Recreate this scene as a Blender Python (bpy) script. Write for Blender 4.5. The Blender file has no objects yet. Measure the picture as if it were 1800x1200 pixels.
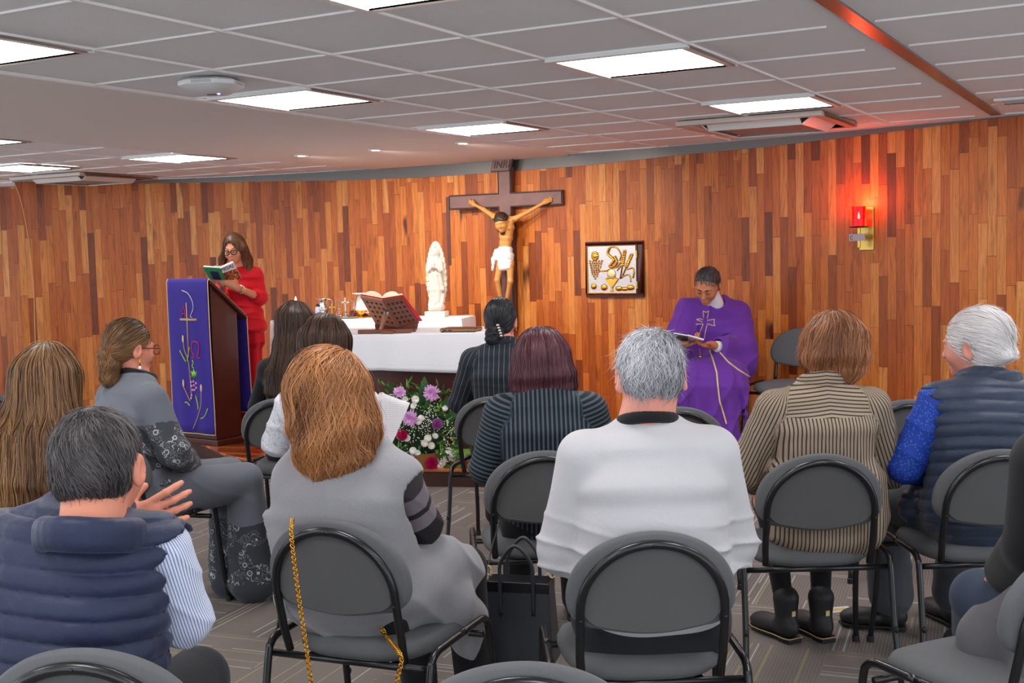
import bpy, bmesh, math, random, time
import numpy as np
from mathutils import Vector, Matrix
T0 = time.time()
PI = math.pi
random.seed(7)
rng = np.random.default_rng(11)
SC = bpy.context.scene
COL = SC.collection

# ---------------------------------------------------------------- camera
F_PX, PITCH, ROLL, CAM_Z = 2094.14, 0.07484, 0.02511, 1.52
CEIL = CAM_Z + 0.775
cp, sp, cr, sr = math.cos(PITCH), math.sin(PITCH), math.cos(ROLL), math.sin(ROLL)
FWD = Vector((0, cp, -sp)); UP0 = Vector((0, sp, cp)); R0 = Vector((1, 0, 0))
RIGHT = cr * R0 - sr * UP0
UP = sr * R0 + cr * UP0
cam = bpy.data.cameras.new('camera'); cam_ob = bpy.data.objects.new('camera', cam); COL.objects.link(cam_ob)
cam.sensor_width = 36.0; cam.lens = F_PX / 1800 * 36.0; cam.clip_start = 0.05; cam.clip_end = 100
cam_ob.matrix_world = Matrix(((RIGHT.x, UP.x, -FWD.x, 0), (RIGHT.y, UP.y, -FWD.y, 0), (RIGHT.z, UP.z, -FWD.z, CAM_Z), (0, 0, 0, 1)))
SC.camera = cam_ob

# ---------------------------------------------------------------- world, exposure
w = bpy.data.worlds.new('world'); SC.world = w; w.use_nodes = True
w.node_tree.nodes['Background'].inputs[0].default_value = (0.86, 0.93, 1.0, 1)
w.node_tree.nodes['Background'].inputs[1].default_value = 1.75
SC.view_settings.view_transform = 'Standard'; SC.view_settings.look = 'None'
SC.view_settings.gamma = 1.0; SC.view_settings.use_curve_mapping = False
SC.view_settings.exposure = 0.32
PANEL_E = 12.0          # strength of the ceiling light panels
SPOT_W = 60.0          # downlights in the plaster band
LAMP_W = 5.0           # red sanctuary lamp
FLASH_W = 0.0

# ---------------------------------------------------------------- pixel <-> world helpers (1800 x 1200)
def ray(x, y):
    a = (x - 900) / F_PX; b = (600 - y) / F_PX
    return FWD + RIGHT * a + UP * b
def at(x, y, Y):
    d = ray(x, y); t = Y / d.y
    return Vector((d.x * t, Y, CAM_Z + d.z * t))
def atz(x, y, z):
    d = ray(x, y); t = (z - CAM_Z) / d.z
    return Vector((d.x * t, d.y * t, z))
def V(*a): return Vector(a)

# ---------------------------------------------------------------- tagging
def tag(o, label=None, cat=None, group=None, kind=None):
    if label: o['label'] = label
    if cat: o['category'] = cat
    if group: o['group'] = group
    if kind: o['kind'] = kind
    return o
def empty(name, loc, rz=0.0):
    o = bpy.data.objects.new(name, None); COL.objects.link(o)
    o.location = loc; o.rotation_euler = (0, 0, rz); o.empty_display_size = 0.1
    return o
def thing(name, label, cat, loc=(0, 0, 0), rz=0.0, group=None):
    return tag(empty(name, loc, rz), label, cat, group)
def children(o): return list(o.children)
def copy_tree(o, parent=None):
    c = o.copy(); COL.objects.link(c); c.parent = parent
    for ch in children(o): copy_tree(ch, c)
    return c

# ---------------------------------------------------------------- mesh building
class MB:
    def __init__(s): s.v = []; s.f = []
    def add(s, vs, fs):
        n = len(s.v); s.v += [tuple(q) for q in vs]; s.f += [tuple(i + n for i in q) for q in fs]; return s
    def box(s, x0, x1, y0, y1, z0, z1, M=None):
        vs = [Vector(q) for q in ((x0,y0,z0),(x1,y0,z0),(x1,y1,z0),(x0,y1,z0),(x0,y0,z1),(x1,y0,z1),(x1,y1,z1),(x0,y1,z1))]
        if M is not None: vs = [M @ q for q in vs]
        return s.add(vs, [(0,3,2,1),(4,5,6,7),(0,1,5,4),(1,2,6,5),(2,3,7,6),(3,0,4,7)])
    def tube(s, pts, r, n=10, caps=True, flat=1.0, up=None):
        pts = [Vector(q) for q in pts]; m = len(pts)
        rs = [r] * m if not hasattr(r, '__len__') else list(r)
        tn = []
        for i in range(m):
            t = (pts[min(i+1, m-1)] - pts[max(i-1, 0)])
            tn.append(t.normalized() if t.length > 1e-9 else Vector((0,0,1)))
        u = Vector(up) if up is not None else (Vector((0,0,1)) if abs(tn[0].z) < .9 else Vector((1,0,0)))
        vs = []
        for i in range(m):
            a = u - tn[i] * u.dot(tn[i]); a.normalize(); b = tn[i].cross(a); u = a
            for k in range(n):
                th = 2 * PI * k / n
                vs.append(pts[i] + (a * math.cos(th) + b * math.sin(th) * flat) * rs[i])
        fs = []
        for i in range(m - 1):
            for k in range(n):
                k2 = (k + 1) % n
                fs.append((i*n+k, i*n+k2, (i+1)*n+k2, (i+1)*n+k))
        if caps: fs.append(tuple(range(n-1, -1, -1))); fs.append(tuple((m-1)*n + k for k in range(n)))
        return s.add(vs, fs)
    def lathe(s, prof, n=24, c=(0,0,0), M=None, sx=1.0, sy=1.0):
        vs = []
        for (r, z) in prof:
            for k in range(n):
                th = 2*PI*k/n; q = Vector((r*math.cos(th)*sx, r*math.sin(th)*sy, z))
                vs.append((M @ q if M is not None else q) + Vector(c))
        fs = []
        for i in range(len(prof)-1):
            for k in range(n):
                k2 = (k+1) % n; fs.append((i*n+k, i*n+k2, (i+1)*n+k2, (i+1)*n+k))
        if prof[0][0] > 1e-6: fs.append(tuple(range(n-1, -1, -1)))
        if prof[-1][0] > 1e-6: fs.append(tuple((len(prof)-1)*n+k for k in range(n)))
        return s.add(vs, fs)
    def prism(s, poly, z0, z1, M=None):
        n = len(poly)
        vs = [Vector((x, y, z0)) for x, y in poly] + [Vector((x, y, z1)) for x, y in poly]
        if M is not None: vs = [M @ q for q in vs]
        return s.add(vs, [tuple(range(n-1, -1, -1)), tuple(range(n, 2*n))] + [(i, (i+1) % n, n+(i+1) % n, n+i) for i in range(n)])
    def grid(s, fn, nu, nv, thick=None):
        vs = [fn(i/(nu-1), j/(nv-1)) for j in range(nv) for i in range(nu)]
        fs = [(j*nu+i, j*nu+i+1, (j+1)*nu+i+1, (j+1)*nu+i) for j in range(nv-1) for i in range(nu-1)]
        return s.add(vs, fs)
    def ell(s, c, r, n=12, m=8, M=None):
        prof = [(math.sin(PI*i/m), -math.cos(PI*i/m)) for i in range(m+1)]
        MM = (M if M is not None else Matrix.Identity(3)) 
        vs = []; 
        for (a, b) in prof:
            for k in range(n):
                th = 2*PI*k/n
                q = Vector((a*math.cos(th)*r[0], a*math.sin(th)*r[1], b*r[2])); vs.append(MM @ q + Vector(c))
        fs = []
        for i in range(m):
            for k in range(n):
                k2 = (k+1) % n; fs.append((i*n+k, i*n+k2, (i+1)*n+k2, (i+1)*n+k))
        return s.add(vs, fs)
    def build(s, name, mat, parent=None, smooth=False, bevel=0, solid=0, subsurf=0, loc=None, merge=True, bseg=2, angle=40):
        me = bpy.data.meshes.new(name); me.from_pydata([tuple(q) for q in s.v], [], s.f)
        if merge:
            bm = bmesh.new(); bm.from_mesh(me)
            bmesh.ops.remove_doubles(bm, verts=bm.verts, dist=1e-6)
            bmesh.ops.recalc_face_normals(bm, faces=bm.faces)
            bm.to_mesh(me); bm.free()
        o = bpy.data.objects.new(name, me); COL.objects.link(o)
        for m_ in (mat if isinstance(mat, (list, tuple)) else [mat]): me.materials.append(m_)
        if parent is not None: o.parent = parent
        if loc is not None: o.location = loc
        if smooth:
            me.polygons.foreach_set('use_smooth', [True]*len(me.polygons))
            if smooth == 'auto':
                me.set_sharp_from_angle(angle=math.radians(angle))
        if solid:
            md = o.modifiers.new('s', 'SOLIDIFY'); md.thickness = solid; md.offset = 0
        if bevel:
            md = o.modifiers.new('b', 'BEVEL'); md.width = bevel; md.segments = bseg; md.limit_method = 'ANGLE'; md.angle_limit = math.radians(35)
            me.polygons.foreach_set('use_smooth', [True]*len(me.polygons))
            md2 = o.modifiers.new('w', 'WEIGHTED_NORMAL'); md2.keep_sharp = True
        if subsurf:
            md = o.modifiers.new('u', 'SUBSURF'); md.levels = subsurf; md.render_levels = subsurf
        return o

def bez(p, n=16):
    """catmull-rom through points"""
    p = [Vector(q) for q in p]; out = []
    P = [p[0]*2 - p[1]] + p + [p[-1]*2 - p[-2]]
    for i in range(1, len(P)-2):
        for k in range(n):
            t = k/n
            out.append(0.5*((2*P[i]) + (P[i+1]-P[i-1])*t + (2*P[i-1]-5*P[i]+4*P[i+1]-P[i+2])*t*t + (-P[i-1]+3*P[i]-3*P[i+1]+P[i+2])*t**3))
    out.append(p[-1]); return out
def lerp(a, b, t): return a + (b-a)*t
def interp(xs, ys, x): return float(np.interp(x, xs, ys))

# ---------------------------------------------------------------- materials
class NT:
    def __init__(s, name):
        s.m = bpy.data.materials.new(name); s.m.use_nodes = True; s.t = s.m.node_tree; s.n = s.t.nodes
        s.b = s.n['Principled BSDF']
    def node(s, typ, ins=None, **kw):
        nd = s.n.new(typ)
        for k, v in kw.items(): setattr(nd, k, v)
        for k, v in (ins or {}).items(): s.put(nd.inputs[k], v)
        return nd
    def put(s, sock, v):
        if hasattr(v, 'is_output') : s.t.links.new(v, sock)
        elif hasattr(v, 'outputs'): s.t.links.new(v.outputs[0], sock)
        elif isinstance(v, (tuple, list)) and len(v) == 3 and sock.type == 'RGBA': sock.default_value = (*v, 1)
        else: sock.default_value = v
    def set(s, **kw):
        for k, v in kw.items(): s.put(s.b.inputs[k.replace('_', ' ')], v)
        return s
    def math(s, op, a, b=None, c=None, clamp=False):
        nd = s.n.new('ShaderNodeMath'); nd.operation = op; nd.use_clamp = clamp
        s.put(nd.inputs[0], a)
        if b is not None: s.put(nd.inputs[1], b)
        if c is not None: s.put(nd.inputs[2], c)
        return nd.outputs[0]
    def mix(s, f, a, b, blend='MIX'):
        nd = s.n.new('ShaderNodeMix'); nd.data_type = 'RGBA'; nd.blend_type = blend
        s.put(nd.inputs[0], f); s.put(nd.inputs[6], a); s.put(nd.inputs[7], b)
        return nd.outputs[2]
    def xyz(s, v):
        nd = s.n.new('ShaderNodeSeparateXYZ'); s.put(nd.inputs[0], v); return nd.outputs
    def comb(s, x, y, z=0.0):
        nd = s.n.new('ShaderNodeCombineXYZ'); s.put(nd.inputs[0], x); s.put(nd.inputs[1], y); s.put(nd.inputs[2], z); return nd.outputs[0]
    def coord(s, which='Object'):
        nd = s.n.new('ShaderNodeTexCoord'); return nd.outputs[which]
    def attr(s, name):
        nd = s.n.new('ShaderNodeAttribute'); nd.attribute_name = name; return nd
    def noise(s, vec, scale, detail=3.0, rough=0.5, dist=0.0):
        nd = s.node('ShaderNodeTexNoise', {'Scale': scale, 'Detail': detail, 'Roughness': rough, 'Distortion': dist}); s.put(nd.inputs['Vector'], vec); return nd.outputs[0]
    def scale(s, vec, sx, sy, sz):
        nd = s.node('ShaderNodeMapping', {'Scale': (sx, sy, sz)}); s.put(nd.inputs['Vector'], vec); return nd.outputs[0]
    def ramp(s, f, stops, interp='LINEAR'):
        nd = s.n.new('ShaderNodeValToRGB'); s.put(nd.inputs[0], f); cr_ = nd.color_ramp; cr_.interpolation = interp
        while len(cr_.elements) < len(stops): cr_.elements.new(0.5)
        for e, (p, c) in zip(cr_.elements, stops): e.position = p; e.color = (*c, 1) if len(c) == 3 else c
        return nd.outputs[0]
    def bump(s, h, strength=0.3, dist=0.01):
        nd = s.node('ShaderNodeBump', {'Strength': strength, 'Distance': dist}); s.put(nd.inputs['Height'], h); s.put(s.b.inputs['Normal'], nd.outputs[0]); return s
    def wnoise(s, vec, dim='3D'):
        nd = s.n.new('ShaderNodeTexWhiteNoise'); nd.noise_dimensions = dim; s.put(nd.inputs['Vector'], vec); return nd
def srgb(r, g, b):
    f = lambda c: (c/255)/12.92 if c/255 <= .04045 else ((c/255+.055)/1.055)**2.4
    return (f(r), f(g), f(b))
_MC = {}
def mat(name, col, rough=0.5, metal=0.0, bump=0, bscale=200, var=0, spec=None, sheen=0, trans=0, ior=None, emit=None, estr=0, coat=0):
    if name in _MC: return _MC[name]
    n = NT(name); n.set(Base_Color=col, Roughness=rough, Metallic=metal)
    if bump or var:
        co = n.coord(); ns = n.noise(co, bscale, 4)
        if bump: n.bump(ns, bump, 0.002)
        if var:
            n2 = n.noise(co, bscale*0.15, 3)
            n.set(Base_Color=n.mix(n2, tuple(c*(1-var) for c in col), tuple(min(1, c*(1+var)) for c in col)))
    if spec is not None: n.set(Specular_IOR_Level=spec)
    if sheen: n.set(Sheen_Weight=sheen)
    if trans: n.set(Transmission_Weight=trans)
    if ior: n.set(IOR=ior)
    if coat: n.set(Coat_Weight=coat)
    if emit: n.set(Emission_Color=emit, Emission_Strength=estr)
    _MC[name] = n.m; return n.m
# ================================================================ ROOM
def mat_wood_wall():
    n = NT('wood_wall'); uv = n.coord('UV'); X = n.xyz(uv)
    wv = n.math('DIVIDE', X[0], 0.062); ci = n.math('FLOOR', wv); fx = n.math('FRACT', wv)
    wn = n.wnoise(n.comb(ci, 3.7)).outputs[0]
    wn2 = n.wnoise(n.comb(ci, 9.1)).outputs[0]
    ln = n.math('MULTIPLY_ADD', wn2, 0.45, 0.38)
    rv = n.math('ADD', n.math('DIVIDE', X[1], ln), n.math('MULTIPLY', wn, 17.0)); ri = n.math('FLOOR', rv); fy = n.math('FRACT', rv)
    rnd = n.wnoise(n.comb(ci, ri, 1.3)); r1 = rnd.outputs[0]
    base = n.ramp(r1, [(0.0, srgb(128, 66, 30)), (0.06, srgb(158, 84, 36)), (0.26, srgb(188, 102, 42)), (0.55, srgb(206, 120, 50)), (0.80, srgb(224, 142, 66)), (1.0, srgb(238, 172, 98))])
    off = n.math('MULTIPLY', r1, 31.0)
    gv = n.comb(n.math('MULTIPLY', X[0], 34.0), n.math('MULTIPLY', X[1], 2.4), off)
    g1 = n.noise(gv, 1.0, 5, 0.65, 1.6)
    gv2 = n.comb(n.math('MULTIPLY', X[0], 220.0), n.math('MULTIPLY', X[1], 7.0), off)
    g2 = n.noise(gv2, 1.0, 3, 0.6)
    gs = n.ramp(g1, [(0.30, (0.52, 0.45, 0.40)), (0.48, (0.92, 0.90, 0.88)), (0.62, (1.08, 1.06, 1.02)), (0.8, (0.85, 0.8, 0.75))])
    c = n.mix(0.92, base, gs, 'MULTIPLY')
    c = n.mix(0.5, c, n.ramp(g2, [(0.3, (0.6, 0.55, 0.5)), (0.7, (1.15, 1.1, 1.05))]), 'MULTIPLY')
    kn = n.noise(n.comb(n.math('MULTIPLY', X[0], 6.0), n.math('MULTIPLY', X[1], 2.0), off), 1.0, 2)
    c = n.mix(n.ramp(kn, [(0.68, (0, 0, 0)), (0.78, (1, 1, 1))]), c, srgb(88, 42, 22))
    ex = n.math('MINIMUM', fx, n.math('SUBTRACT', 1.0, fx)); ey = n.math('MULTIPLY', n.math('MINIMUM', fy, n.math('SUBTRACT', 1.0, fy)), 8.0)
    e = n.math('MINIMUM', ex, ey); seam = n.math('LESS_THAN', e, 0.028)
    c = n.mix(n.math('MULTIPLY', seam, 0.55), c, srgb(70, 34, 16)); c = n.mix(1.0, c, (.92, .84, .78), 'MULTIPLY')
    n.set(Base_Color=c, Roughness=0.42, Coat_Weight=0.06, Coat_Roughness=0.25, Specular_IOR_Level=.35)
    n.bump(n.math('SUBTRACT', g1, n.math('MULTIPLY', seam, 0.6)), 0.12, 0.002)
    return n.m
def mat_platform():
    n = NT('platform_boards'); co = n.coord('Object')
    mp = n.node('ShaderNodeMapping', {'Rotation': (0, 0, 0.35)}); n.put(mp.inputs['Vector'], co); X = n.xyz(mp.outputs[0])
    wv = n.math('DIVIDE', X[1], 0.08); ci = n.math('FLOOR', wv); fx = n.math('FRACT', wv)
    wn = n.wnoise(n.comb(ci, 5.1)).outputs[0]
    rv = n.math('ADD', n.math('DIVIDE', X[0], 0.7), n.math('MULTIPLY', wn, 9)); ri = n.math('FLOOR', rv)
    r = n.wnoise(n.comb(ci, ri)).outputs[0]
    base = n.ramp(r, [(0, srgb(96, 38, 18)), (0.5, srgb(158, 72, 30)), (1, srgb(206, 116, 54))])
    g = n.noise(n.comb(n.math('MULTIPLY', X[0], 3), n.math('MULTIPLY', X[1], 60), r), 1, 4, .6, 1)
    c = n.mix(.6, base, n.ramp(g, [(.3, (.6, .5, .45)), (.7, (1.1, 1.1, 1.1))]), 'MULTIPLY')
    seam = n.math('LESS_THAN', fx, 0.05)
    c = n.mix(n.math('MULTIPLY', seam, .6), c, srgb(50, 20, 10))
    n.set(Base_Color=c, Roughness=0.22, Coat_Weight=.3, Coat_Roughness=.1); return n.m
def mat_carpet():
    n = NT('carpet'); co = n.coord('Object')
    mp = n.node('ShaderNodeMapping', {'Rotation': (0, 0, 0.37)}); n.put(mp.inputs['Vector'], co); X = n.xyz(mp.outputs[0])
    S = 0.5
    tx = n.math('DIVIDE', X[0], S); ty = n.math('DIVIDE', X[1], S)
    ix = n.math('FLOOR', tx); iy = n.math('FLOOR', ty)
    par = n.math('MODULO', n.math('ABSOLUTE', n.math('ADD', ix, iy)), 2.0)
    par = n.math('GREATER_THAN', par, 0.5)
    # stripe coordinate: across the stripes of each quarter-turned tile
    mixf = n.node('ShaderNodeMix', {0: par, 2: X[0], 3: X[1]}); sc = mixf.outputs[0]
    mixg = n.node('ShaderNodeMix', {0: par, 2: X[1], 3: X[0]}); ac = mixg.outputs[0]
    st = n.math('DIVIDE', sc, 0.0125); fi = n.math('FLOOR', st); ff = n.math('FRACT', st)
    rib = n.math('LESS_THAN', ff, 0.38)
    rn = n.wnoise(n.comb(fi, n.math('ADD', ix, n.math('MULTIPLY', iy, 13.0)), par)).outputs[0]
    brk = n.noise(n.comb(fi, n.math('MULTIPLY', ac, 2.4), ix), 1.0, 0)
    tile_r = n.wnoise(n.comb(ix, iy, 4.0)).outputs[0]
    base = n.mix(n.noise(co, 260, 3, .7), srgb(96, 87, 83), srgb(156, 146, 140))
    base = n.mix(n.math('MULTIPLY', tile_r, .25), base, srgb(98, 89, 85))
    c = n.mix(n.math('MULTIPLY', rib, n.math('MULTIPLY_ADD', tile_r, 0.35, 0.15)), base, srgb(60, 54, 53))
    lw = n.math('MULTIPLY', n.math('GREATER_THAN', rn, 0.90), n.math('GREATER_THAN', brk, 0.38))
    lw = n.math('MULTIPLY', lw, rib)
    lg = n.math('MULTIPLY', n.math('MULTIPLY', n.math('LESS_THAN', rn, 0.055), n.math('GREATER_THAN', brk, 0.42)), rib)
    c = n.mix(n.math('MULTIPLY', lw, .8), c, srgb(182, 190, 188)); c = n.mix(n.math('MULTIPLY', lg, .75), c, srgb(166, 160, 92))
    n.set(Base_Color=c, Roughness=0.95, Specular_IOR_Level=.15); n.bump(n.noise(co, 400, 2), .5, .004)
    return n.m
def mat_ceiling(): 
    n = NT('ceiling_tile'); co = n.coord('Object')
    f = n.noise(co, 120, 4, .7); f2 = n.noise(co, 1.3, 2)
    n.set(Base_Color=n.mix(f2, srgb(230, 230, 232), srgb(238, 238, 240)), Roughness=.9, Specular_IOR_Level=.2); n.bump(f, .55, .003); return n.m
M_WALL = mat_wood_wall(); M_CARPET = mat_carpet(); M_CEIL = mat_ceiling(); M_PLAT = mat_platform()
M_PLASTER = mat('plaster', srgb(228, 219, 215), .8, bump=.08, bscale=40)
M_WHITEWALL = mat('painted_wall', srgb(214, 210, 204), .8)
M_TBAR = mat('ceiling_bar', srgb(236, 232, 230), .45)
M_FASCIA = mat('brushed_metal', srgb(112, 110, 108), .34, metal=.9, bump=.15, bscale=30)
M_PANEL = mat('light_panel', (1, 1, 1), .5, emit=(1.0, .985, .97), estr=PANEL_E)
M_WHITE = mat('white_plastic', srgb(225, 225, 226), .4)
M_WHITEMET = mat('white_enamel', srgb(226, 226, 224), .35)
M_DARKGAP = mat('dark_recess', (.01, .01, .01), .8)

YAW = 0.50798; CY, SY = math.cos(YAW), math.sin(YAW); U0, V0 = -0.6115, 8.52342
def gw(u, v, z=CEIL):          # ceiling grid units -> world
    return Vector((.61*(U0 + u*CY + v*SY), .61*(V0 - u*SY + v*CY), z))

# back wall: a shallow concave arc; the points are floor-plan metres
_wx = np.array([-4.62, -3.78, -3.08, -2.45, -1.8, -.77, .04, .66, 1.16, 1.71, 2.18, 2.69, 3.05, 3.24])
_wy = np.array([11.25, 11.45, 11.42, 11.3, 11.02, 10.52, 10.05, 9.64, 9.27, 8.86, 8.46, 8.0, 7.65, 7.47])
_wc = np.polyfit(_wx, _wy, 4)
def wall_y(x):
    if x > 3.24: return float(np.polyval(_wc, 3.24)) - (x-3.24)*.8
    if x < -4.7: return float(np.polyval(_wc, -4.7)) + (x+4.7)*.1
    return float(np.polyval(_wc, x))
def wall_hit(px, py):
    """plan point and height where the sight line through a photo pixel meets the wall"""
    d = ray(px, py); lo, hi = 5.0, 14.0
    for _ in range(50):
        m = (lo+hi)/2
        if m < wall_y(d.x/d.y*m): lo = m
        else: hi = m
    return Vector((d.x/d.y*lo, lo, CAM_Z + d.z/d.y*lo))
def wall_n(x):
    e = .02; t = Vector((2*e, wall_y(x+e)-wall_y(x-e), 0)).normalized(); return Vector((t.y, -t.x, 0))   # towards the room
_tp = [(25, 320), (450, 319), (600, 317), (760, 311), (900, 301), (1040, 290), (1200, 272), (1350, 258), (1500, 240), (1640, 222), (1735, 209), (1800, 203)]
_th = [wall_hit(*q) for q in _tp]
_tx = [q.x for q in _th] + [3.6, 6.0]; _tz = [min(q.z, CEIL) for q in _th] + [CEIL, CEIL]
def wood_top(x): return min(CEIL, interp(_tx, _tz, x))
WX0 = -4.62
xs = [WX0 + (6.0 - WX0)*i/140 for i in range(141)]
def arc_mesh(name, zlo, zhi, mat_, off=0.0, uv=True, xs=xs, thick=.04):
    vs, fs, us = [], [], []; s = 0
    for i, x in enumerate(xs):
        if i: s += math.hypot(x-xs[i-1], wall_y(x)-wall_y(xs[i-1]))
        nn = wall_n(x); p = Vector((x, wall_y(x), 0)) + nn*off; q = p - nn*thick
        vs += [(p.x, p.y, zlo(x)), (p.x, p.y, zhi(x)), (q.x, q.y, zhi(x)), (q.x, q.y, zlo(x))]; us.append(s)
    for i in range(len(xs)-1):
        a = 4*i
        for k in range(4): fs.append((a+k, a+(k+1) % 4, a+4+(k+1) % 4, a+4+k))
    fs += [(0, 1, 2, 3), (4*len(xs)-1, 4*len(xs)-2, 4*len(xs)-3, 4*len(xs)-4)]
    me = bpy.data.meshes.new(name); me.from_pydata(vs, [], fs); me.materials.append(mat_)
    ul = me.uv_layers.new(name='UVMap')
    for l in me.loops: ul.data[l.index].uv = (us[l.vertex_index//4], me.vertices[l.vertex_index].co.z)
    o = bpy.data.objects.new(name, me); COL.objects.link(o); o['kind'] = 'structure'; return o
# left end of the panelling follows a slightly bowed edge
def left_edge_x(z): return WX0 + .30*max(0, (1-z/CEIL))**.6
wall_back = arc_mesh('wall_back', lambda x: 0.0, wood_top, M_WALL)
xf = [x for x in xs if wood_top(x) < CEIL-.004]
xf = [xf[0]-.02] + xf + [xf[-1]+.03] if xf else xs[:3]
arc_mesh('trim_1', wood_top, lambda x: CEIL, M_FASCIA, off=.012, xs=xf)
# bowed light seam near the left end of the panelling
m = MB(); pts = []
for (px, py) in [(26, 322), (36, 350), (47, 400), (54, 450), (59, 500), (61, 560), (63, 640), (64, 760)]:
    q = wall_hit(px, py); pts.append(q + wall_n(q.x)*.004)
m.tube(bez(pts, 6), .006, 6).build('trim_2', mat('light_seam', srgb(214, 150, 92), .4), smooth=True)['kind'] = 'structure'
# narrow dark board set in the panelling left of the crucifix
m = MB(); a = wall_hit(787, 346); b = wall_hit(790, 466); nn = wall_n(a.x); tt = Vector((-nn.y, nn.x, 0))*-1
for z0, z1 in ((b.z, a.z),):
    c = Vector((a.x, a.y, 0)); 
    vs = [c + tt*(-.017), c + tt*.017, c + tt*.017 + nn*.006, c + tt*(-.017) + nn*.006]
    m.add([(q.x, q.y, z0) for q in vs] + [(q.x, q.y, z1) for q in vs], [(0,1,2,3),(4,5,6,7),(0,1,5,4),(1,2,6,5),(2,3,7,6),(3,0,4,7)])
m.build('trim_3', mat('dark_board', srgb(92, 52, 44), .4, var=.2, bscale=60))['kind'] = 'structure'

def st(o): o['kind'] = 'structure'; return o
# wall piece further back on the left
def uvbox(name, p0, p1, z0, z1, mat_, th=.1):
    t = (Vector(p1)-Vector(p0)); L = t.length; t.normalize(); nrm = Vector((-t.y, t.x))
    vs = []
    for q in (Vector(p0), Vector(p1), Vector(p1)+nrm*th, Vector(p0)+nrm*th): vs += [(q.x, q.y, z0), (q.x, q.y, z1)]
    me = bpy.data.meshes.new(name); me.from_pydata(vs, [], [(0,2,3,1),(2,4,5,3),(4,6,7,5),(6,0,1,7),(1,3,5,7),(6,4,2,0)]); me.materials.append(mat_)
    ul = me.uv_layers.new(name='UVMap'); U = [0, 0, L, L, L, L, 0, 0]
    for l in me.loops: ul.data[l.index].uv = (U[l.vertex_index]+40, me.vertices[l.vertex_index].co.z)
    o = bpy.data.objects.new(name, me); COL.objects.link(o); return st(o)
uvbox('wall_far_left', (-9.5, 12.45), (-4.3, 12.0), 0, CEIL, M_WALL)
st(MB().box(-7.6, 6.1, -1.5, 12.8, -.1, 0).build('floor', M_CARPET))

# ceiling: tiles, T bars, plaster band, light panels
CELLS = {}
def add_cells(us, vs):
    for u in us:
        for v in vs: CELLS[(u, v)] = 1
lights_cells = [(1, -3), (1, 0), (1, 3), (-2, -3), (-2, 0), (-2, 3), (-6.6, .35), (-6.6, 3.4), (-9.05, 3.1), (4.15, 0), (4.15, -3), (4.15, 3), (1, -6), (-2, -6), (-6.6, -3), (4.15, -6), (1, -9), (-2, -9)]
B0, B1 = -5.6, -2.13
st(MB().box(-7.6, 6.1, -3.1, 12.8, CEIL+.006, CEIL+.12).build('ceiling', M_CEIL))
Mgrid = Matrix.Translation(gw(0, 0, 0)) @ Matrix.Rotation(-YAW, 4, 'Z')
U = .61
def inroom(u, v):
    p = gw(u, v); return -7.5 < p.x < 6 and -3 < p.y < 12.6
m = MB(); wide = MB()
def clipline(horizontal, k, a, b, wdt, target, step=.25):
    # consecutive grid segments kept where they lie inside the room and in front of the arc wall
    t = a; run = None
    while t <= b + 1e-6:
        p = gw(t, k) if horizontal else gw(k, t)
        ok = -7.45 < p.x < 5.95 and -2.95 < p.y < (wall_y(p.x) - .02 if p.x > -4.62 else 12.0)
        if ok and run is None: run = t
        if (not ok or t + step > b + 1e-6) and run is not None:
            e = t if ok else t - step
            if e > run:
                if horizontal: target.box(run*U, e*U, k*U - wdt/2, k*U + wdt/2, CEIL-.001, CEIL+.008, Mgrid)
                else: target.box(k*U - wdt/2, k*U + wdt/2, run*U, e*U, CEIL-.003, CEIL+.008, Mgrid)
            run = None
        t += step
for v in range(-16, 17): clipline(True, v, B1, 3.0, .008, m); clipline(True, v, 3.15, 14, .007, m)
for u in (-2.13, -1, 0, 1, 2): clipline(False, u, -17, 16, .012, m)
for u in (3.07,): clipline(False, u, -17, 16, .06, wide)
for u in [4.15+i for i in range(8)]: clipline(False, u, -17, 16, .02, m)
for v in range(-16, 17): clipline(True, v+.37, -18, B0, .010, m)
for u in [-5.6-i for i in range(12)]: clipline(False, u, -17, 16, .022, m)
st(m.build('trim_4', M_TBAR)); st(wide.build('trim_5', mat('main_runner', srgb(128, 100, 94), .25, metal=.3)))
band = MB(); v0, v1 = -12.0, 12.0; n_ = 96
poly_pts = []
for i in range(n_):
    a, b = v0+(v1-v0)*i/n_, v0+(v1-v0)*(i+1)/n_
    for j in range(14):
        ua, ub = B0+(B1-B0)*j/14, B0+(B1-B0)*(j+1)/14
        c = gw((ua+ub)/2, (a+b)/2)
        if -7.4 < c.x < 5.9 and -2.9 < c.y < (wall_y(c.x) - .05 if c.x > -4.62 else 11.9):
            band.box(ua*U, ub*U, a*U, b*U, CEIL-.008, CEIL+.01, Mgrid)
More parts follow.
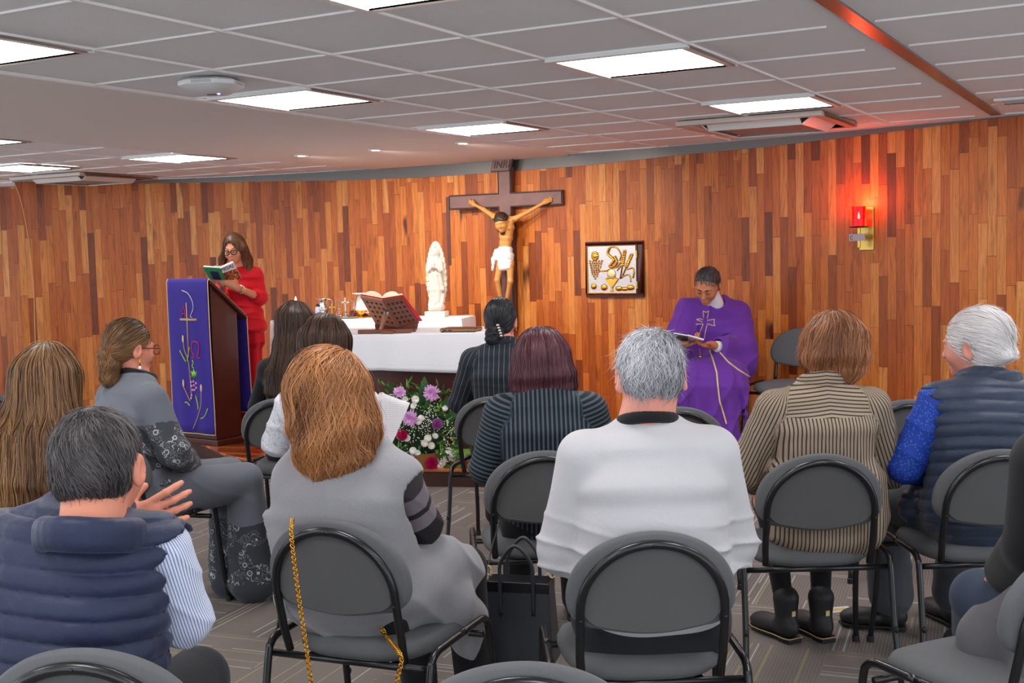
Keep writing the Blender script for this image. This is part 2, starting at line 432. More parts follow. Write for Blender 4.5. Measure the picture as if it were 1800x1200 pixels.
# merge the slabs into one surface: keep only the underside and rim
st(band.build('trim_6', M_PLASTER))
fxt = []
for i, (u, v) in enumerate(lights_cells):
    lab = {0: 'square ceiling light cut by the top edge of the photo above the reader', 1: 'largest bright square ceiling light, above and right of the crucifix', 2: 'square ceiling light just above the air conditioner near the red lamp',
           3: 'large square ceiling light at the left photo edge beside the wireless access point', 4: 'square ceiling light right of the white wireless access point', 5: 'square ceiling light above and left of the crucifix, next to the downlights',
           6: 'far ceiling light at the left photo edge, above another one', 7: 'far square ceiling light above the lectern and the reader', 8: 'far ceiling light at the left edge, beside the open air conditioner flap'}.get(i, 'square ceiling light panel over the seats, outside the photo')
    c = gw(u+.5, v+.5, CEIL)
    t = thing('ceiling_light', lab, 'light', c, -YAW, 'square ceiling light panels')
    h = U/2
    MB().box(-h+.035, h-.035, -h+.035, h-.035, -.006, .0).build('diffuser', M_PANEL, t)
    f = MB(); 
    for (x0, x1, y0, y1) in ((-h, h, -h, -h+.035), (-h, h, h-.035, h), (-h, -h+.035, -h+.035, h-.035), (h-.035, h, -h+.035, h-.035)): f.box(x0, x1, y0, y1, -.014, .002)
    f.build('frame', M_WHITEMET, t, bevel=.002)
# downlights
for i, (px, py) in enumerate([(530, 271), (660, 261), (813, 249)]):
    p = atz(px, py, CEIL)
    t = thing('downlight', ['small recessed downlight in the plaster band, leftmost of three', 'small recessed downlight in the plaster band, middle of three', 'small recessed downlight in the plaster band, nearest the crucifix'][i], 'light', p, 0, 'recessed downlights')
    MB().lathe([(.03, -.014), (.052, -.016), (.055, -.010), (.055, -.004)], 20).build('rim', M_WHITEMET, t, smooth='auto')
    MB().lathe([(.0001, -.0145), (.03, -.0145), (.03, -.010)], 16).build('bulb', mat('warm_bulb', (1, .8, .5), emit=(1, .72, .36), estr=14), t)
    L = bpy.data.lights.new('downlight_beam', 'SPOT'); L.energy = SPOT_W; L.spot_size = 1.9; L.spot_blend = .8; L.color = (1, .86, .7); L.shadow_soft_size = .04
    lo = bpy.data.objects.new('beam', L); COL.objects.link(lo); lo.parent = t; lo.location = (0, 0, -.03)
    tgt = Vector((p.x+.55, p.y+1.15, 1.2)); lo.rotation_euler = (tgt-p).to_track_quat('-Z', 'Y').to_euler()
# wireless access point
p = gw(-1.2, -.72, CEIL); p = atz(371, 140, CEIL)
t = thing('wireless_access_point', 'white faceted wireless access point with blue light on the ceiling', 'access point', (p.x, p.y, CEIL), -YAW+.4)
m = MB(); n8 = 8
def oct_(r, z, k=.55): return [(r*math.copysign(1, math.cos(a))*(1 if abs(math.cos(a)) > abs(math.sin(a)) else k), r*math.copysign(1, math.sin(a))*(1 if abs(math.sin(a)) > abs(math.cos(a)) else k), z) for a in [PI/8+PI/4*i for i in range(8)]]
R_ = [oct_(.10, 0), oct_(.125, -.012), oct_(.125, -.03), oct_(.07, -.062)]
vs = [q for r_ in R_ for q in r_]; fs = [(i*8+k, i*8+(k+1) % 8, (i+1)*8+(k+1) % 8, (i+1)*8+k) for i in range(3) for k in range(8)] + [tuple(range(24, 32)), tuple(range(7, -1, -1))]
m.add(vs, fs).build('housing', M_WHITE, t, bevel=.004)
for a in (0, PI/2, PI, -PI/2): MB().box(-.045, .045, .108, .1265, -.028, -.016, Matrix.Rotation(a, 4, 'Z')).build('vent_slot', mat('light_grey', srgb(190, 190, 192), .5), t, bevel=.002)
MB().box(-.02, .02, -.006, .006, -.0645, -.06).build('label_plate', mat('brown_plate', srgb(90, 60, 50), .5), t)
MB().ell((.035, -.01, -.063), (.006, .006, .003)).build('status_light', mat('blue_led', (.1, .3, 1), emit=(.1, .3, 1), estr=12), t)
# air conditioners (ceiling cassettes)
def cassette(uc, vc, label, size=1.0, flap=True):
    c = gw(uc, vc, CEIL); t = thing('air_conditioner', label, 'air conditioner', c, -YAW, 'ceiling cassette air conditioners')
    h = size/2; g = mat('ac_white', srgb(205, 192, 184), .45)
    m = MB(); b = .15
    for (x0, x1, y0, y1) in ((-h, h, -h, -h+b*.45), (-h, h, h-b*.45, h), (-h, -h+b*.45, -h+b*.45, h-b*.45), (h-b*.45, h, -h+b*.45, h-b*.45)): m.box(x0, x1, y0, y1, -.03, .0)
    m.build('frame', g, t, bevel=.006)
    MB().box(-h+.18, h-.18, -h+.18, h-.18, -.045, -.002).build('intake_grille', mat('ac_grille', srgb(160, 145, 138), .6, bump=.6, bscale=60), t, bevel=.004)
    MB().box(-h+.06, h-.06, -h+.06, h-.06, -.006, .0).build('air_duct', M_DARKGAP, t)
    for a in range(4):
        R = Matrix.Rotation(a*PI/2, 4, 'Z') @ Matrix.Translation((0, -h+.125, -.03)) @ Matrix.Rotation(math.radians(-38 if flap else -8), 4, 'X')
        MB().box(-h+.16, h-.16, -.045, .045, -.004, .004, R).build('flap', M_WHITEMET, t, bevel=.002)
    return t
cassette(1.0, 5.02, 'white ceiling air conditioner with open flaps left of the red lamp', .9)
cassette(-9.45, 5.35, 'white ceiling air conditioner at the far left above the wooden wall', .9)
c = gw(3.85, 4.75, CEIL); t = thing('ceiling_vent', 'small slatted ceiling vent at the right photo edge', 'vent', c, -YAW)
f = MB(); hx, hy = .38, .13
for (x0, x1, y0, y1) in ((-hx, hx, -hy, -hy+.03), (-hx, hx, hy-.03, hy), (-hx, -hx+.03, -hy+.03, hy-.03), (hx-.03, hx, -hy+.03, hy-.03)): f.box(x0, x1, y0, y1, -.012, .004)
f.build('frame', M_WHITEMET, t, bevel=.002)
MB().box(-hx+.03, hx-.03, -hy+.03, hy-.03, -.002, .004).build('dark_backing', mat('vent_dark', srgb(70, 62, 60), .7), t)
s = MB()
for k in range(7): s.box(-hx+.03, hx-.03, -.003, .006, -.009, -.004, Matrix.Translation((0, -hy+.045+k*.028, 0)))
s.build('slat', mat('light_grey', srgb(190, 190, 192), .5), t)

# platform
PLAT = .12
pf = [(-3.4, 10.6), (-2.9, 9.8), (-2.36, 9.0), (-2.1, 8.55), (-1.77, 8.2), (-1.3, 7.95), (-.8, 7.78), (-.32, 7.68), (.4, 7.55), (1.5, 7.35), (2.6, 7.2), (3.2, 7.1)]
pfs = [(q.x, q.y) for q in bez([(a, b, 0) for a, b in pf], 5)]
pbk = [(x, wall_y(x)-.001) for x in np.linspace(3.3, -3.6, 30)]
st(MB().prism(pfs + pbk, 0.0, PLAT-.02).build('floor_platform_base', mat('platform_riser', srgb(62, 32, 24), .4)))
st(MB().prism([(x, y-.015) for x, y in pfs] + pbk, PLAT-.02, PLAT).build('floor_platform', M_PLAT, bevel=.004))
# ================================================================ CHAIRS
def mat_fabric(name, col, sc=900, var=.25, bump=.35, rough=.92):
    n = NT(name); co = n.coord(); f = n.noise(co, sc, 2, .6); g = n.noise(co, 12, 2)
    n.set(Base_Color=n.mix(f, tuple(c*(1-var) for c in col), tuple(c*(1+var) for c in col)), Roughness=rough, Specular_IOR_Level=.25, Sheen_Weight=.08)
    n.bump(f, bump, .0015); return n.m
M_CHF = mat_fabric('chair_fabric', srgb(95, 96, 99))
M_CHB = mat_fabric('chair_back_shell', srgb(88, 88, 89), 500, .12, .2, .75)
M_TUBE = mat('black_tube', srgb(22, 22, 25), .28, spec=.6)
M_RUB = mat('black_rubber', srgb(18, 18, 18), .6)
RECL = math.radians(10)
def back_pt(x, z, off=0.0):       # point on the reclined, slightly dished backrest
    dz = z - .45
    return Vector((x, -.205 - dz*math.tan(RECL)*.75 + .02*(1-(x/.22)**2)*-1 + off, z))
def d_outline(w, zb, zt, n=40):
    """D shaped backrest outline: broad rounded top, lightly bowed lower edge"""
    zc = zb + (zt-zb)*.34; pts = []
    for i in range(n+1):
        a = PI*i/n; pts.append((w*math.cos(a), zc + (zt-zc)*math.sin(a)**.92))
    rr = (zc-zb)*.75
    for i in range(1, 9):
        a = i/8*PI/2; pts.append((-w + (1-math.cos(a))*rr*1.1, zc - math.sin(a)*(zc-zb)*.82))
    for i in range(1, 12):
        t = i/12; x = lerp(-w+rr*1.1, w-rr*1.1, t); pts.append((x, zc-(zc-zb)*.82 - (zc-zb)*.18*math.sin(PI*t)))
    for i in range(8, 0, -1):
        a = i/8*PI/2; pts.append((w - (1-math.cos(a))*rr*1.1, zc - math.sin(a)*(zc-zb)*.82))
    return pts
def make_chair(label):
    t = thing('stacking_chair', label, 'chair', (0, 0, 0), 0, 'grey stacking chairs')
    # backrest cushion
    ol = d_outline(.215, .555, .822); cz = sum(z for x, z in ol)/len(ol)
    m = MB(); n = len(ol)
    rings = [(.90, .028), (.97, .024), (1.0, .012), (1.0, -.004), (.955, -.014)]
    vs, fs = [], []
    for k, off in rings:
        for x, z in ol: vs.append(back_pt(x*k, cz+(z-cz)*k, off))
    for i in range(len(rings)-1):
        for j in range(n): fs.append((i*n+j, i*n+(j+1) % n, (i+1)*n+(j+1) % n, (i+1)*n+j))
    # front and back discs (rings shrinking inward)
    base = len(vs)
    for side, off0, k0 in ((0, .032, .90), (1, -.016, .955)):
        prev = 0 if side == 0 else (len(rings)-1)*n
        for kk in (.6, .3):
            st_ = len(vs)
            for x, z in ol: vs.append(back_pt(x*k0*kk, cz+(z-cz)*k0*kk, off0))
            for j in range(n): fs.append((prev+j, prev+(j+1) % n, st_+(j+1) % n, st_+j))
            prev = st_
        vs.append(back_pt(0, cz, off0)); c = len(vs)-1
        for j in range(n): fs.append((prev+j, prev+(j+1) % n, c))
    m.add(vs, fs).build('backrest', M_CHF, t, smooth=True)
    # rear shell panel inside the tube arch
    ol2 = [(x*.86, cz-.008+(z-cz)*.90) for x, z in ol]
    vs = [back_pt(x, z, -.0145) for x, z in ol2] + [back_pt(x*.97, cz+(z-cz)*.97, -.021) for x, z in ol2] + [back_pt(0, cz, -.022)]
    fs = [(j, (j+1) % n, n+(j+1) % n, n+j) for j in range(n)] + [(n+j, n+(j+1) % n, 2*n) for j in range(n)]
    MB().add(vs, fs).build('back_panel', M_CHB, t, smooth='auto')
    # tube arch
    arch = [back_pt(-.178, .432, .0), back_pt(-.182, .50, -.012)]
    for i in range(25):
        a = PI - PI*i/24; x = .182*math.cos(a); z = .62 + .176*math.sin(a); arch.append(back_pt(x, z, -.026))
    arch += [back_pt(.182, .50, -.012), back_pt(.178, .432, .0)]
    MB().tube(arch, .0115, 12).build('back_frame', M_TUBE, t, smooth=True)
    for x, z in ((-.182, .60), (.182, .60), (0, .796)):
        MB().ell(back_pt(x, z, -.038), (.004, .002, .004), 8, 5).build('screw', mat('screw_dark', srgb(60, 60, 62), .3, metal=.8), t, smooth=True)
    # seat cushion
    m = MB(); N = 40; vs, fs = [], []
    def sup(a, rx, ry, e=3.2):
        c, s_ = math.cos(a), math.sin(a)
        return (rx*math.copysign(abs(c)**(2/e), c), ry*math.copysign(abs(s_)**(2/e), s_))
    prof = [(.0, .415), (.7, .415), (.93, .418), (1.0, .432), (1.0, .446), (.95, .466), (.8, .474), (.4, .477), (0, .478)]
    for k, z in prof:
        for j in range(N):
            x, y = sup(2*PI*j/N, .215*max(k, .001), .215*max(k, .001)); x *= (1 + .08*(y/.215)); 
            dz = -.018*max(0, (y-.12)/.1)**2 if y > .12 else 0
            vs.append((x, y+.005, z+dz))
    for i in range(len(prof)-1):
        for j in range(N): fs.append((i*N+j, i*N+(j+1) % N, (i+1)*N+(j+1) % N, (i+1)*N+j))
    m.add(vs, fs).build('seat', M_CHF, t, smooth=True)
    # side frames: inverted U with rear and front leg, splayed
    for s in (-1, 1):
        for nm, y0, yt, sg in (('leg', -.285, -.20, -1), ('leg', .255, .185, 1)):
            x = s*.252
            pts = [Vector((x*1.05, y0, .014)), Vector((x*1.01, lerp(y0, yt, .45), .20)), Vector((x, lerp(y0, yt, .9), .40)), Vector((x, yt-sg*.006, .435)), Vector((x, yt-sg*.035, .452)), Vector((x, yt-sg*.08, .455)), Vector((x, 0 if sg < 0 else 0, .455))]
            l = MB().tube(bez(pts, 5), .011, 10).build('leg', M_TUBE, t, smooth=True)
            MB().lathe([(.010, 0), (.0145, 0), (.0145, .022), (.011, .026)], 12, (x*1.05, y0, 0)).build('foot_cap', M_RUB, l, smooth='auto')
            q = pts[1]; MB().ell((q.x - s*.0, q.y-.012*sg*-1, .21), (.009, .009, .012), 8, 6).build('bumper', M_RUB, l, smooth=True)
    m = MB(); m.tube([(-.252, -.185, .408), (.252, -.185, .408)], .0105, 10); m.build('rear_crossbar', M_TUBE, t, smooth=True)
    m = MB(); m.tube([(-.252, .15, .405), (.252, .15, .405)], .0105, 10); m.build('front_crossbar', M_TUBE, t, smooth=True)
    for x in (-.13, .13): MB().box(x-.012, x+.012, -.185, .15, .408, .414).build('seat_bracket', M_TUBE, t)
    return t
def chair_at(px, depth_back, yaw_deg, label, first=None, z=0.0, dx=0):
    """px: photo column of the backrest centre; depth_back: its distance; yaw: + turns the seat to the left"""
    a = math.radians(yaw_deg)
    p = at(px, 600, depth_back); o = first if first is not None else copy_tree(CHAIR0)
    if first is None: o['label'] = label
    fwd = Vector((-math.sin(a), math.cos(a), 0))
    o.location = Vector((p.x, depth_back, z)) + fwd*.235; o.location.z = z; o.rotation_euler = (0, 0, a)
    return o
CHAIR0 = make_chair('grey chair under the person in the light grey sweater, middle foreground')
CH = {}
CH['sweater'] = chair_at(1137, 2.94, 2, None, CHAIR0)
CH['coat'] = chair_at(580, 3.16, -22, 'grey chair with gold chain strap hung over its back')
CH['vest'] = chair_at(128, 2.15, -6, 'grey chair at the bottom left corner behind the navy puffer vest')
CH['empty_front'] = chair_at(900, 2.02, 0, 'empty grey chair, only its rounded top showing at bottom centre')
CH['bob'] = chair_at(950, 4.18, 3, 'grey chair with the black leather handbag hung on it')
CH['pinstripe'] = chair_at(868, 5.80, -16, 'grey chair under the person in the pinstripe jacket, beside the flowers')
CH['tweed'] = chair_at(1438, 3.98, 0, 'grey chair under the person in the striped brown blouse')
CH['elder'] = chair_at(1752, 3.98, 2, 'grey chair under the white-haired person at the right')
CH['empty_mid'] = chair_at(1592, 5.30, 0, 'empty grey chair between the brown blouse and the white-haired person')
CH['lace_far'] = chair_at(490, 5.95, -8, 'grey chair beside the red-clad reader, under the black-jacketed person')
CH['lace'] = chair_at(590, 4.75, -6, 'grey chair hidden behind the grey coat, under the white lace blouse')
CH['floral'] = chair_at(172, 4.83, -16, 'grey chair under the person in the floral grey suit')
CH['long_hair'] = chair_at(12, 3.42, -4, 'grey chair behind the long straight hair at the left edge')
CH['far_left'] = chair_at(-28, 6.6, -8, 'empty grey chair cut by the left photo edge, in front of the wooden wall')
CH['empty_behind'] = chair_at(1188, 5.25, 0, 'empty grey chair showing behind the grey-haired person\'s neck')
CH['corner'] = chair_at(1890, 2.72, 24, 'grey chair seat at the bottom right corner')
# on the platform, facing the room
a = math.radians(168)
CH['priest'] = copy_tree(CHAIR0); CH['priest']['label'] = 'grey chair under the person in the purple robe'; CH['priest'].rotation_euler = (0, 0, math.radians(170)); CH['priest'].location = (1.40, 8.42, PLAT)
CH['spare'] = copy_tree(CHAIR0); CH['spare']['label'] = 'empty grey chair beside the person in the purple robe'; CH['spare'].rotation_euler = (0, 0, math.radians(148)); CH['spare'].location = (*at(1388, 600, 8.06).xy, PLAT)
# ================================================================ ORGANIC SURFACES (signed distance fields -> surface nets)
F32 = np.float32
def npv(v): return np.array([v[0], v[1], v[2]], F32)
def rot(yaw=0, pitch=0, roll=0):
    """columns: right, forward, up. yaw + turns left, pitch + looks up, roll + tips to the left"""
    R = Matrix.Rotation(math.radians(yaw), 3, 'Z') @ Matrix.Rotation(math.radians(pitch), 3, 'X') @ Matrix.Rotation(math.radians(roll), 3, 'Y')
    return np.array([[R[i][j] for j in range(3)] for i in range(3)], F32)
class SDF:
    def __init__(s): s.ops = []; s.disp = None
    def cap(s, a, b, ra, rb=None, k=.02, tag=0, s0=0.0, ref=(1, 0, 0), mode='u'):
        s.ops.append(('cap', npv(a), npv(b), ra, ra if rb is None else rb, k, mode, tag, s0, npv(ref))); return s
    def chain(s, pts, rs, k=.02, tag=0, ref=(1, 0, 0)):
        L = 0
        for i in range(len(pts)-1):
            s.cap(pts[i], pts[i+1], rs[i], rs[i+1], k, tag, L, ref); L += (Vector(pts[i+1])-Vector(pts[i])).length
        return s
    def ell(s, c, r, R=None, k=.02, mode='u', tag=0):
        s.ops.append(('ell', npv(c), np.array(r, F32), np.eye(3, dtype=F32) if R is None else R, 0, k, mode, tag, 0, None)); return s
    def loft(s, nodes, k=.03, tag=0, e=2.4, mode='u'):
        """nodes: (centre, half width, half depth, right axis)"""
        C = np.array([npv(n[0]) for n in nodes]); A = np.array([n[1] for n in nodes], F32); B = np.array([n[2] for n in nodes], F32)
        X = np.array([npv(n[3]) for n in nodes]); X /= np.linalg.norm(X, axis=1)[:, None]
        s.ops.append(('loft', C, A, B, X, k, mode, tag, e, None)); return s
    @staticmethod
    def _prim(o, P, want=False):
        t = o[0]
        if t == 'cap':
            a, b, ra, rb = o[1], o[2], o[3], o[4]; ab = b-a; L2 = float(ab @ ab) + 1e-12
            u = np.clip(((P-a) @ ab)/L2, 0, 1); q = P - a - u[:, None]*ab
            d = np.sqrt(np.einsum('ij,ij->i', q, q)) - (ra + (rb-ra)*u)
            if not want: return d
            L = math.sqrt(L2); u = ((P-a) @ ab)/L2; ax = ab/L; r0 = o[9] - ax*float(o[9] @ ax)
            if np.linalg.norm(r0) < 1e-3: r0 = np.array([0, 1, 0], F32) - ax*ax[1]
            r0 /= np.linalg.norm(r0); r1 = np.cross(ax, r0)
            return d, o[8] + u*L, np.arctan2(q @ r1, q @ r0)*(ra+rb)/2
        if t == 'ell':
            q = (P - o[1]) @ o[3]; r = o[2]; m = q/r; k0 = np.sqrt(np.einsum('ij,ij->i', m, m)); m2 = q/(r*r); k1 = np.sqrt(np.einsum('ij,ij->i', m2, m2)) + 1e-9
            d = k0*(k0-1)/k1
            if not want: return d
            return d, q[:, 2], q[:, 0]
        C, A, B, X = o[1], o[2], o[3], o[4]; e = o[8]; best = None
        for i in range(len(C)-1):
            a, b = C[i], C[i+1]; ab = b-a; L2 = float(ab @ ab)+1e-12
            u = np.clip(((P-a) @ ab)/L2, 0, 1); q = P-a-u[:, None]*ab
            ax = ab/math.sqrt(L2); x = X[i] + (X[i+1]-X[i])*0.5; x = x - ax*float(x @ ax); x /= np.linalg.norm(x); y = np.cross(ax, x)
            hw = A[i]+(A[i+1]-A[i])*u; hd = B[i]+(B[i+1]-B[i])*u; qx, qy, qz = q @ x, q @ y, q @ ax
            mn = np.minimum(hw, hd)
            rr = (np.abs(qx/hw)**e + np.abs(qy/hd)**e)**(1/e)
            g = np.sqrt(rr*rr + (qz/(mn*.6))**2)
            d = (g-1)*mn
            if best is None: best = [d, u*math.sqrt(L2), qx, ]; acc = math.sqrt(L2)
            else:
                # blend neighbouring segments
                kk = .02; h = np.clip(.5+.5*(best[0]-d)/kk, 0, 1)
                nd = best[0]*(1-h)+d*h - kk*h*(1-h)
                sel = d < best[0]
                best = [nd, np.where(sel, acc+u*math.sqrt(L2), best[1]), np.where(sel, qx, best[2])]; acc += math.sqrt(L2)
        return best if want else best[0]
    def __call__(s, P):
        P = np.asarray(P, F32); D = np.full(len(P), .3, F32)
        for o in s.ops:
            k = o[5]; I = slice(None)
            if o[0] == 'cap' and o[6] != 'i':
                c = (o[1]+o[2])/2; r = float(np.linalg.norm(o[2]-o[1]))/2 + max(o[3], o[4]) + .07
                q = P-c; I = np.nonzero(np.einsum('ij,ij->i', q, q) < r*r)[0]
            elif o[0] == 'ell' and o[6] != 'i':
                r = float(o[2].max()) + .07; q = P-o[1]; I = np.nonzero(np.einsum('ij,ij->i', q, q) < r*r)[0]
            if not isinstance(I, slice) and len(I) == 0: continue
            A = D[I]; d = s._prim(o, P[I])
            if o[6] == 'u':
                h = np.clip(.5+.5*(A-d)/k, 0, 1); D[I] = A*(1-h)+d*h-k*h*(1-h)
            else:
                if o[6] == 's': d = -d
                h = np.clip(.5-.5*(A-d)/k, 0, 1); D[I] = A*(1-h)+d*h+k*h*(1-h)
        if s.disp is not None: D = D + s.disp(P)
        return D
    def pattern(s, P):
        best = None
        for o in s.ops:
            if o[6] != 'u' or o[7] == 9: continue
            d, a, b = s._prim(o, P, True)
            if best is None: best = [d, a, b, np.full(len(P), o[7], F32)]
            else:
                sel = d < best[0]
                best = [np.where(sel, d, best[0]), np.where(sel, a, best[1]), np.where(sel, b, best[2]), np.where(sel, F32(o[7]), best[3])]
        return np.stack([best[1], best[2], best[3]], 1).astype(F32)
    def bounds(s):
        lo, hi = np.full(3, 1e9), np.full(3, -1e9)
        for o in s.ops:
            if o[6] != 'u': continue
            if o[0] == 'cap': r = max(o[3], o[4]); pts = [o[1]-r, o[1]+r, o[2]-r, o[2]+r]
            elif o[0] == 'ell': r = float(o[2].max()); pts = [o[1]-r, o[1]+r]
            else: r = float(max(o[2].max(), o[3].max())); pts = [o[1].min(0)-r, o[1].max(0)+r]
            for q in pts: lo = np.minimum(lo, q); hi = np.maximum(hi, q)
        return lo-.03, hi+.03
def grad(f, P, e=.0015):
    g = np.stack([f(P+np.array(v, F32)*e)-f(P-np.array(v, F32)*e) for v in ((1,0,0),(0,1,0),(0,0,1))], 1)
    return g/(np.linalg.norm(g, axis=1)[:, None]+1e-9)
def polygonize(f, h=.01, box=None, proj=1, clip=None):
    lo, hi = box if box is not None else f.bounds(); lo = np.array(lo, float)
    nb = np.maximum(1, np.ceil((np.array(hi)-lo)/(4*h)).astype(int)); n = nb*4+1
    ax = [lo[i] + (np.arange(nb[i])+.5)*4*h for i in range(3)]
    G = np.stack(np.meshgrid(*ax, indexing='ij'), -1).reshape(-1, 3).astype(F32)
    dc = f(G).reshape(nb)
    act = np.abs(dc) < 4*h*1.35
    def up(a):
        b = np.zeros(n, bool); r = a.repeat(4, 0).repeat(4, 1).repeat(4, 2)
        for dx in (0, 1):
            for dy in (0, 1):
                for dz in (0, 1): b[dx:dx+r.shape[0], dy:dy+r.shape[1], dz:dz+r.shape[2]] |= r
        return b
    D = np.ones(n, F32); D[up(dc < 0)] = -1
    I = np.nonzero(up(act)); P = np.stack([lo[i]+I[i]*h for i in range(3)], 1).astype(F32)
    out = np.empty(len(P), F32)
    for c in range(0, len(P), 400000): out[c:c+400000] = f(P[c:c+400000])
    D[I] = out
    D[0], D[-1] = 1, 1; D[:, 0], D[:, -1] = 1, 1; D[:, :, 0], D[:, :, -1] = 1, 1
    S = D < 0
    cnt = np.zeros(n-1, np.int8)
    offs = [(a, b, c) for a in (0, 1) for b in (0, 1) for c in (0, 1)]
    for a, b, c in offs: cnt += S[a:n[0]-1+a, b:n[1]-1+b, c:n[2]-1+c]
    cells = np.nonzero((cnt > 0) & (cnt < 8)); M = len(cells[0])
    vals = np.stack([D[cells[0]+a, cells[1]+b, cells[2]+c] for a, b, c in offs], 1)
    pos = np.zeros((M, 3)); num = np.zeros(M)
    O = np.array(offs, float)
    for i in range(8):
        for j in range(i+1, 8):
            if np.abs(O[i]-O[j]).sum() != 1: continue
            x, y = vals[:, i], vals[:, j]; cr_ = (x < 0) != (y < 0)
            t = np.where(cr_, x/np.where(cr_, x-y, 1), 0)
            pos += np.where(cr_[:, None], O[i]+(O[j]-O[i])*t[:, None], 0); num += cr_
    vert = lo + (np.stack(cells, 1)+pos/num[:, None])*h
    idx = np.full(n-1, -1, np.int64); idx[cells] = np.arange(M)
    quads = []
    for axis in range(3):
        b, c = [(1, 2), (2, 0), (0, 1)][axis]
        s0 = [slice(None)]*3; s1 = [slice(None)]*3; s0[axis] = slice(0, n[axis]-1); s1[axis] = slice(1, n[axis])
        A0, A1 = S[tuple(s0)], S[tuple(s1)]
        E = np.nonzero(A0 != A1); E = [np.array(e) for e in E]
        ok = np.ones(len(E[0]), bool)
        for q in (b, c): ok &= (E[q] > 0) & (E[q] < n[q]-1)
        E = [e[ok] for e in E]; sgn = A0[tuple(E)]
        def cell(db, dc_):
            q = [e.copy() for e in E]; q[b] = q[b]+db; q[c] = q[c]+dc_; return idx[tuple(q)]
        Q = np.stack([cell(-1, -1), cell(0, -1), cell(0, 0), cell(-1, 0)], 1)
        Q[~sgn] = Q[~sgn][:, ::-1]; quads.append(Q)
    Q = np.concatenate(quads); Q = Q[(Q >= 0).all(1)]
    vert = vert.astype(F32)
    for _ in range(proj):
        g = grad(f, vert); vert = vert - g*np.clip(f(vert), -h, h)[:, None]*.9
    return vert, Q
def np_mesh(name, V_, Q, mats, parent=None, loc=(0, 0, 0), attrs=None, smooth=True, tris=None):
    me = bpy.data.meshes.new(name); loc = np.array(loc, F32)
    V_ = np.asarray(V_, F32) - loc
    me.vertices.add(len(V_)); me.vertices.foreach_set('co', V_.ravel())
    k = Q.shape[1]; me.loops.add(Q.size); me.polygons.add(len(Q))
    me.loops.foreach_set('vertex_index', Q.ravel().astype(np.int32))
    me.polygons.foreach_set('loop_start', (np.arange(len(Q))*k).astype(np.int32))
    me.polygons.foreach_set('use_smooth', np.full(len(Q), smooth))
    me.update(calc_edges=True); me.validate()
    for m_ in (mats if isinstance(mats, (list, tuple)) else [mats]): me.materials.append(m_)
    for nm, a in (attrs or {}).items():
        if len(a) != len(me.vertices): continue
        if a.ndim == 1: at_ = me.attributes.new(nm, 'FLOAT', 'POINT'); at_.data.foreach_set('value', a.astype(F32))
        else: at_ = me.attributes.new(nm, 'FLOAT_VECTOR', 'POINT'); at_.data.foreach_set('vector', a.astype(F32).ravel())
    o = bpy.data.objects.new(name, me); COL.objects.link(o)
    if parent is not None: o.parent = parent
    return o
def skin_obj(name, f, mats, parent, h=.01, pat=True, relax=0, **kw):
    V_, Q = polygonize(f, h, **kw)
    at_ = {'pat': f.pattern(V_)} if pat else None
    pl = tuple(parent.location) if parent is not None and parent.parent is None else (0, 0, 0)
    if parent is not None and parent.parent is not None: pl = tuple(parent.parent.location)
    return np_mesh(name, V_, Q, mats, parent, pl, at_)
def fbm(P, sc, seed=0, octs=3):
    r = np.random.default_rng(seed); out = np.zeros(len(P), F32); amp = 1
    for o in range(octs):
        for _ in range(4):
            d = r.normal(size=3); d /= np.linalg.norm(d); ph = r.uniform(0, 6.28)
            out += amp*np.sin(P @ (d*sc*(1.9**o)).astype(F32) + ph + 1.3*np.sin(P @ (r.normal(size=3)*sc*.5*(1.9**o)).astype(F32)))/4
        amp *= .5
    return out
def folds(P, f0=(0, 0, 1), sc=30, seed=0, sharp=2.0):
    """ridged cloth folds running across the direction f0"""
    r = np.random.default_rng(seed); f0 = np.array(f0, F32); n = P @ f0*sc
    w_ = 2.2*fbm(P, 6, seed, 2)
    return (1-np.abs(np.sin(n+w_)))**sharp

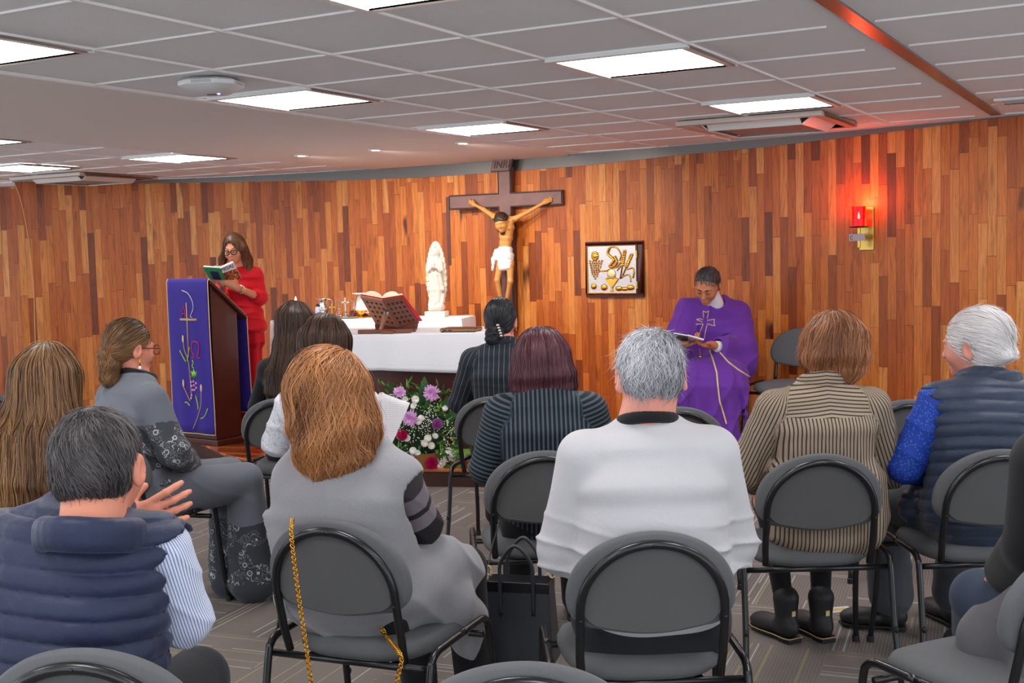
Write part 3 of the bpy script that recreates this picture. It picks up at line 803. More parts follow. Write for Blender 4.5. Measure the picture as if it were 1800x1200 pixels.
# ---------------------------------------------------------------- hair
def mat_hair(name, dark, light, rough=.42, tip=None):
    n = NT(name); a = n.attr('hv').outputs['Fac']
    c = n.mix(a, dark, light)
    if tip is not None: c = n.mix(n.attr('ht').outputs['Fac'], c, tip)
    n.set(Base_Color=c, Roughness=rough, Specular_IOR_Level=.35)
    return n.m
def hair(parent, vol, material, flow, N=3000, length=(.06, .14), step=.008, width=.0016, lift=(.0, .005), h=.008, curl=(0, 0), cull=None, seed=1, name='hair', light=None, box=None, crown=None, fuzz=.0, down=None):
    """a solid hair volume covered with fine strands that follow its surface"""
    r = np.random.default_rng(seed)
    V_, Q = polygonize(vol, h, box=box)
    hvc = np.clip(.35+.25*fbm(V_, 30, seed+5, 2), 0, 1)*.6
    roots = V_[r.integers(0, len(V_), N)] + r.normal(size=(N, 3)).astype(F32)*h*.3
    if cull is not None: roots = roots[cull(roots)]
    N = len(roots)
    if crown is not None:
        extra = None
    L = r.uniform(length[0], length[1], N); ns = int(length[1]/step)+1
    off = r.uniform(lift[0], lift[1], N).astype(F32)
    P = roots.copy(); path = []; nrm = []
    ph = (fbm(roots, 9, seed+9, 1)*2.5 + r.normal(size=N)*.25).astype(F32)
    prev = None
    for i in range(ns):
        g = grad(vol, P); d = vol(P); P = P - g*(d-off)[:, None]*.8
        path.append(P.copy()); nrm.append(g)
        t = flow(P, g) + (r.normal(size=(N, 3))*.10).astype(F32)
        if curl[0]:
            sd = np.cross(t, g); sd /= np.linalg.norm(sd, axis=1)[:, None]+1e-6
            t = t/(np.linalg.norm(t, axis=1)[:, None]+1e-6) + sd*(curl[0]*np.sin(i*step*curl[1]+ph))[:, None]
        t = t - g*np.einsum('ij,ij->i', t, g)[:, None]
        t /= np.linalg.norm(t, axis=1)[:, None]+1e-6
        if prev is not None: t = t*.6+prev*.4; t /= np.linalg.norm(t, axis=1)[:, None]+1e-6
        prev = t; P = P + t*step
    path = np.stack(path, 1); nrm = np.stack(nrm, 1)       # N, ns, 3
    if fuzz: 
        tt = np.linspace(0, 1, ns)[None, :, None]**2; path = path + nrm*tt*(r.exponential(fuzz, N)[:, None, None])
    nseg = np.clip((L/step).astype(int), 2, ns-1)
    tn = np.gradient(path, axis=1); tn /= np.linalg.norm(tn, axis=2)[:, :, None]+1e-9
    roll = r.normal(size=(N, 1, 1))*.5
    sd = np.cross(tn, nrm); sd = sd*np.cos(roll)+nrm*np.sin(roll)
    k = np.arange(ns)[None, :]/nseg[:, None]
    wd = width*np.clip(1.1-np.clip(k, 0, 1)**3, .1, 1)*r.uniform(.6, 1.3, (N, 1))
    A = path - sd*wd[:, :, None]/2; B = path + sd*wd[:, :, None]/2
    keep = np.arange(ns)[None, :] <= nseg[:, None]
    vid = np.full((N, ns), -1); vid[keep] = np.arange(keep.sum())
    SV = np.stack([A[keep], B[keep]], 1).reshape(-1, 3)
    e = keep[:, :-1] & keep[:, 1:]
    a, b = vid[:, :-1][e], vid[:, 1:][e]
    SQ = np.stack([2*a, 2*a+1, 2*b+1, 2*b], 1) + len(V_)
    cl = np.clip(.5+.45*fbm(roots, 34, seed+3, 2)+r.normal(size=N)*.16, 0, 1)
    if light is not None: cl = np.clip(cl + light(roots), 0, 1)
    hv = np.repeat(cl, ns).reshape(N, ns)[keep]; hv = np.repeat(hv, 2)
    pl = tuple(parent.location)
    return np_mesh(name, np.concatenate([V_, SV]), np.concatenate([Q, SQ]), material, parent, pl, {'hv': np.concatenate([hvc, hv])})

# ---------------------------------------------------------------- skin, head, hands
def mat_skin(name, col, red=.12):
    n = NT(name); co = n.coord(); f = n.noise(co, 18, 3); g = n.noise(co, 240, 2)
    n.set(Base_Color=n.mix(f, tuple(c*.86 for c in col), (min(1, col[0]*1.08), col[1]*.95, col[2]*.93)), Roughness=.5, Subsurface_Weight=.08, Subsurface_Radius=(.02, .008, .004), Subsurface_Scale=.3, Specular_IOR_Level=.4)
    n.bump(g, .15, .001); return n.m
SK_FAIR = mat_skin('skin_fair', srgb(222, 148, 122)); SK_TAN = mat_skin('skin_tan', srgb(214, 148, 112)); SK_BROWN = mat_skin('skin_brown', srgb(196, 130, 92)); SK_PINK = mat_skin('skin_pink', srgb(226, 158, 140))
class Head:
    def __init__(s, C, R, sc=1.0): s.C = npv(C); s.R = R; s.sc = sc
    def p(s, x, y, z): return s.C + s.R @ (np.array([x, y, z], F32)*s.sc)
    def add(s, f, neck, face=True, wide=1.0, jaw=1.0, nose=1.0, neck_r=.054, ears=True):
        p, R, k = s.p, s.R, s.sc; E = lambda c, r, kk=.02, mode='u', RR=None: f.ell(p(*c), [q*k for q in r], R if RR is None else RR, kk, mode)
        E((0, -.012, .012), (.075*wide, .093, .088))
        E((0, .020, -.018), (.066*wide, .070, .075), .03)
        E((0, .026, -.066), (.053*jaw, .060, .050), .03)
        E((0, .070, -.100), (.024*jaw, .022, .019), .025)
        if ears:
            for sx in (-1, 1):
                Re = R @ rot(sx*-18, 0, 0)
                E((sx*.079*wide, -.014, -.022), (.009, .020, .034), .006, 'u', Re)
                E((sx*.0875*wide, -.010, -.020), (.006, .011, .018), .004, 's', Re)
        if face:
            f.cap(p(0, .088, .000), p(0, .106*nose, -.036), .007*k, .0105*k, .012)
            E((0, .102*nose, -.043), (.0165, .013, .009), .008)
            for sx in (-1, 1):
                E((sx*.030, .100, -.008), (.019, .016, .013), .010, 's')
                E((sx*.030, .079, -.009), (.0155, .0125, .012), .004)
                E((sx*.026, .084, .011), (.020, .010, .006), .014)
                E((sx*.040, .060, -.040), (.020, .022, .022), .025)
            E((0, .089, -.070), (.022, .010, .0055), .005); E((0, .088, -.080), (.019, .011, .0065), .006)
            E((0, .100, -.0748), (.026, .008, .0014), .003, 's')
        f.cap(p(0, -.030, -.045), neck, neck_r*k*.95, neck_r*k*1.08, .022)
        return s
    def region(s, pts, r=None): return [s.p(*q) for q in pts]
def frame3(a, n):
    """orthonormal: forward a, palm normal n, side"""
    a = Vector(a).normalized(); n = Vector(n); n = (n - a*n.dot(a)).normalized(); return a, n, a.cross(n)
def add_hand(f, wrist, fwd, palm, side, curl=(25, 35, 40, 45), spread=6, thumb=(45, 25), sc=1.0, k=.005, mid=35):
    """side: +1 puts the thumb on the fwd x palm side. Five fingers of different lengths, each bent at its knuckles"""
    a, n, t = frame3(fwd, palm); t = t*side; W = Vector(wrist)
    R = np.array([[t.x, a.x, -n.x], [t.y, a.y, -n.y], [t.z, a.z, -n.z]], F32)
    f.ell(W + a*.045*sc, (.041*sc, .050*sc, .0155*sc), R, .012)
    f.cap(W - a*.01*sc, W + a*.02*sc, .024*sc, .027*sc, .02)
    f.ell(W + a*.030*sc + t*.026*sc + n*.006*sc, (.018*sc, .030*sc, .015*sc), R, .012)
    lens = [(.040, .026, .020), (.044, .029, .021), (.041, .027, .020), (.032, .021, .018)]
    for i in range(4):
        x = (.030 - .0195*i)*sc; b = W + a*(.088 - .004*abs(i-1.2))*sc + t*x
        ang = curl[i]; sa = math.radians((1.2-i)*spread)
        d0 = (a*math.cos(sa) + t*math.sin(sa)).normalized(); pts = [b - d0*.012*sc]; cur = 0
        for j, L in enumerate(lens[i]):
            cur += math.radians(ang if j == 0 else (mid if j == 1 else mid*.6)); pts.append(pts[-1] + (d0*math.cos(cur) + n*math.sin(cur))*(L + (.012 if j == 0 else 0))*sc)
        rs = [.0088*sc, .0086*sc, .0078*sc, .0068*sc]
        for j in range(3): f.cap(pts[j], pts[j+1], rs[j], rs[j+1], .004 if j else .007)
    a1 = math.radians(thumb[0]); b = W + a*.018*sc + t*.030*sc + n*.006*sc
    d = (a*math.cos(a1) + t*math.sin(a1)*.85 + n*math.sin(a1)*.5).normalized(); p1 = b + d*.042*sc
    d2 = (d*math.cos(math.radians(thumb[1])) + a*math.sin(math.radians(thumb[1]))).normalized(); p2 = p1 + d2*.032*sc
    f.cap(b, p1, .0125*sc, .0105*sc, .010); f.cap(p1, p2, .0103*sc, .0085*sc, .005)
    return p2

# ---------------------------------------------------------------- cloth materials that use the pattern attribute: (along, across, zone)
def cloth(name, col, rough=.85, sc=700, var=.18, bump=.3, fold=.0, sheen=.1):
    n = NT(name); co = n.coord(); f = n.noise(co, sc, 2, .6)
    c = n.mix(f, tuple(q*(1-var) for q in col), tuple(min(1, q*(1+var)) for q in col))
    n.set(Base_Color=c, Roughness=rough, Specular_IOR_Level=.25, Sheen_Weight=sheen); n.bump(n.math('ADD', f, n.math('MULTIPLY', n.noise(co, 26, 3, .6, .6), 1.5)), bump, .003)
    return n.m
def pat_nodes(n):
    o = n.xyz(n.attr('pat').outputs['Vector']); return o[0], o[1], o[2]

class Body:
    """a seated (or standing) figure in its own frame: x right, y the way it faces, z up"""
    def __init__(s, loc, yaw, tilt=0, lean=0, dz=0.0, hipz=.55):
        s.loc = Vector(loc); s.yaw = math.radians(yaw); s.c, s.s = math.cos(s.yaw), math.sin(s.yaw); s.lean = math.radians(lean); s.tilt = math.radians(tilt); s.dz = dz; s.hipz = hipz
        s.X = Vector((s.c, s.s, 0)); s.Y = Vector((-s.s, s.c, 0))
    def __call__(s, x, y, z, bend=True):
        if bend and z > s.hipz:
            k = min(1, (z-s.hipz)/.12); a = s.lean*k; b = s.tilt*k; yy, zz = y+.06, z-s.hipz
            yy, zz = yy*math.cos(a)+zz*math.sin(a), zz*math.cos(a)-yy*math.sin(a)
            xx = x*math.cos(b)+zz*math.sin(b); zz = zz*math.cos(b)-x*math.sin(b); x, y, z = xx, yy-.06, zz+s.hipz
        return s.loc + s.X*x + s.Y*y + Vector((0, 0, z+s.dz))
    def local(s, P):
        q = np.asarray(P, F32) - np.array(s.loc, F32); return np.stack([q[:, 0]*s.c+q[:, 1]*s.s, -q[:, 0]*s.s+q[:, 1]*s.c, q[:, 2]-s.dz], 1)
    def torso(s, f, g=1.0, d=1.0, inf=0.0, top=1.0, sh=1.02, k=.03, tag=0, zlo=.50, back=0.0, z_neck=None):
        """sh: shoulder-line height, g: girth"""
        X = s.X; h = sh - .50
        nodes = [(s(0, -.03, zlo), .160*g+inf, .12*d+inf, X), (s(0, -.055, .50+h*.16), .165*g+inf, .120*d+inf, X), (s(0, -.075-back, .50+h*.45), .138*g+inf, .102*d+inf, X),
                 (s(0, -.075-back, .50+h*.74), .150*g*top+inf, .108*d+inf, X), (s(0, -.06-back*.5, .50+h*.91), .128*g*top+inf*.8, .080*d+inf, X), (s(0, -.045, sh+.025), .062*top+inf*.7, .05+inf, X)]
        f.loft(nodes, k, tag); return s
# ================================================================ PEOPLE
def body_sdf(B, q, head=None, coarse_hands=False):
    f = SDF(); g = q.get('g', 1); sh = q['sh']
    B.torso(f, g, q.get('d', 1), 0, q.get('top', 1), sh)
    nk = q['neck']
    if head is not None: head.add(f, nk, **q.get('head_kw', {}))
    for i, sx in enumerate((-1, 1)):
        S, E_, W = q['S'][i], q['E'][i], q['W'][i]
        f.cap(nk - (nk-S)*.15 - Vector((0, 0, .030)), S, .038, .044, .04)
        f.cap(S, E_, .044*g, .037*g, .02); f.cap(E_, W, .037*g, .025, .015)
        hd = q.get('hand', [None, None])[i] or (None,)
        fw = hd[0] if hd[0] is not None else (W-E_).normalized()*.7 + B.Y*.3 + Vector((0, 0, -.15))
        pn = hd[1] if len(hd) > 1 else Vector((0, 0, -1))
        kw = hd[2] if len(hd) > 2 else {}
        add_hand(f, W, fw, pn, kw.pop('side', sx) if 'side' in kw else sx, sc=kw.pop('sc', 1.0), **kw)
    for i in range(2):
        f.cap(q['H'][i], q['K'][i], .078*g, .056, .03); f.cap(q['K'][i], q['A'][i], .050, .030, .02)
        f.cap(q['A'][i] - Vector((0, 0, .045)), q['T'][i] - Vector((0, 0, .018)), .022, .014, .02)
    return f
def std(B, sh=1.02, g=1.0, d=1.0, sw=.18, E=((-.25, .0, .74), (.25, .0, .74)), W=((-.09, .22, .66), (.09, .22, .66)), K=((-.11, .36, .53), (.11, .36, .53)), A=((-.12, .40, .09), (.12, .40, .09)), toe=None, neck=(0, -.045, None), top=1.0, hand=None, head_kw=None):
    q = dict(sh=sh, g=g, d=d, top=top)
    sw = sw*.90; q['S'] = [B(-sw, -.065, sh-.058), B(sw, -.065, sh-.058)]
    q['E'] = [B(*e) for e in E]; q['W'] = [B(*e) for e in W]
    q['H'] = [B(-.085, -.03, .53), B(.085, -.03, .53)]; q['K'] = [B(*e, bend=False) for e in K]; q['A'] = [B(*e, bend=False) for e in A]
    q['T'] = [B(*(toe[i] if toe else (A[i][0]*1.05, A[i][1]+.12, .05)), bend=False) for i in range(2)]
    q['neck'] = B(neck[0], neck[1], sh+.035 if neck[2] is None else neck[2])
    if hand: q['hand'] = hand
    if head_kw: q['head_kw'] = head_kw
    return q
def top_sdf(B, q, inf=.014, sleeve=.012, sleeves=True, forearm=True, zlo=.49, k=.03, trap=.0, shr=.044, cuff=None, arm_k=.018):
    f = SDF(); g = q['g']
    B.torso(f, g, q['d'], inf, q['top'], q['sh'], zlo=zlo, k=k)
    for i in range(2):
        S, E_, W = q['S'][i], q['E'][i], q['W'][i]; nk = q['neck']
        f.cap(nk - (nk-S)*.12 - Vector((0, 0, .036)), S, .036+inf, .044+inf, .045, 9)
        if sleeves:
            f.cap(S, E_, shr*g+sleeve, .040*g+sleeve, arm_k, 1+i, 0.0, tuple(B.X))
            if forearm:
                We = E_.lerp(W, .93) if cuff is None else E_.lerp(W, cuff)
                f.cap(E_, We, .040*g+sleeve, .031+sleeve, .012, 1+i, .28, tuple(B.X))
    return f
def legs_sdf(B, q, inf=.014, flare=.0, crotch=True, stop=1.0, thigh=.080):
    f = SDF(); f.loft([(B(0, -.10, .50, False), .165*q['g']+inf, .10+inf, B.X), (B(0, -.04, .54, False), .17*q['g']+inf, .12+inf, B.X), (B(0, -.06, .62, False), .165*q['g']+inf, .115+inf, B.X)], .03)
    for i in range(2):
        f.cap(q['H'][i], q['K'][i], thigh*q['g']+inf, .060+inf, .03, 3+i, 0, (0, 0, 1)); f.cap(q['K'][i], q['K'][i].lerp(q['A'][i], stop), .056+inf, .045+inf+flare, .015, 3+i, .4, tuple(B.X))
    return f
def shoe(parent, A, T, material, name='shoe', sole=None, boot=0.0, heel=.02, floor=None, L=None):
    """A ankle, T toe: upper as one closed form over a sole with a heel block"""
    fl = (A.z-.09) if floor is None else floor
    d = Vector((T.x-A.x, T.y-A.y, 0)).normalized(); r = Vector((d.y, -d.x, 0)); c = Vector((A.x, A.y, fl))
    R = np.array([[r.x, d.x, 0], [r.y, d.y, 0], [0, 0, 1]], F32)
    f = SDF(); f.ell(c + d*.10 + Vector((0, 0, .045)), (.046, .085, .036), R, .02); f.ell(c + d*.145 + Vector((0, 0, .040)), (.043, .055, .028), R, .02)
    f.ell(c - d*.01 + Vector((0, 0, .055)), (.036, .050, .045), R, .03); f.cap(c + Vector((0, 0, .06)), c + Vector((0, 0, .09+boot)), .038, .042+boot*.10, .02)
    f.cap(c + d*.05 + Vector((0, 0, -.03)), c + d*.05 + Vector((0, 0, -.028)), .001, k=.001)
    f.ell(c + d*.06 + Vector((0, 0, -.045)), (.2, .3, .058), R, .004, 's')
    o = skin_obj(name, f, material, parent, .006, pat=False)
    pl = parent.location
    m = MB(); out = [(.030, -.055), (.040, -.03), (.038, .03), (.046, .10), (.046, .15), (.034, .19), (.0, .205), (-.034, .19), (-.046, .15), (-.046, .10), (-.038, .03), (-.040, -.03), (-.030, -.055)]
    M4 = Matrix(((r.x, d.x, 0, c.x-pl.x), (r.y, d.y, 0, c.y-pl.y), (0, 0, 1, c.z-pl.z), (0, 0, 0, 1)))
    m.prism([(x, y) for x, y in out], .004 if heel < .01 else .010, .020, M4)
    s_ = m.build('sole', sole or M_RUB, o, bevel=.003)
    MB().prism([(x*.92, y) for x, y in [(.034, -.052), (.036, .01), (-.036, .01), (-.034, -.052)]], .0, .012, M4).build('heel', sole or M_RUB, o, bevel=.002)
    return o
def person(label, loc, desc=None): return thing('person', label, 'person', loc)
def collar_sdf(B, c, r, h, up=(0, 0, 1), thick=.012, front=.6):
    f = SDF(); n = 28; c = Vector(c)
    for i in range(n):
        a0, a1 = 2*PI*i/n, 2*PI*(i+1)/n
        def pt(a, z): return c + B.X*math.cos(a)*r[0] + B.Y*math.sin(a)*r[1] + Vector((0, 0, z))
        for z in np.arange(0, h+.001, .008): f.cap(pt(a0, z - .02*math.sin(a0)), pt(a1, z - .02*math.sin(a1)), thick, k=.01)
    return f
def rnd(P, sc, seed): return fbm(P, sc, seed, 2)
DOWN = np.array([0, 0, -1], F32)
def flow_fall(C, crown=(0, -.03, .10), a=.9, b=1.0, H=None, side=None, nz=.12):
    c = H.p(*crown) if H is not None else C
    def fl(P, g):
        r = P - c; r = r/(np.linalg.norm(r, axis=1)[:, None]+1e-5)
        k = np.exp(-np.maximum(0, (c[2]-P[:, 2]))/.06)[:, None]
        n = np.stack([fbm(P, 25, 3, 1), fbm(P, 25, 4, 1), fbm(P, 25, 5, 1)], 1)*nz
        return DOWN*b*(1-.6*k) + r*a*k + n
    return fl

# ---------------- materials for clothes
M_NAVYP = cloth('navy_puffer', srgb(38, 45, 72), .45, 300, .1, .25)
M_NAVYP2 = cloth('slate_puffer', srgb(50, 60, 80), .45, 300, .1, .25)
M_SWEAT = cloth('light_knit', srgb(192, 190, 195), .9, 500, .07, .35)
M_BLACKC = cloth('black_cloth', srgb(24, 24, 27), .85)
M_GREYWOOL = cloth('grey_wool', srgb(140, 139, 144), .95, 420, .18, .35, sheen=.3)
M_DKTRS = cloth('charcoal_trousers', srgb(36, 37, 42), .85)
M_REDC = cloth('red_suit', srgb(205, 14, 34), .7, 500, .06, .2)
M_PURP = cloth('purple_robe', srgb(104, 52, 156), .8, 350, .1, .3)
M_JEANS = cloth('dark_jeans', srgb(46, 56, 76), .85)
M_WHITEC = cloth('white_linen', srgb(236, 236, 240), .8, 300, .04, .2)
M_SHOE = mat('black_leather', srgb(20, 19, 20), .35, bump=.1)
M_GOLD = mat('gold', srgb(214, 160, 62), .25, 1.0)
M_GOLDP = mat('gold_trim', srgb(226, 196, 130), .5, .2)
def mat_stripes(name, ca, cb, per, duty, axis=1, zone_axis=None, rough=.85, alt=None):
    n = NT(name); s_, t_, z_ = pat_nodes(n); co = n.coord()
    u = t_ if axis == 1 else s_
    if zone_axis is not None:       # different direction on sleeves
        m_ = n.node('ShaderNodeMix', {0: n.math('GREATER_THAN', z_, .5), 2: u, 3: (s_ if zone_axis == 0 else t_)}); u = m_.outputs[0]
    f = n.math('FRACT', n.math('DIVIDE', n.math('ADD', u, 10.0), per)); k = n.math('LESS_THAN', f, duty)
    c = n.mix(k, ca, cb)
    ns = n.noise(co, 500, 2)
    c = n.mix(n.math('MULTIPLY', ns, .35), c, tuple(q*.5 for q in ca))
    n.set(Base_Color=c, Roughness=rough, Sheen_Weight=.05, Specular_IOR_Level=.25); n.bump(n.math('ADD', k, ns), .3, .002)
    return n.m
M_SHIRTS = mat_stripes('striped_shirt', srgb(238, 240, 246), srgb(112, 138, 206), .0062, .42, 1, 1)
M_PIN = mat_stripes('pinstripe', srgb(38, 42, 50), srgb(128, 140, 152), .026, .07, 1, 1)
M_RIB = mat_stripes('ribbed_black', srgb(20, 21, 26), srgb(74, 92, 106), .0165, .42, 1, 0, .7)
def mat_tweed():
    n = NT('striped_tweed'); s_, t_, z_ = pat_nodes(n); co = n.coord(); O = n.xyz(co)
    yoke = n.math('MULTIPLY', n.math('LESS_THAN', z_, .5), n.math('GREATER_THAN', O[2], .925))
    a = n.node('ShaderNodeMix', {0: yoke, 2: t_, 3: n.math('ADD', O[2], n.math('MULTIPLY', n.math('ABSOLUTE', O[0]), .12))}).outputs[0]
    b = n.node('ShaderNodeMix', {0: yoke, 2: O[2], 3: O[0]}).outputs[0]
    u = n.math('DIVIDE', n.math('ADD', a, 10.0), .0125); f = n.math('FRACT', u); line = n.math('LESS_THAN', f, .34)
    zz = n.math('PINGPONG', n.math('MULTIPLY', u, 2.0), 1.0)
    h = n.math('FRACT', n.math('ADD', n.math('DIVIDE', b, .006), zz)); hb = n.math('LESS_THAN', h, .4)
    c = n.mix(n.math('MULTIPLY', hb, .45), srgb(176, 158, 138), srgb(96, 78, 70)); c = n.mix(n.math('MULTIPLY', line, .9), c, srgb(40, 32, 32))
    n.set(Base_Color=c, Roughness=.85, Specular_IOR_Level=.2); n.bump(n.math('ADD', line, h), .25, .002); return n.m
M_TWEED = mat_tweed()
def mat_floral(name, base, dark, zt, white, dens=1.0, zb=None):
    """plain cloth that turns into dark lace with pale curling embroidery below height zt"""
    n = NT(name); co = n.coord(); O = n.xyz(co)
    nz = n.noise(co, 9, 2)
    m_ = n.math('LESS_THAN', n.math('ADD', O[2], n.math('MULTIPLY', nz, .10)), zt + .05)
    if zb is not None: m_ = n.math('MULTIPLY', m_, n.math('GREATER_THAN', O[2], zb))
    d1 = n.node('ShaderNodeMix', {0: .0}); 
    wv = n.node('ShaderNodeTexNoise', {'Scale': 14.0, 'Detail': 0.0, 'Distortion': 3.0}); n.put(wv.inputs['Vector'], co)
    ln = n.math('ABSOLUTE', n.math('SUBTRACT', n.math('FRACT', n.math('MULTIPLY', wv.outputs[0], 5.0)), .5)); l1 = n.math('LESS_THAN', ln, .055)
    vo = n.node('ShaderNodeTexVoronoi', {'Scale': 26.0*dens}, feature='F1'); n.put(vo.inputs['Vector'], co); 
    vc = n.node('ShaderNodeTexVoronoi', {'Scale': 26.0*dens}, feature='F1'); n.put(vc.inputs['Vector'], co)
    r1 = n.math('ABSOLUTE', n.math('SUBTRACT', vo.outputs['Distance'], .27)); l2 = n.math('LESS_THAN', r1, .045)
    l3 = n.math('LESS_THAN', vo.outputs['Distance'], .07)
    br = n.math('GREATER_THAN', n.noise(co, 11, 1), .50)
    L_ = n.math('MULTIPLY', n.math('MAXIMUM', n.math('MAXIMUM', l2, l3), n.math('MULTIPLY', l1, .8)), br)
    c = n.mix(m_, base, dark); c = n.mix(n.math('MULTIPLY', n.math('MULTIPLY', L_, m_), .85), c, white)
    c = n.mix(n.math('MULTIPLY', n.noise(co, 500, 2), .25), c, tuple(q*.4 for q in base))
    n.set(Base_Color=c, Roughness=.8, Specular_IOR_Level=.25, Sheen_Weight=.1); n.bump(n.math('ADD', L_, n.noise(co, 30, 3)), .25, .003); return n.m
def mat_lace():
    n = NT('white_lace'); co = n.coord(); vo = n.node('ShaderNodeTexVoronoi', {'Scale': 60.0}, feature='DISTANCE_TO_EDGE'); n.put(vo.inputs['Vector'], co)
    k = n.math('LESS_THAN', vo.outputs['Distance'], .10); z = n.noise(co, 16, 1, .5, 2)
    kk = n.math('MULTIPLY', k, n.math('GREATER_THAN', z, .5))
    n.set(Base_Color=n.mix(n.math('MULTIPLY', kk, .5), srgb(224, 224, 232), srgb(150, 152, 172)), Roughness=.85); n.bump(vo.outputs['Distance'], .5, .004); return n.m
M_LACE = mat_lace()
def mat_blue():
    n = NT('blue_patterned_shirt'); co = n.coord(); vo = n.node('ShaderNodeTexVoronoi', {'Scale': 110.0}, feature='F1'); n.put(vo.inputs['Vector'], co)
    n.set(Base_Color=n.mix(n.math('LESS_THAN', vo.outputs['Distance'], .32), srgb(24, 62, 168), srgb(60, 110, 208)), Roughness=.7); return n.m
M_BLUE = mat_blue()

HAIR_DBROWN = mat_hair('hair_dark_brown', srgb(30, 20, 17), srgb(96, 66, 50))
HAIR_BROWN = mat_hair('hair_brown', srgb(48, 30, 20), srgb(164, 118, 76))
HAIR_COPPER = mat_hair('hair_copper', srgb(96, 50, 24), srgb(214, 148, 92))
HAIR_AUBURN = mat_hair('hair_auburn', srgb(88, 46, 28), srgb(206, 140, 96))
HAIR_BURG = mat_hair('hair_burgundy', srgb(44, 18, 26), srgb(112, 66, 76), .35)
HAIR_BLACK = mat_hair('hair_black', srgb(16, 16, 20), srgb(62, 62, 70), .35)
HAIR_SALT = mat_hair('hair_dark_grey', srgb(22, 20, 23), srgb(104, 97, 98))
HAIR_GREY = mat_hair('hair_grey', srgb(96, 96, 104), srgb(216, 216, 222))
HAIR_WHITE = mat_hair('hair_white', srgb(206, 198, 198), srgb(252, 249, 250), .55)
PEOPLE = {}
def finish_body(root, f, skin, h=.008): return skin_obj('body', f, skin, root, h, pat=False)
def short_hair(root, H, material, N=3500, length=(.02, .045), curl=(0, 0), light=None, nape=-.055, top=.0, front=.085, h=.006, width=.0015, seed=1, thick=.0, lift=(0, .006), fuzz=.003, part=None, wide=1.0, crown=(0, -.03, .09), flow=None, side=.0, extra=None):
    v = SDF(); v.ell(H.p(0, -.018, .014), [q*H.sc for q in (.079*wide+thick, .097+thick, .092+thick+top)], H.R)
    v.ell(H.p(0, -.045, -.035), [q*H.sc for q in (.066*wide+thick, .062+thick, .055+thick)], H.R, .02)
    if extra: extra(v)
    v.ell(H.p(0, front+.055, -.055), [q*H.sc for q in (.095, .088, .105)], H.R, .01, 's')
    for sx in (-1, 1): v.ell(H.p(sx*.092*wide, -.006, -.034), [q*H.sc for q in (.026, .030, .044)], H.R, .008, 's')
    v.ell(H.p(0, -.05, nape-.06), [q*H.sc for q in (.12, .14, .055)], H.R, .012, 's')
    return hair(root, v, material, flow or flow_fall(None, crown, 1.0, .8, H, nz=.5), N, length, .006, width, lift, h, curl=curl, seed=seed, fuzz=fuzz, light=light)

# ================= 1. man in the light grey sweater
def p_sweater():
    B = Body((.352, 3.175, 0), 2, lean=2)
    root = person('grey-haired person from behind in a plain light grey sweater, head bowed', (.352, 3.175, 0)); B0 = B
    q = std(B, sh=1.03, g=1.14, d=1.12, sw=.185, E=((-.232, -.02, .72), (.232, -.02, .72)), W=((-.13, .20, .66), (.13, .20, .66)), top=1.02)
    H = Head(at(1143, 655, 3.16), rot(0, -22, 0), 1.04)
    q['neck'] = B(0, -.055, 1.075)
    q['head_kw'] = dict(neck_r=.066, wide=1.06)
    finish_body(root, body_sdf(B, q, H), SK_PINK, .008)
    f = top_sdf(B, q, .022, .020, shr=.050, zlo=.60)
    f.loft([(B(0, -.09, .66), .190, .135, B.X), (B(0, -.09, .80), .182, .130, B.X)], .05)
    def disp(P):
        L = B.local(P); side = np.clip(np.abs(L[:, 0])/.2, 0, 1)
        a = folds(L, (0.25, .2, 1), 42, 3, 3)*np.clip((.86-L[:, 2])/.15, 0, 1)*np.clip((L[:, 2]-.55)/.1, 0, 1)
        return -.013*a*(.3+.7*side) - .005*fbm(L, 14, 8, 2)
    f.disp = disp
    skin_obj('sweater', f, M_SWEAT, root, .007)
    skin_obj('shirt_collar', collar_sdf(B, B(0, -.062, 1.062), (.070, .068), .014, thick=.010), M_BLACKC, root, .006, pat=False)
    skin_obj('trousers', legs_sdf(B, q), M_DKTRS, root, .010)
    for i in range(2): shoe(root, q['A'][i], q['T'][i], M_SHOE)
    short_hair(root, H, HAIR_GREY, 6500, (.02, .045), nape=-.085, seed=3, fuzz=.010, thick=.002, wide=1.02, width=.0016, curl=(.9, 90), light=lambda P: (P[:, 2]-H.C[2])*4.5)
p_sweater()
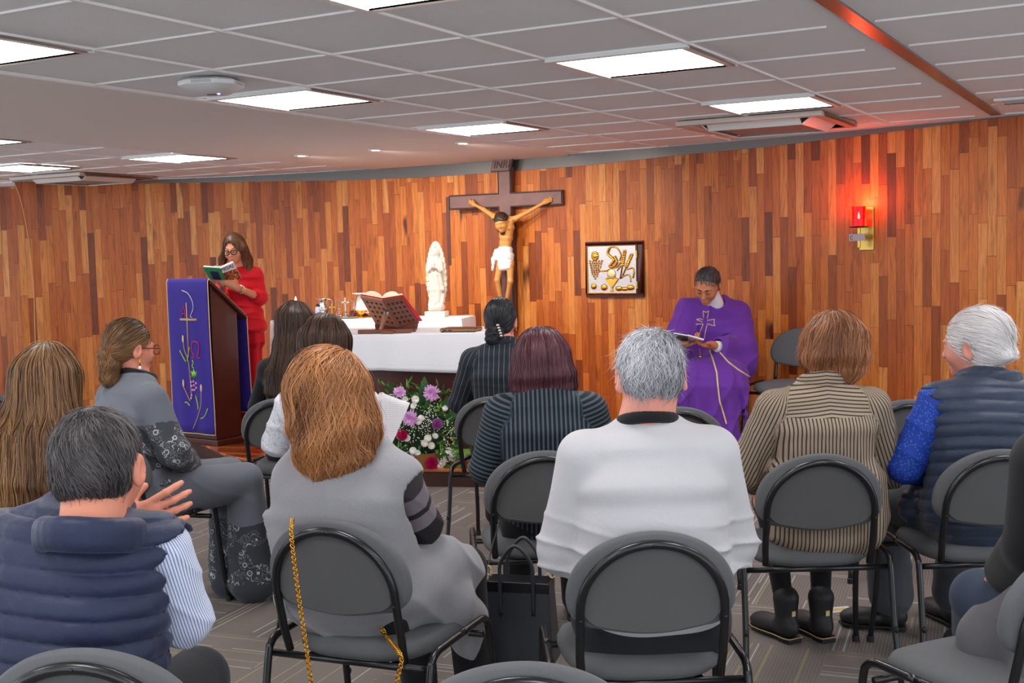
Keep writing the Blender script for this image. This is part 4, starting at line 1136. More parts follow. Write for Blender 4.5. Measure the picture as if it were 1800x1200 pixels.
# ================= 2. man in the navy puffer vest, bottom left
def p_vest():
    loc = (-.925, 2.42, 0); B = Body(loc, -8, lean=14, tilt=2)
    root = person('dark-haired person in navy puffer vest and striped shirt, hand raised to face', loc)
    H = Head(at(174, 812, 2.42), rot(-3, -12, -3), 1.03)
    el = at(322, 1085, 2.48); wr = at(214, 925, 2.62)
    q = std(B, sh=1.0, g=1.0, d=1.0, sw=.19, top=1.05)
    q['E'][1] = el; q['W'][1] = wr; q['neck'] = H.C.tolist() and Vector(H.p(0, -.035, -.13).tolist())
    tgt = at(268, 884, 2.62) - wr
    q['hand'] = [None, (Vector((.9, .1, .32)), Vector((-.1, 1, .0)), dict(curl=(6, 14, 16, 8), spread=7, mid=26, thumb=(40, 20), side=1, sc=.95))]
    q['head_kw'] = dict(neck_r=.060, wide=1.08)
    finish_body(root, body_sdf(B, q, H), SK_FAIR, .0055)
    # shirt sleeves
    f = SDF()
    for i in range(2):
        S, E_, W = q['S'][i], q['E'][i], q['W'][i]
        f.cap(S, E_, .066, .058, .02, 1+i, 0, (0, 0, 1)); f.cap(E_, E_.lerp(W, .62), .058, .044, .02, 1+i, .26, (0, 0, 1))
    f.disp = lambda P: -.005*folds(P, (.5, .2, .8), 38, 5, 2.5)
    skin_obj('shirt', f, M_SHIRTS, root, .006)
    f = top_sdf(B, q, .030, sleeves=False, zlo=.56, k=.02)
    f.loft([(B(0, -.08, .60), .188, .13, B.X), (B(0, -.08, .80), .186, .13, B.X), (B(0, -.07, .93), .170, .11, B.X)], .05)
    for i in range(2):
        S = q['S'][i]; E_ = q['E'][i]
        ou = B.X*(-.03 if i == 0 else .03); f.cap(S+ou+Vector((0, 0, -.015)), S.lerp(E_, .8)+ou*1.6, .074, .085, .006, mode='s')
    def disp(P):
        L = B.local(P); z = L[:, 2]/math.cos(B.lean) + .10*L[:, 1] + .012*np.sin(L[:, 0]*9)
        qd = np.sqrt(np.abs(np.sin(PI*(z)/.047))+1e-6)
        return -.009*qd - .004*(1-np.abs(fbm(L*np.array([2.4, 2.4, 1.0], F32)+L[:, [2]]*np.array([[1.2, 0, 0]], F32), 20, 4, 2))) + .006
    f.disp = disp
    skin_obj('vest', f, M_NAVYP, root, .0055)
    cc = q['neck'] + Vector((-.0, -.015, -.025))
    f = collar_sdf(B, cc, (.088, .084), .036, thick=.017)
    f.disp = lambda P: -.003*fbm(P, 30, 4, 2)
    skin_obj('vest_collar', f, M_NAVYP, root, .006, pat=False)
    skin_obj('trousers', legs_sdf(B, q), M_DKTRS, root, .012)
    for i in range(2): shoe(root, q['A'][i], q['T'][i], M_SHOE)
    short_hair(root, H, HAIR_SALT, 7500, (.022, .05), curl=(.6, 70), nape=-.066, wide=1.02, seed=5, fuzz=.004, thick=.003, width=.0013, h=.005, lift=(0, .004))
p_vest()
# ================= 3. long straight brown hair, left edge
def p_long():
    loc = (-1.44, 3.66, 0); B = Body(loc, -4)
    root = person('person with very long straight brown hair, seated at the left edge', loc)
    H = Head(at(88, 668, 3.62), rot(-6, -4, 0), .98); q = std(B, sh=.99, g=.92, sw=.165, head_kw=dict(neck_r=.046))
    finish_body(root, body_sdf(B, q, H), SK_FAIR, .010)
    f = top_sdf(B, q, .014, .012); skin_obj('jacket', f, M_BLACKC, root, .010)
    skin_obj('trousers', legs_sdf(B, q), M_BLACKC, root, .012)
    for i in range(2): shoe(root, q['A'][i], q['T'][i], M_SHOE)
    v = SDF(); v.ell(H.p(0, -.018, .018), (.088, .106, .100), H.R)
    X = Vector((1, -.05, 0)); c = Vector(H.C.tolist())
    b = lambda dx, dy, z: Vector((c.x+dx, c.y+dy, z))
    v.loft([(b(0, -.03, c.z+.02), .090, .095, X), (b(-.005, -.065, c.z-.12), .112, .080, X), (b(-.025, -.13, 1.0), .132, .060, X), (b(-.05, -.165, .88), .145, .042, X), (b(-.06, -.175, .80), .145, .026, X)], .04)
    v.ell(H.p(0, .14, -.07), (.10, .10, .15), H.R, .01, 's')
    v.disp = lambda P: -.004*np.sin(P[:, 0]*160+2*fbm(P*np.array([1, 1, .15], F32), 20, 6, 1))*np.clip((c.z-P[:, 2])/.1, 0, 1)
    hair(root, v, HAIR_BROWN, flow_fall(None, (0, -.01, .11), 1.0, 1.2, H, nz=.10), 5200, (.12, .34), .012, .0021, (0, .006), .007, seed=7, fuzz=.003)
p_long()
# ================= 4. floral grey suit with ponytail
def p_floral():
    loc = (-1.585, 5.05, 0); B = Body(loc, -44, lean=3)
    root = person('person with a low ponytail in a grey suit with white floral embroidery, beside the lectern', loc)
    H = Head(at(229, 607, 5.06), rot(-40, -8, 0), 1.0)
    q = std(B, sh=1.0, g=1.05, d=1.05, sw=.17, E=((-.24, .0, .74), (.235, -.005, .735)), W=((-.05, .20, .64), (.03, .20, .63)), K=((-.02, .42, .54), (.14, .40, .535)), A=((.02, .40, .09), (.16, .42, .09)), head_kw=dict(neck_r=.046))
    q['neck'] = B(-.01, -.03, 1.035)
    finish_body(root, body_sdf(B, q, H), SK_FAIR, .007)
    f = top_sdf(B, q, .018, .022, zlo=.52, shr=.048, cuff=.85)
    f.disp = lambda P: -.006*folds(B.local(P), (.3, .2, .9), 30, 9, 3) - .003*fbm(P, 12, 3, 2)
    MF = mat_floral('floral_jacket', srgb(108, 112, 122), srgb(66, 68, 76), .855, srgb(214, 214, 218))
    skin_obj('jacket', f, MF, root, .008)
    skin_obj('jacket_collar', collar_sdf(B, q['neck'] + Vector((0, 0, -.012)), (.064, .062), .028, thick=.011), M_BLACKC, root, .007, pat=False)
    f = legs_sdf(B, q, .022, flare=.045, thigh=.088); f.disp = lambda P: -.005*folds(P, (.5, .3, .6), 26, 12, 3)
    MF2 = mat_floral('floral_trousers', srgb(108, 112, 122), srgb(58, 60, 68), .36, srgb(206, 206, 212))
    skin_obj('trousers', f, MF2, root, .009)
    for i in range(2): shoe(root, q['A'][i], q['T'][i], M_SHOE)
    v = SDF(); v.ell(H.p(0, -.020, .018), (.083, .102, .098), H.R); v.ell(H.p(0, -.07, -.03), (.062, .05, .055), H.R, .02)
    v.ell(H.p(0, .135, -.05), (.095, .085, .105), H.R, .01, 's')
    for sx in (-1, 1): v.ell(H.p(sx*.09, .01, -.045), (.024, .03, .04), H.R, .008, 's')
    tie = Vector(H.p(0, -.125, -.045).tolist())
    def fl(P, g):
        t = np.array(tie, F32)-P; return t/np.linalg.norm(t, axis=1)[:, None] + .1*np.stack([fbm(P, 25, 3, 1)]*3, 1)
    hair(root, v, HAIR_BROWN, fl, 3200, (.03, .12), .007, .0017, (0, .004), .006, seed=8, name='hair', fuzz=.001)
    v = SDF(); t2 = at(192, 640, 4.98); t3 = at(193, 664, 4.98)
    v.chain([tie, t2, t3, at(205, 676, 4.99)], [.026, .038, .030, .010], .02)
    v.disp = lambda P: -.004*fbm(P, 40, 2, 2)
    hair(root, v, HAIR_BROWN, lambda P, g: DOWN+.5*np.stack([fbm(P, 30, 3, 1)]*3, 1), 1300, (.03, .10), .006, .0017, (0, .006), .006, curl=(1.1, 110), seed=9, name='ponytail', fuzz=.006)
    # spectacles and earring on the visible side
    g = MB(); 
    def loc_(v_): return Vector(v_.tolist()) - Vector(loc)
    g.tube([loc_(H.p(.078, .0, -.008)), loc_(H.p(.076, .09, -.004))], .0025, 6)
    ring = [loc_(H.p(.042+.026*math.cos(a), .106-abs(.004*math.cos(a)), -.010+.020*math.sin(a))) for a in np.linspace(0, 2*PI, 17)]
    g.tube(ring, .0026, 6); ring = [loc_(H.p(-.042+.026*math.cos(a), .106, -.010+.020*math.sin(a))) for a in np.linspace(0, 2*PI, 17)]; g.tube(ring, .0026, 6)
    g.tube([loc_(H.p(-.017, .108, -.008)), loc_(H.p(.017, .108, -.008))], .0025, 6)
    g.build('spectacles', mat('tortoise', srgb(120, 52, 40), .3), root, smooth=True)
    e = MB(); e.tube([loc_(H.p(.084, -.004, -.055)), loc_(H.p(.086, -.002, -.085))], .003, 6); e.build('earring', M_GOLD, root, smooth=True)
    e = MB(); e.ell(loc_(H.p(.087, -.002, -.092)), (.007, .007, .008), 10, 8); e.build('earring_pearl', mat('pearl', srgb(240, 236, 230), .25), root, smooth=True)
p_floral()
# ================= 5. black jacket, long dark hair
def p_black():
    loc = (-1.11, 6.20, 0); B = Body(loc, -14)
    root = person('person in a black jacket with long dark hair, seated farthest back near the reader', loc)
    H = Head(at(522, 567, 6.16), rot(-22, -6, 0), .97); q = std(B, sh=1.0, g=.90, sw=.165, head_kw=dict(neck_r=.045))
    finish_body(root, body_sdf(B, q, H), SK_FAIR, .010)
    skin_obj('jacket', top_sdf(B, q, .016, .014), M_BLACKC, root, .010); skin_obj('trousers', legs_sdf(B, q), M_BLACKC, root, .012)
    for i in range(2): shoe(root, q['A'][i], q['T'][i], M_SHOE)
    v = SDF(); v.ell(H.p(0, -.018, .018), (.085, .104, .098), H.R); c = Vector(H.C.tolist()); X = Vector((1, -.2, 0))
    b = lambda dx, dy, z: Vector((c.x+dx, c.y+dy, z))
    v.loft([(b(0, -.02, c.z+.02), .086, .092, X), (b(-.02, -.06, c.z-.12), .088, .08, X), (b(-.06, -.13, c.z-.26), .080, .045, X), (b(-.10, -.155, c.z-.36), .050, .026, X)], .04)
    v.ell(H.p(0, .14, -.07), (.10, .10, .15), H.R, .01, 's')
    hair(root, v, HAIR_DBROWN, flow_fall(None, (0, -.01, .11), 1.0, 1.2, H, nz=.2), 3000, (.10, .28), .012, .0022, (0, .006), .009, seed=17, fuzz=.012)
p_black()
# ================= 6. white lace blouse, dark hair, holding a paper
def p_lace():
    loc = (-.765, 4.99, 0); B = Body(loc, -8)
    root = person('dark-haired person in a white lace blouse holding a printed sheet', loc)
    H = Head(at(573, 604, 4.96), rot(-12, -10, 0), 1.0)
    wr = at(672, 797, 5.10); q = std(B, sh=.965, g=.98, sw=.175, head_kw=dict(neck_r=.045))
    q['W'][1] = wr; q['E'][1] = at(668, 815, 4.98)
    q['hand'] = [None, (Vector((.15, .35, .75)), Vector((-.8, .3, 0)), dict(curl=(30, 35, 40, 45), side=1))]
    finish_body(root, body_sdf(B, q, H), SK_FAIR, .007)
    f = top_sdf(B, q, .018, .022); f.disp = lambda P: -.005*folds(B.local(P), (.3, .2, .9), 34, 19, 3)
    skin_obj('lace_blouse', f, M_LACE, root, .009); skin_obj('trousers', legs_sdf(B, q), M_BLACKC, root, .012)
    for i in range(2): shoe(root, q['A'][i], q['T'][i], M_SHOE)
    v = SDF(); v.ell(H.p(0, -.018, .022), (.098, .112, .104), H.R); c = Vector(H.C.tolist()); X = Vector((1, -.2, 0))
    b = lambda dx, dy, z: Vector((c.x+dx, c.y+dy, z))
    v.loft([(b(0, -.02, c.z+.02), .098, .098, X), (b(-.01, -.05, c.z-.14), .112, .085, X), (b(-.02, -.13, c.z-.30), .110, .045, X)], .04)
    v.ell(H.p(0, .15, -.07), (.10, .10, .15), H.R, .01, 's')
    hair(root, v, HAIR_DBROWN, flow_fall(None, (0, .03, .11), 1.0, 1.2, H, nz=.2), 3200, (.10, .26), .012, .0021, (0, .005), .008, seed=18, fuzz=.004)
    # the sheet in the hand is a thing of its own
    cpt = at(680, 736, 5.12); t = thing('printed_sheet', 'white printed sheet held by the person in white lace', 'paper', tuple(cpt))
    m = MB(); R = Matrix.Rotation(math.radians(-24), 4, 'Z') @ Matrix.Rotation(math.radians(-24), 4, 'X') @ Matrix.Rotation(math.radians(16), 4, 'Y')
    m.grid(lambda u, v_: R @ Vector(((u-.5)*.15, .012*math.sin(u*PI), (v_-.5)*.20)), 8, 8)
    m.build('sheet', M_PAPER_TXT, t, solid=.0008, smooth=True)
def mat_papertxt():
    n = NT('printed_paper'); co = n.coord(); O = n.xyz(co)
    l = n.math('LESS_THAN', n.math('FRACT', n.math('DIVIDE', n.math('ADD', O[2], 5.0), .0085)), .35)
    g = n.math('GREATER_THAN', n.noise(n.scale(co, 300, 1, 1), 1.0, 2), .45)
    n.set(Base_Color=n.mix(n.math('MULTIPLY', n.math('MULTIPLY', l, g), .22), srgb(240, 240, 242), srgb(90, 90, 96)), Roughness=.7); return n.m
M_PAPER_TXT = mat_papertxt()
p_lace()
# ================= 7. grey wool coat, copper wavy hair
def p_coat():
    loc = (-.435, 3.40, 0); B = Body(loc, -24, lean=3)
    root = person('person with wavy copper hair in a sleeveless grey wool coat', loc)
    H = Head(at(578, 688, 3.36), rot(-16, -14, 0), 1.0)
    q = std(B, sh=.950, g=1.0, d=1.05, sw=.175, K=((-.08, .38, .53), (.12, .38, .53)), A=((-.06, .40, .09), (.13, .42, .09)), head_kw=dict(neck_r=.046))
    q['E'][1] = at(742, 922, 3.42); q['W'][1] = at(716, 950, 3.60)
    q['S'][1] = at(700, 842, 3.30); q['neck'] = B(-.01, -.04, 1.01)
    q['hand'] = [None, (Vector((-.3, .5, -.25)), Vector((-.2, -.1, -1)), dict(side=1))]
    finish_body(root, body_sdf(B, q, H), SK_FAIR, .008)
    f = SDF()
    for i in range(2):
        S, E_, W = q['S'][i], q['E'][i], q['W'][i]
        f.cap(S, E_, .064, .056, .02, 1+i, 0, (0, 0, 1)); f.cap(E_, E_.lerp(W, .85), .056, .046, .02, 1+i, .14, (0, 0, 1))
    f.disp = lambda P: -.004*folds(P, (.3, .2, .9), 36, 29, 3)
    n = NT('banded_sweater'); s_, t_, z_ = pat_nodes(n)
    n.set(Base_Color=n.ramp(n.math('DIVIDE', s_, .34), [(0, srgb(52, 46, 50)), (.10, srgb(120, 110, 120)), (.27, srgb(36, 30, 36)), (.33, srgb(122, 112, 122)), (.48, srgb(30, 26, 32))], 'CONSTANT'), Roughness=.9)
    skin_obj('sweater', f, n.m, root, .007)
    f = top_sdf(B, q, .030, sleeves=False, zlo=.52, k=.02)
    f.loft([(B(-.03, -.08, .56), .205, .145, B.X), (B(-.045, -.085, .78), .195, .135, B.X), (B(-.045, -.07, .88), .185, .11, B.X)], .05)
    for i in range(2):
        S = q['S'][i]; E_ = q['E'][i]; (f.cap(S + Vector((-.01, -.01, -.02)), S.lerp(E_, .35), .082, .085, .04) if i == 0 else f.cap(S + Vector((-.03, 0, .01)), S + Vector((-.02, 0, 0)), .058, .055, .03))
    S = q['S'][1]; f.cap(S + Vector((.040, -.01, -.045)), q['E'][1] + Vector((-.005, -.02, 0)), .074, .088, .006, mode='s')
    S = q['S'][0]
    # coat skirt spilling over the right side of the seat
    f.chain([B(.05, -.02, .58), B(.13, .12, .59), B(.145, .27, .55)], [.12, .10, .08], .06)
    f.chain([B(.155, .0, .56), B(.200, .12, .48), B(.205, .20, .36)], [.08, .06, .035], .06)
    f.chain([B(.18, .16, .50), B(.205, .24, .42), B(.20, .24, .34)], [.06, .045, .03], .05)
    f.disp = lambda P: -.014*folds(B.local(P), (.75, .25, .6), 14, 33, 3.0) - .006*fbm(P, 11, 3, 2)
    skin_obj('wool_coat', f, M_GREYWOOL, root, .008)
    skin_obj('trousers', legs_sdf(B, q), M_BLACKC, root, .010)
    for i in range(2): shoe(root, q['A'][i], q['T'][i], M_SHOE)
    c = Vector(H.C.tolist()); X = Vector((1, -.3, 0)).normalized()
    v = SDF(); v.ell(H.p(0, -.018, .018), (.104, .118, .106), H.R)
    b = lambda dx, dy, z: Vector((c.x+dx, c.y+dy, z))
    v.loft([(b(0, -.02, c.z+.01), .108, .108, X), (b(.008, -.04, c.z-.08), .120, .098, X), (b(.030, -.075, c.z-.14), .112, .088, X), (b(.050, -.105, c.z-.195), .080, .050, X)], .04, e=2.2)
    v.ell(H.p(0, .16, -.07), (.10, .10, .15), H.R, .01, 's')
    v.disp = lambda P: -.010*fbm(P*np.array([1, 1, .5], F32), 24, 6, 2)*np.clip((c.z+.02-P[:, 2])/.1, .15, 1)
    hair(root, v, HAIR_COPPER, flow_fall(None, (0, .02, .11), 1.0, 1.2, H, nz=.35), 6500, (.08, .22), .009, .0019, (0, .010), .007, curl=(.6, 40), seed=21, fuzz=.007)
p_coat()
# ================= 8. pinstripe jacket, black bun
def p_pin():
    loc = (-.035, 6.05, 0); B = Body(loc, -6)
    root = person('person in a dark pinstripe jacket with black hair in a beaded bun', loc)
    H = Head(at(880, 560, 6.06), rot(-8, -4, 0), .96)
    q = std(B, sh=1.035, g=.98, sw=.175, head_kw=dict(neck_r=.044, wide=1.02), E=((-.24, -.02, .76), (.24, -.02, .76)))
    finish_body(root, body_sdf(B, q, H), SK_FAIR, .008)
    f = top_sdf(B, q, .018, .018, zlo=.52, shr=.048); f.disp = lambda P: -.004*folds(B.local(P), (.1, .2, 1), 30, 41, 4)
    skin_obj('jacket', f, M_PIN, root, .009); skin_obj('trousers', legs_sdf(B, q), M_BLACKC, root, .012)
    skin_obj('jacket_collar', collar_sdf(B, q['neck'] + Vector((0, -.006, -.03)), (.066, .060), .022, thick=.010), M_PIN, root, .007, pat=False)
    for i in range(2): shoe(root, q['A'][i], q['T'][i], M_SHOE)
    v = SDF(); v.ell(H.p(0, -.018, .014), (.082, .100, .096), H.R); v.ell(H.p(0, -.06, -.04), (.062, .045, .05), H.R, .02)
    v.ell(H.p(0, .135, -.05), (.095, .085, .105), H.R, .01, 's')
    for sx in (-1, 1): v.ell(H.p(sx*.09, .01, -.045), (.024, .03, .04), H.R, .008, 's')
    bun = H.p(-.012, -.118, -.072)
    def fl(P, g): t = bun-P; return t/np.linalg.norm(t, axis=1)[:, None]
    hair(root, v, HAIR_BLACK, fl, 2600, (.03, .11), .008, .0016, (0, .002), .007, seed=23)
    v = SDF(); v.ell(bun, (.044, .030, .036), None, .02); v.ell(bun + np.array([-.018, 0, -.035], F32), (.034, .026, .026), None, .015)
    v.disp = lambda P: -.004*fbm(P, 60, 2, 2)
    def fl2(P, g):
        r = P-bun; return np.stack([-r[:, 2], r[:, 1]*0, r[:, 0]], 1)+.2*DOWN*.1
    hair(root, v, HAIR_BLACK, fl2, 900, (.03, .08), .005, .0016, (0, .004), .005, seed=24, name='hair_bun', fuzz=.003)
    m = MB(); bb = Vector(bun.tolist())-Vector(loc)
    for k in range(5):
        a = -.9+.45*k; m.ell(bb + Vector((.022+.016*math.sin(a)*.6, -.030, .030-.022*k*.6+.006)), (.009, .005, .008), 8, 6)
    m.build('hair_clip', mat('silver_beads', srgb(196, 190, 180), .25, .9), root, smooth=True)
    for sx in (1,): MB().ell(Vector(H.p(sx*.084, -.006, -.062).tolist())-Vector(loc), (.004, .004, .008), 8, 6).build('earring', M_GOLD, root, smooth=True)
p_pin()
# ================= 9. burgundy bob, black ribbed blouse
def p_bob():
    loc = (.118, 4.43, 0); B = Body(loc, 0)
    root = person('person with a burgundy bob in a black ribbed blouse, behind the handbag', loc)
    H = Head(at(951, 630, 4.44), rot(4, -8, -3), 1.0)
    q = std(B, sh=.985, g=.98, d=1.05, sw=.175, head_kw=dict(neck_r=.046), E=((-.222, -.03, .72), (.222, -.03, .72)))
    finish_body(root, body_sdf(B, q, H), SK_FAIR, .009)
    f = top_sdf(B, q, .018, .026, zlo=.52, shr=.050)
    f.disp = lambda P: -.002*fbm(P, 14, 3, 2)
    skin_obj('ribbed_blouse', f, M_RIB, root, .008); skin_obj('trousers', legs_sdf(B, q), M_BLACKC, root, .012)
    for i in range(2): shoe(root, q['A'][i], q['T'][i], M_SHOE)
    c = Vector(H.C.tolist()); X = Vector((1, 0, 0)); b = lambda dx, dy, z: Vector((c.x+dx, c.y+dy, z))
    v = SDF(); v.ell(H.p(0, -.018, .018), (.098, .110, .102), H.R)
    v.loft([(b(0, -.015, c.z+.01), .106, .105, X), (b(.004, -.03, c.z-.06), .118, .100, X), (b(.006, -.03, c.z-.10), .118, .090, X), (b(.006, -.02, c.z-.135), .095, .070, X)], .03, e=2.3)
    v.ell(H.p(0, .15, -.06), (.085, .10, .15), H.R, .01, 's')
    hair(root, v, HAIR_BURG, flow_fall(None, (.0, .0, .11), 1.0, 1.2, H, nz=.15), 4200, (.08, .2), .010, .0018, (0, .004), .007, seed=31, fuzz=.002)
p_bob()
# ================= 10. striped tweed blouse, auburn hair
def p_tweed():
    loc = (1.09, 4.23, 0); B = Body(loc, 2, lean=2)
    root = person('person with short auburn hair in a striped brown blouse and black ankle boots', loc)
    H = Head(at(1463, 607, 4.26), rot(12, -8, 0), 1.0)
    q = std(B, sh=1.0, g=1.04, d=1.08, sw=.19, E=((-.262, .02, .71), (.268, .02, .70)), W=((-.16, .20, .64), (.22, .22, .62)), head_kw=dict(neck_r=.046))
    a0, a1 = atz(1378, 1112, .09), atz(1437, 1112, .09)
    q['A'] = [Vector((1.03, 4.50, .09)), Vector((1.165, 4.50, .09))]; q['K'] = [Vector((.99, 4.60, .52)), Vector((1.19, 4.60, .52))]
    q['T'] = [Vector((.95, 4.66, .05)), Vector((1.11, 4.66, .05))]
    finish_body(root, body_sdf(B, q, H), SK_FAIR, .008)
    f = top_sdf(B, q, .020, .022, zlo=.50, shr=.048, cuff=.8)
    f.loft([(B(0, -.08, .52), .20, .15, B.X), (B(0, -.10, .70), .19, .135, B.X)], .05)
    f.disp = lambda P: -.005*folds(B.local(P), (1, .1, .05), 60, 51, 1.5)*np.clip((.92-B.local(P)[:, 2])/.05, 0, 1) - .004*fbm(P, 13, 3, 2)
    skin_obj('blouse', f, M_TWEED, root, .007)
    f = collar_sdf(B, q['neck'] + Vector((0, -.004, -.02)), (.070, .064), .035, thick=.011)
    skin_obj('blouse_collar', f, M_TWEED, root, .007)
    f = SDF(); f.loft([(B(0, -.10, .51, False), .17, .11, B.X), (B(0, -.04, .54, False), .175, .125, B.X), (B(0, .1, .545, False), .17, .08, B.X)], .03)
    for i in range(2): f.cap(q['H'][i], q['K'][i], .085, .066, .03); f.cap(q['K'][i], q['A'][i], .056, .032, .02)
    skin_obj('leggings', f, M_BLACKC, root, .009, pat=False)
    tan = mat('tan_sole_line', srgb(186, 152, 104), .6)
    for i in range(2):
        s_ = shoe(root, q['A'][i], q['T'][i], mat('matte_black_boot', srgb(30, 29, 31), .55), 'ankle_boot', boot=.075, floor=0.0)
        d = (q['T'][i]-q['A'][i]); d.z = 0; d.normalize(); r = Vector((d.y, -d.x, 0)); c = Vector((q['A'][i].x, q['A'][i].y, .022))-Vector(loc)
        ln = [c + r*x + d*y for x, y in [(.032, -.056), (.041, -.03), (.039, .03), (.047, .10), (.047, .15), (.035, .19), (.0, .206), (-.035, .19), (-.047, .15), (-.047, .10), (-.039, .03), (-.041, -.03), (-.032, -.056), (.032, -.056)]]
        MB().tube(ln, .0022, 6).build('welt', tan, s_, smooth=True)
        MB().box(-.008, .008, -.046, -.040, .105, .125, Matrix(((r.x, d.x, 0, c.x), (r.y, d.y, 0, c.y), (0, 0, 1, 0), (0, 0, 0, 1)))).build('buckle', M_GOLDP, s_)
    c = Vector(H.C.tolist()); X = Vector((1, 0, 0)); b = lambda dx, dy, z: Vector((c.x+dx, c.y+dy, z))
    v = SDF(); v.ell(H.p(0, -.022, .018), (.100, .115, .104), H.R)
    v.loft([(b(0, -.02, c.z+.02), .108, .108, X), (b(.0, -.035, c.z-.04), .112, .100, X), (b(.0, -.04, c.z-.085), .090, .075, X), (b(0, -.04, c.z-.11), .062, .055, X)], .03, e=2.2)
    v.ell(H.p(0, .14, -.05), (.095, .09, .12), H.R, .01, 's')
    for sx in (-1, 1): v.ell(H.p(sx*.105, .01, -.090), (.035, .06, .045), H.R, .010, 's')
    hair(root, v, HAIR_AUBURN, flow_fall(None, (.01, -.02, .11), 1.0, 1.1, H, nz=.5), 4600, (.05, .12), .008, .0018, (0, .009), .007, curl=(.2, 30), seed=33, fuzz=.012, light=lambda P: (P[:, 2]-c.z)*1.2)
p_tweed()
# ================= 11. white-haired man, slate puffer vest
def p_elder():
    loc = (1.66, 4.22, 0); B = Body(loc, 8, lean=3)
    root = person('white-haired person with a hearing aid in a slate puffer vest over a blue patterned shirt', loc)
    H = Head(at(1712, 600, 4.24), rot(45, -6, -3), 1.05)
    q = std(B, sh=1.01, g=1.14, d=1.12, sw=.20, E=((-.275, .0, .73), (.28, .0, .73)), W=((-.10, .22, .66), (.10, .22, .66)), head_kw=dict(neck_r=.060, wide=1.03))
    q['K'] = [Vector((1.44, 4.62, .53)), Vector((1.76, 4.60, .53))]; q['A'] = [Vector((1.47, 4.60, .10)), Vector((1.72, 4.62, .10))]; q['T'] = [Vector((1.30, 4.66, .05)), Vector((1.68, 4.80, .05))]
    q['neck'] = Vector(H.p(0, -.03, -.13).tolist())
    finish_body(root, body_sdf(B, q, H), SK_PINK, .006)
    f = SDF()
    for i in range(2):
        S, E_, W = q['S'][i], q['E'][i], q['W'][i]
        f.cap(S, E_, .070, .062, .02, 1+i, 0, (0, 0, 1)); f.cap(E_, E_.lerp(W, .85), .060, .048, .02, 1+i, .26, (0, 0, 1))
    f.disp = lambda P: -.007*folds(P, (.5, .2, .8), 28, 55, 2.5)
    skin_obj('shirt', f, M_BLUE, root, .007)
    f = top_sdf(B, q, .028, sleeves=False, zlo=.52, k=.02)
    f.loft([(B(0, -.08, .56), .205, .14, B.X), (B(0, -.085, .80), .195, .135, B.X), (B(0, -.07, .92), .175, .11, B.X)], .05)
    f.chain([B(-.05, .02, .56), B(-.17, .12, .55)], [.12, .07], .04)
    for i in range(2):
        S = q['S'][i]; E_ = q['E'][i]; ou = B.X*(-.03 if i == 0 else .03); f.cap(S+ou+Vector((0, 0, -.015)), S.lerp(E_, .8)+ou*1.6, .074, .085, .006, mode='s')
    def disp(P):
        L = B.local(P); z = L[:, 2] + .16*L[:, 1] + .008*np.sin(L[:, 0]*11)
        return -.009*np.sqrt(np.abs(np.sin(PI*z/.043))+1e-6) - .002*fbm(L*np.array([3.0, 3.0, .8], F32), 16, 4, 3) + .003
    f.disp = disp
    skin_obj('vest', f, M_NAVYP2, root, .0065)
    f = collar_sdf(B, q['neck'] + Vector((.01, -.01, -.03)), (.086, .080), .036, thick=.016)
    skin_obj('vest_collar', f, M_NAVYP2, root, .007, pat=False)
    f = legs_sdf(B, q, .022, flare=.02, stop=.9); f.disp = lambda P: -.005*folds(P, (.2, .2, .8), 24, 58, 3)
    skin_obj('trousers', f, cloth('grey_trousers', srgb(72, 74, 80), .85), root, .010)
    f = SDF()
    for i in range(2): f.cap(q['A'][i], q['A'][i] + Vector((0, 0, .10)), .040, .042, .01)
    skin_obj('socks', f, cloth('plum_socks', srgb(64, 34, 58), .9), root, .010, pat=False)
    for i in range(2): shoe(root, q['A'][i], q['T'][i], mat('worn_black_leather', srgb(34, 33, 34), .5), floor=0.0)
    def ex(v): v.ell(H.p(0, -.05, .02), (.088, .085, .088), H.R, .03); v.ell(H.p(0, -.108, -.050), (.045, .026, .022), H.R, .02)
    def fl(P, g):
        a = npv(H.R[:, 1]); return (-a*1.2 + DOWN*.5)[None] + .35*np.stack([fbm(P, 22, 3, 1), fbm(P, 22, 4, 1), fbm(P, 22, 5, 1)], 1)
    short_hair(root, H, HAIR_WHITE, 5200, (.03, .075), nape=-.085, seed=35, fuzz=.006, thick=.006, wide=1.03, flow=fl, extra=ex, width=.0018, h=.0065)
    lc = lambda x, y, z: Vector(H.p(x, y, z).tolist())-Vector(loc)
    MB().tube(bez([lc(-.088, .002, .018), lc(-.093, -.014, .022), lc(-.095, -.032, .008), lc(-.092, -.040, -.018)], 5), .0045, 8).build('hearing_aid', mat('grey_plastic', srgb(176, 176, 180), .3), root, smooth=True)
p_elder()
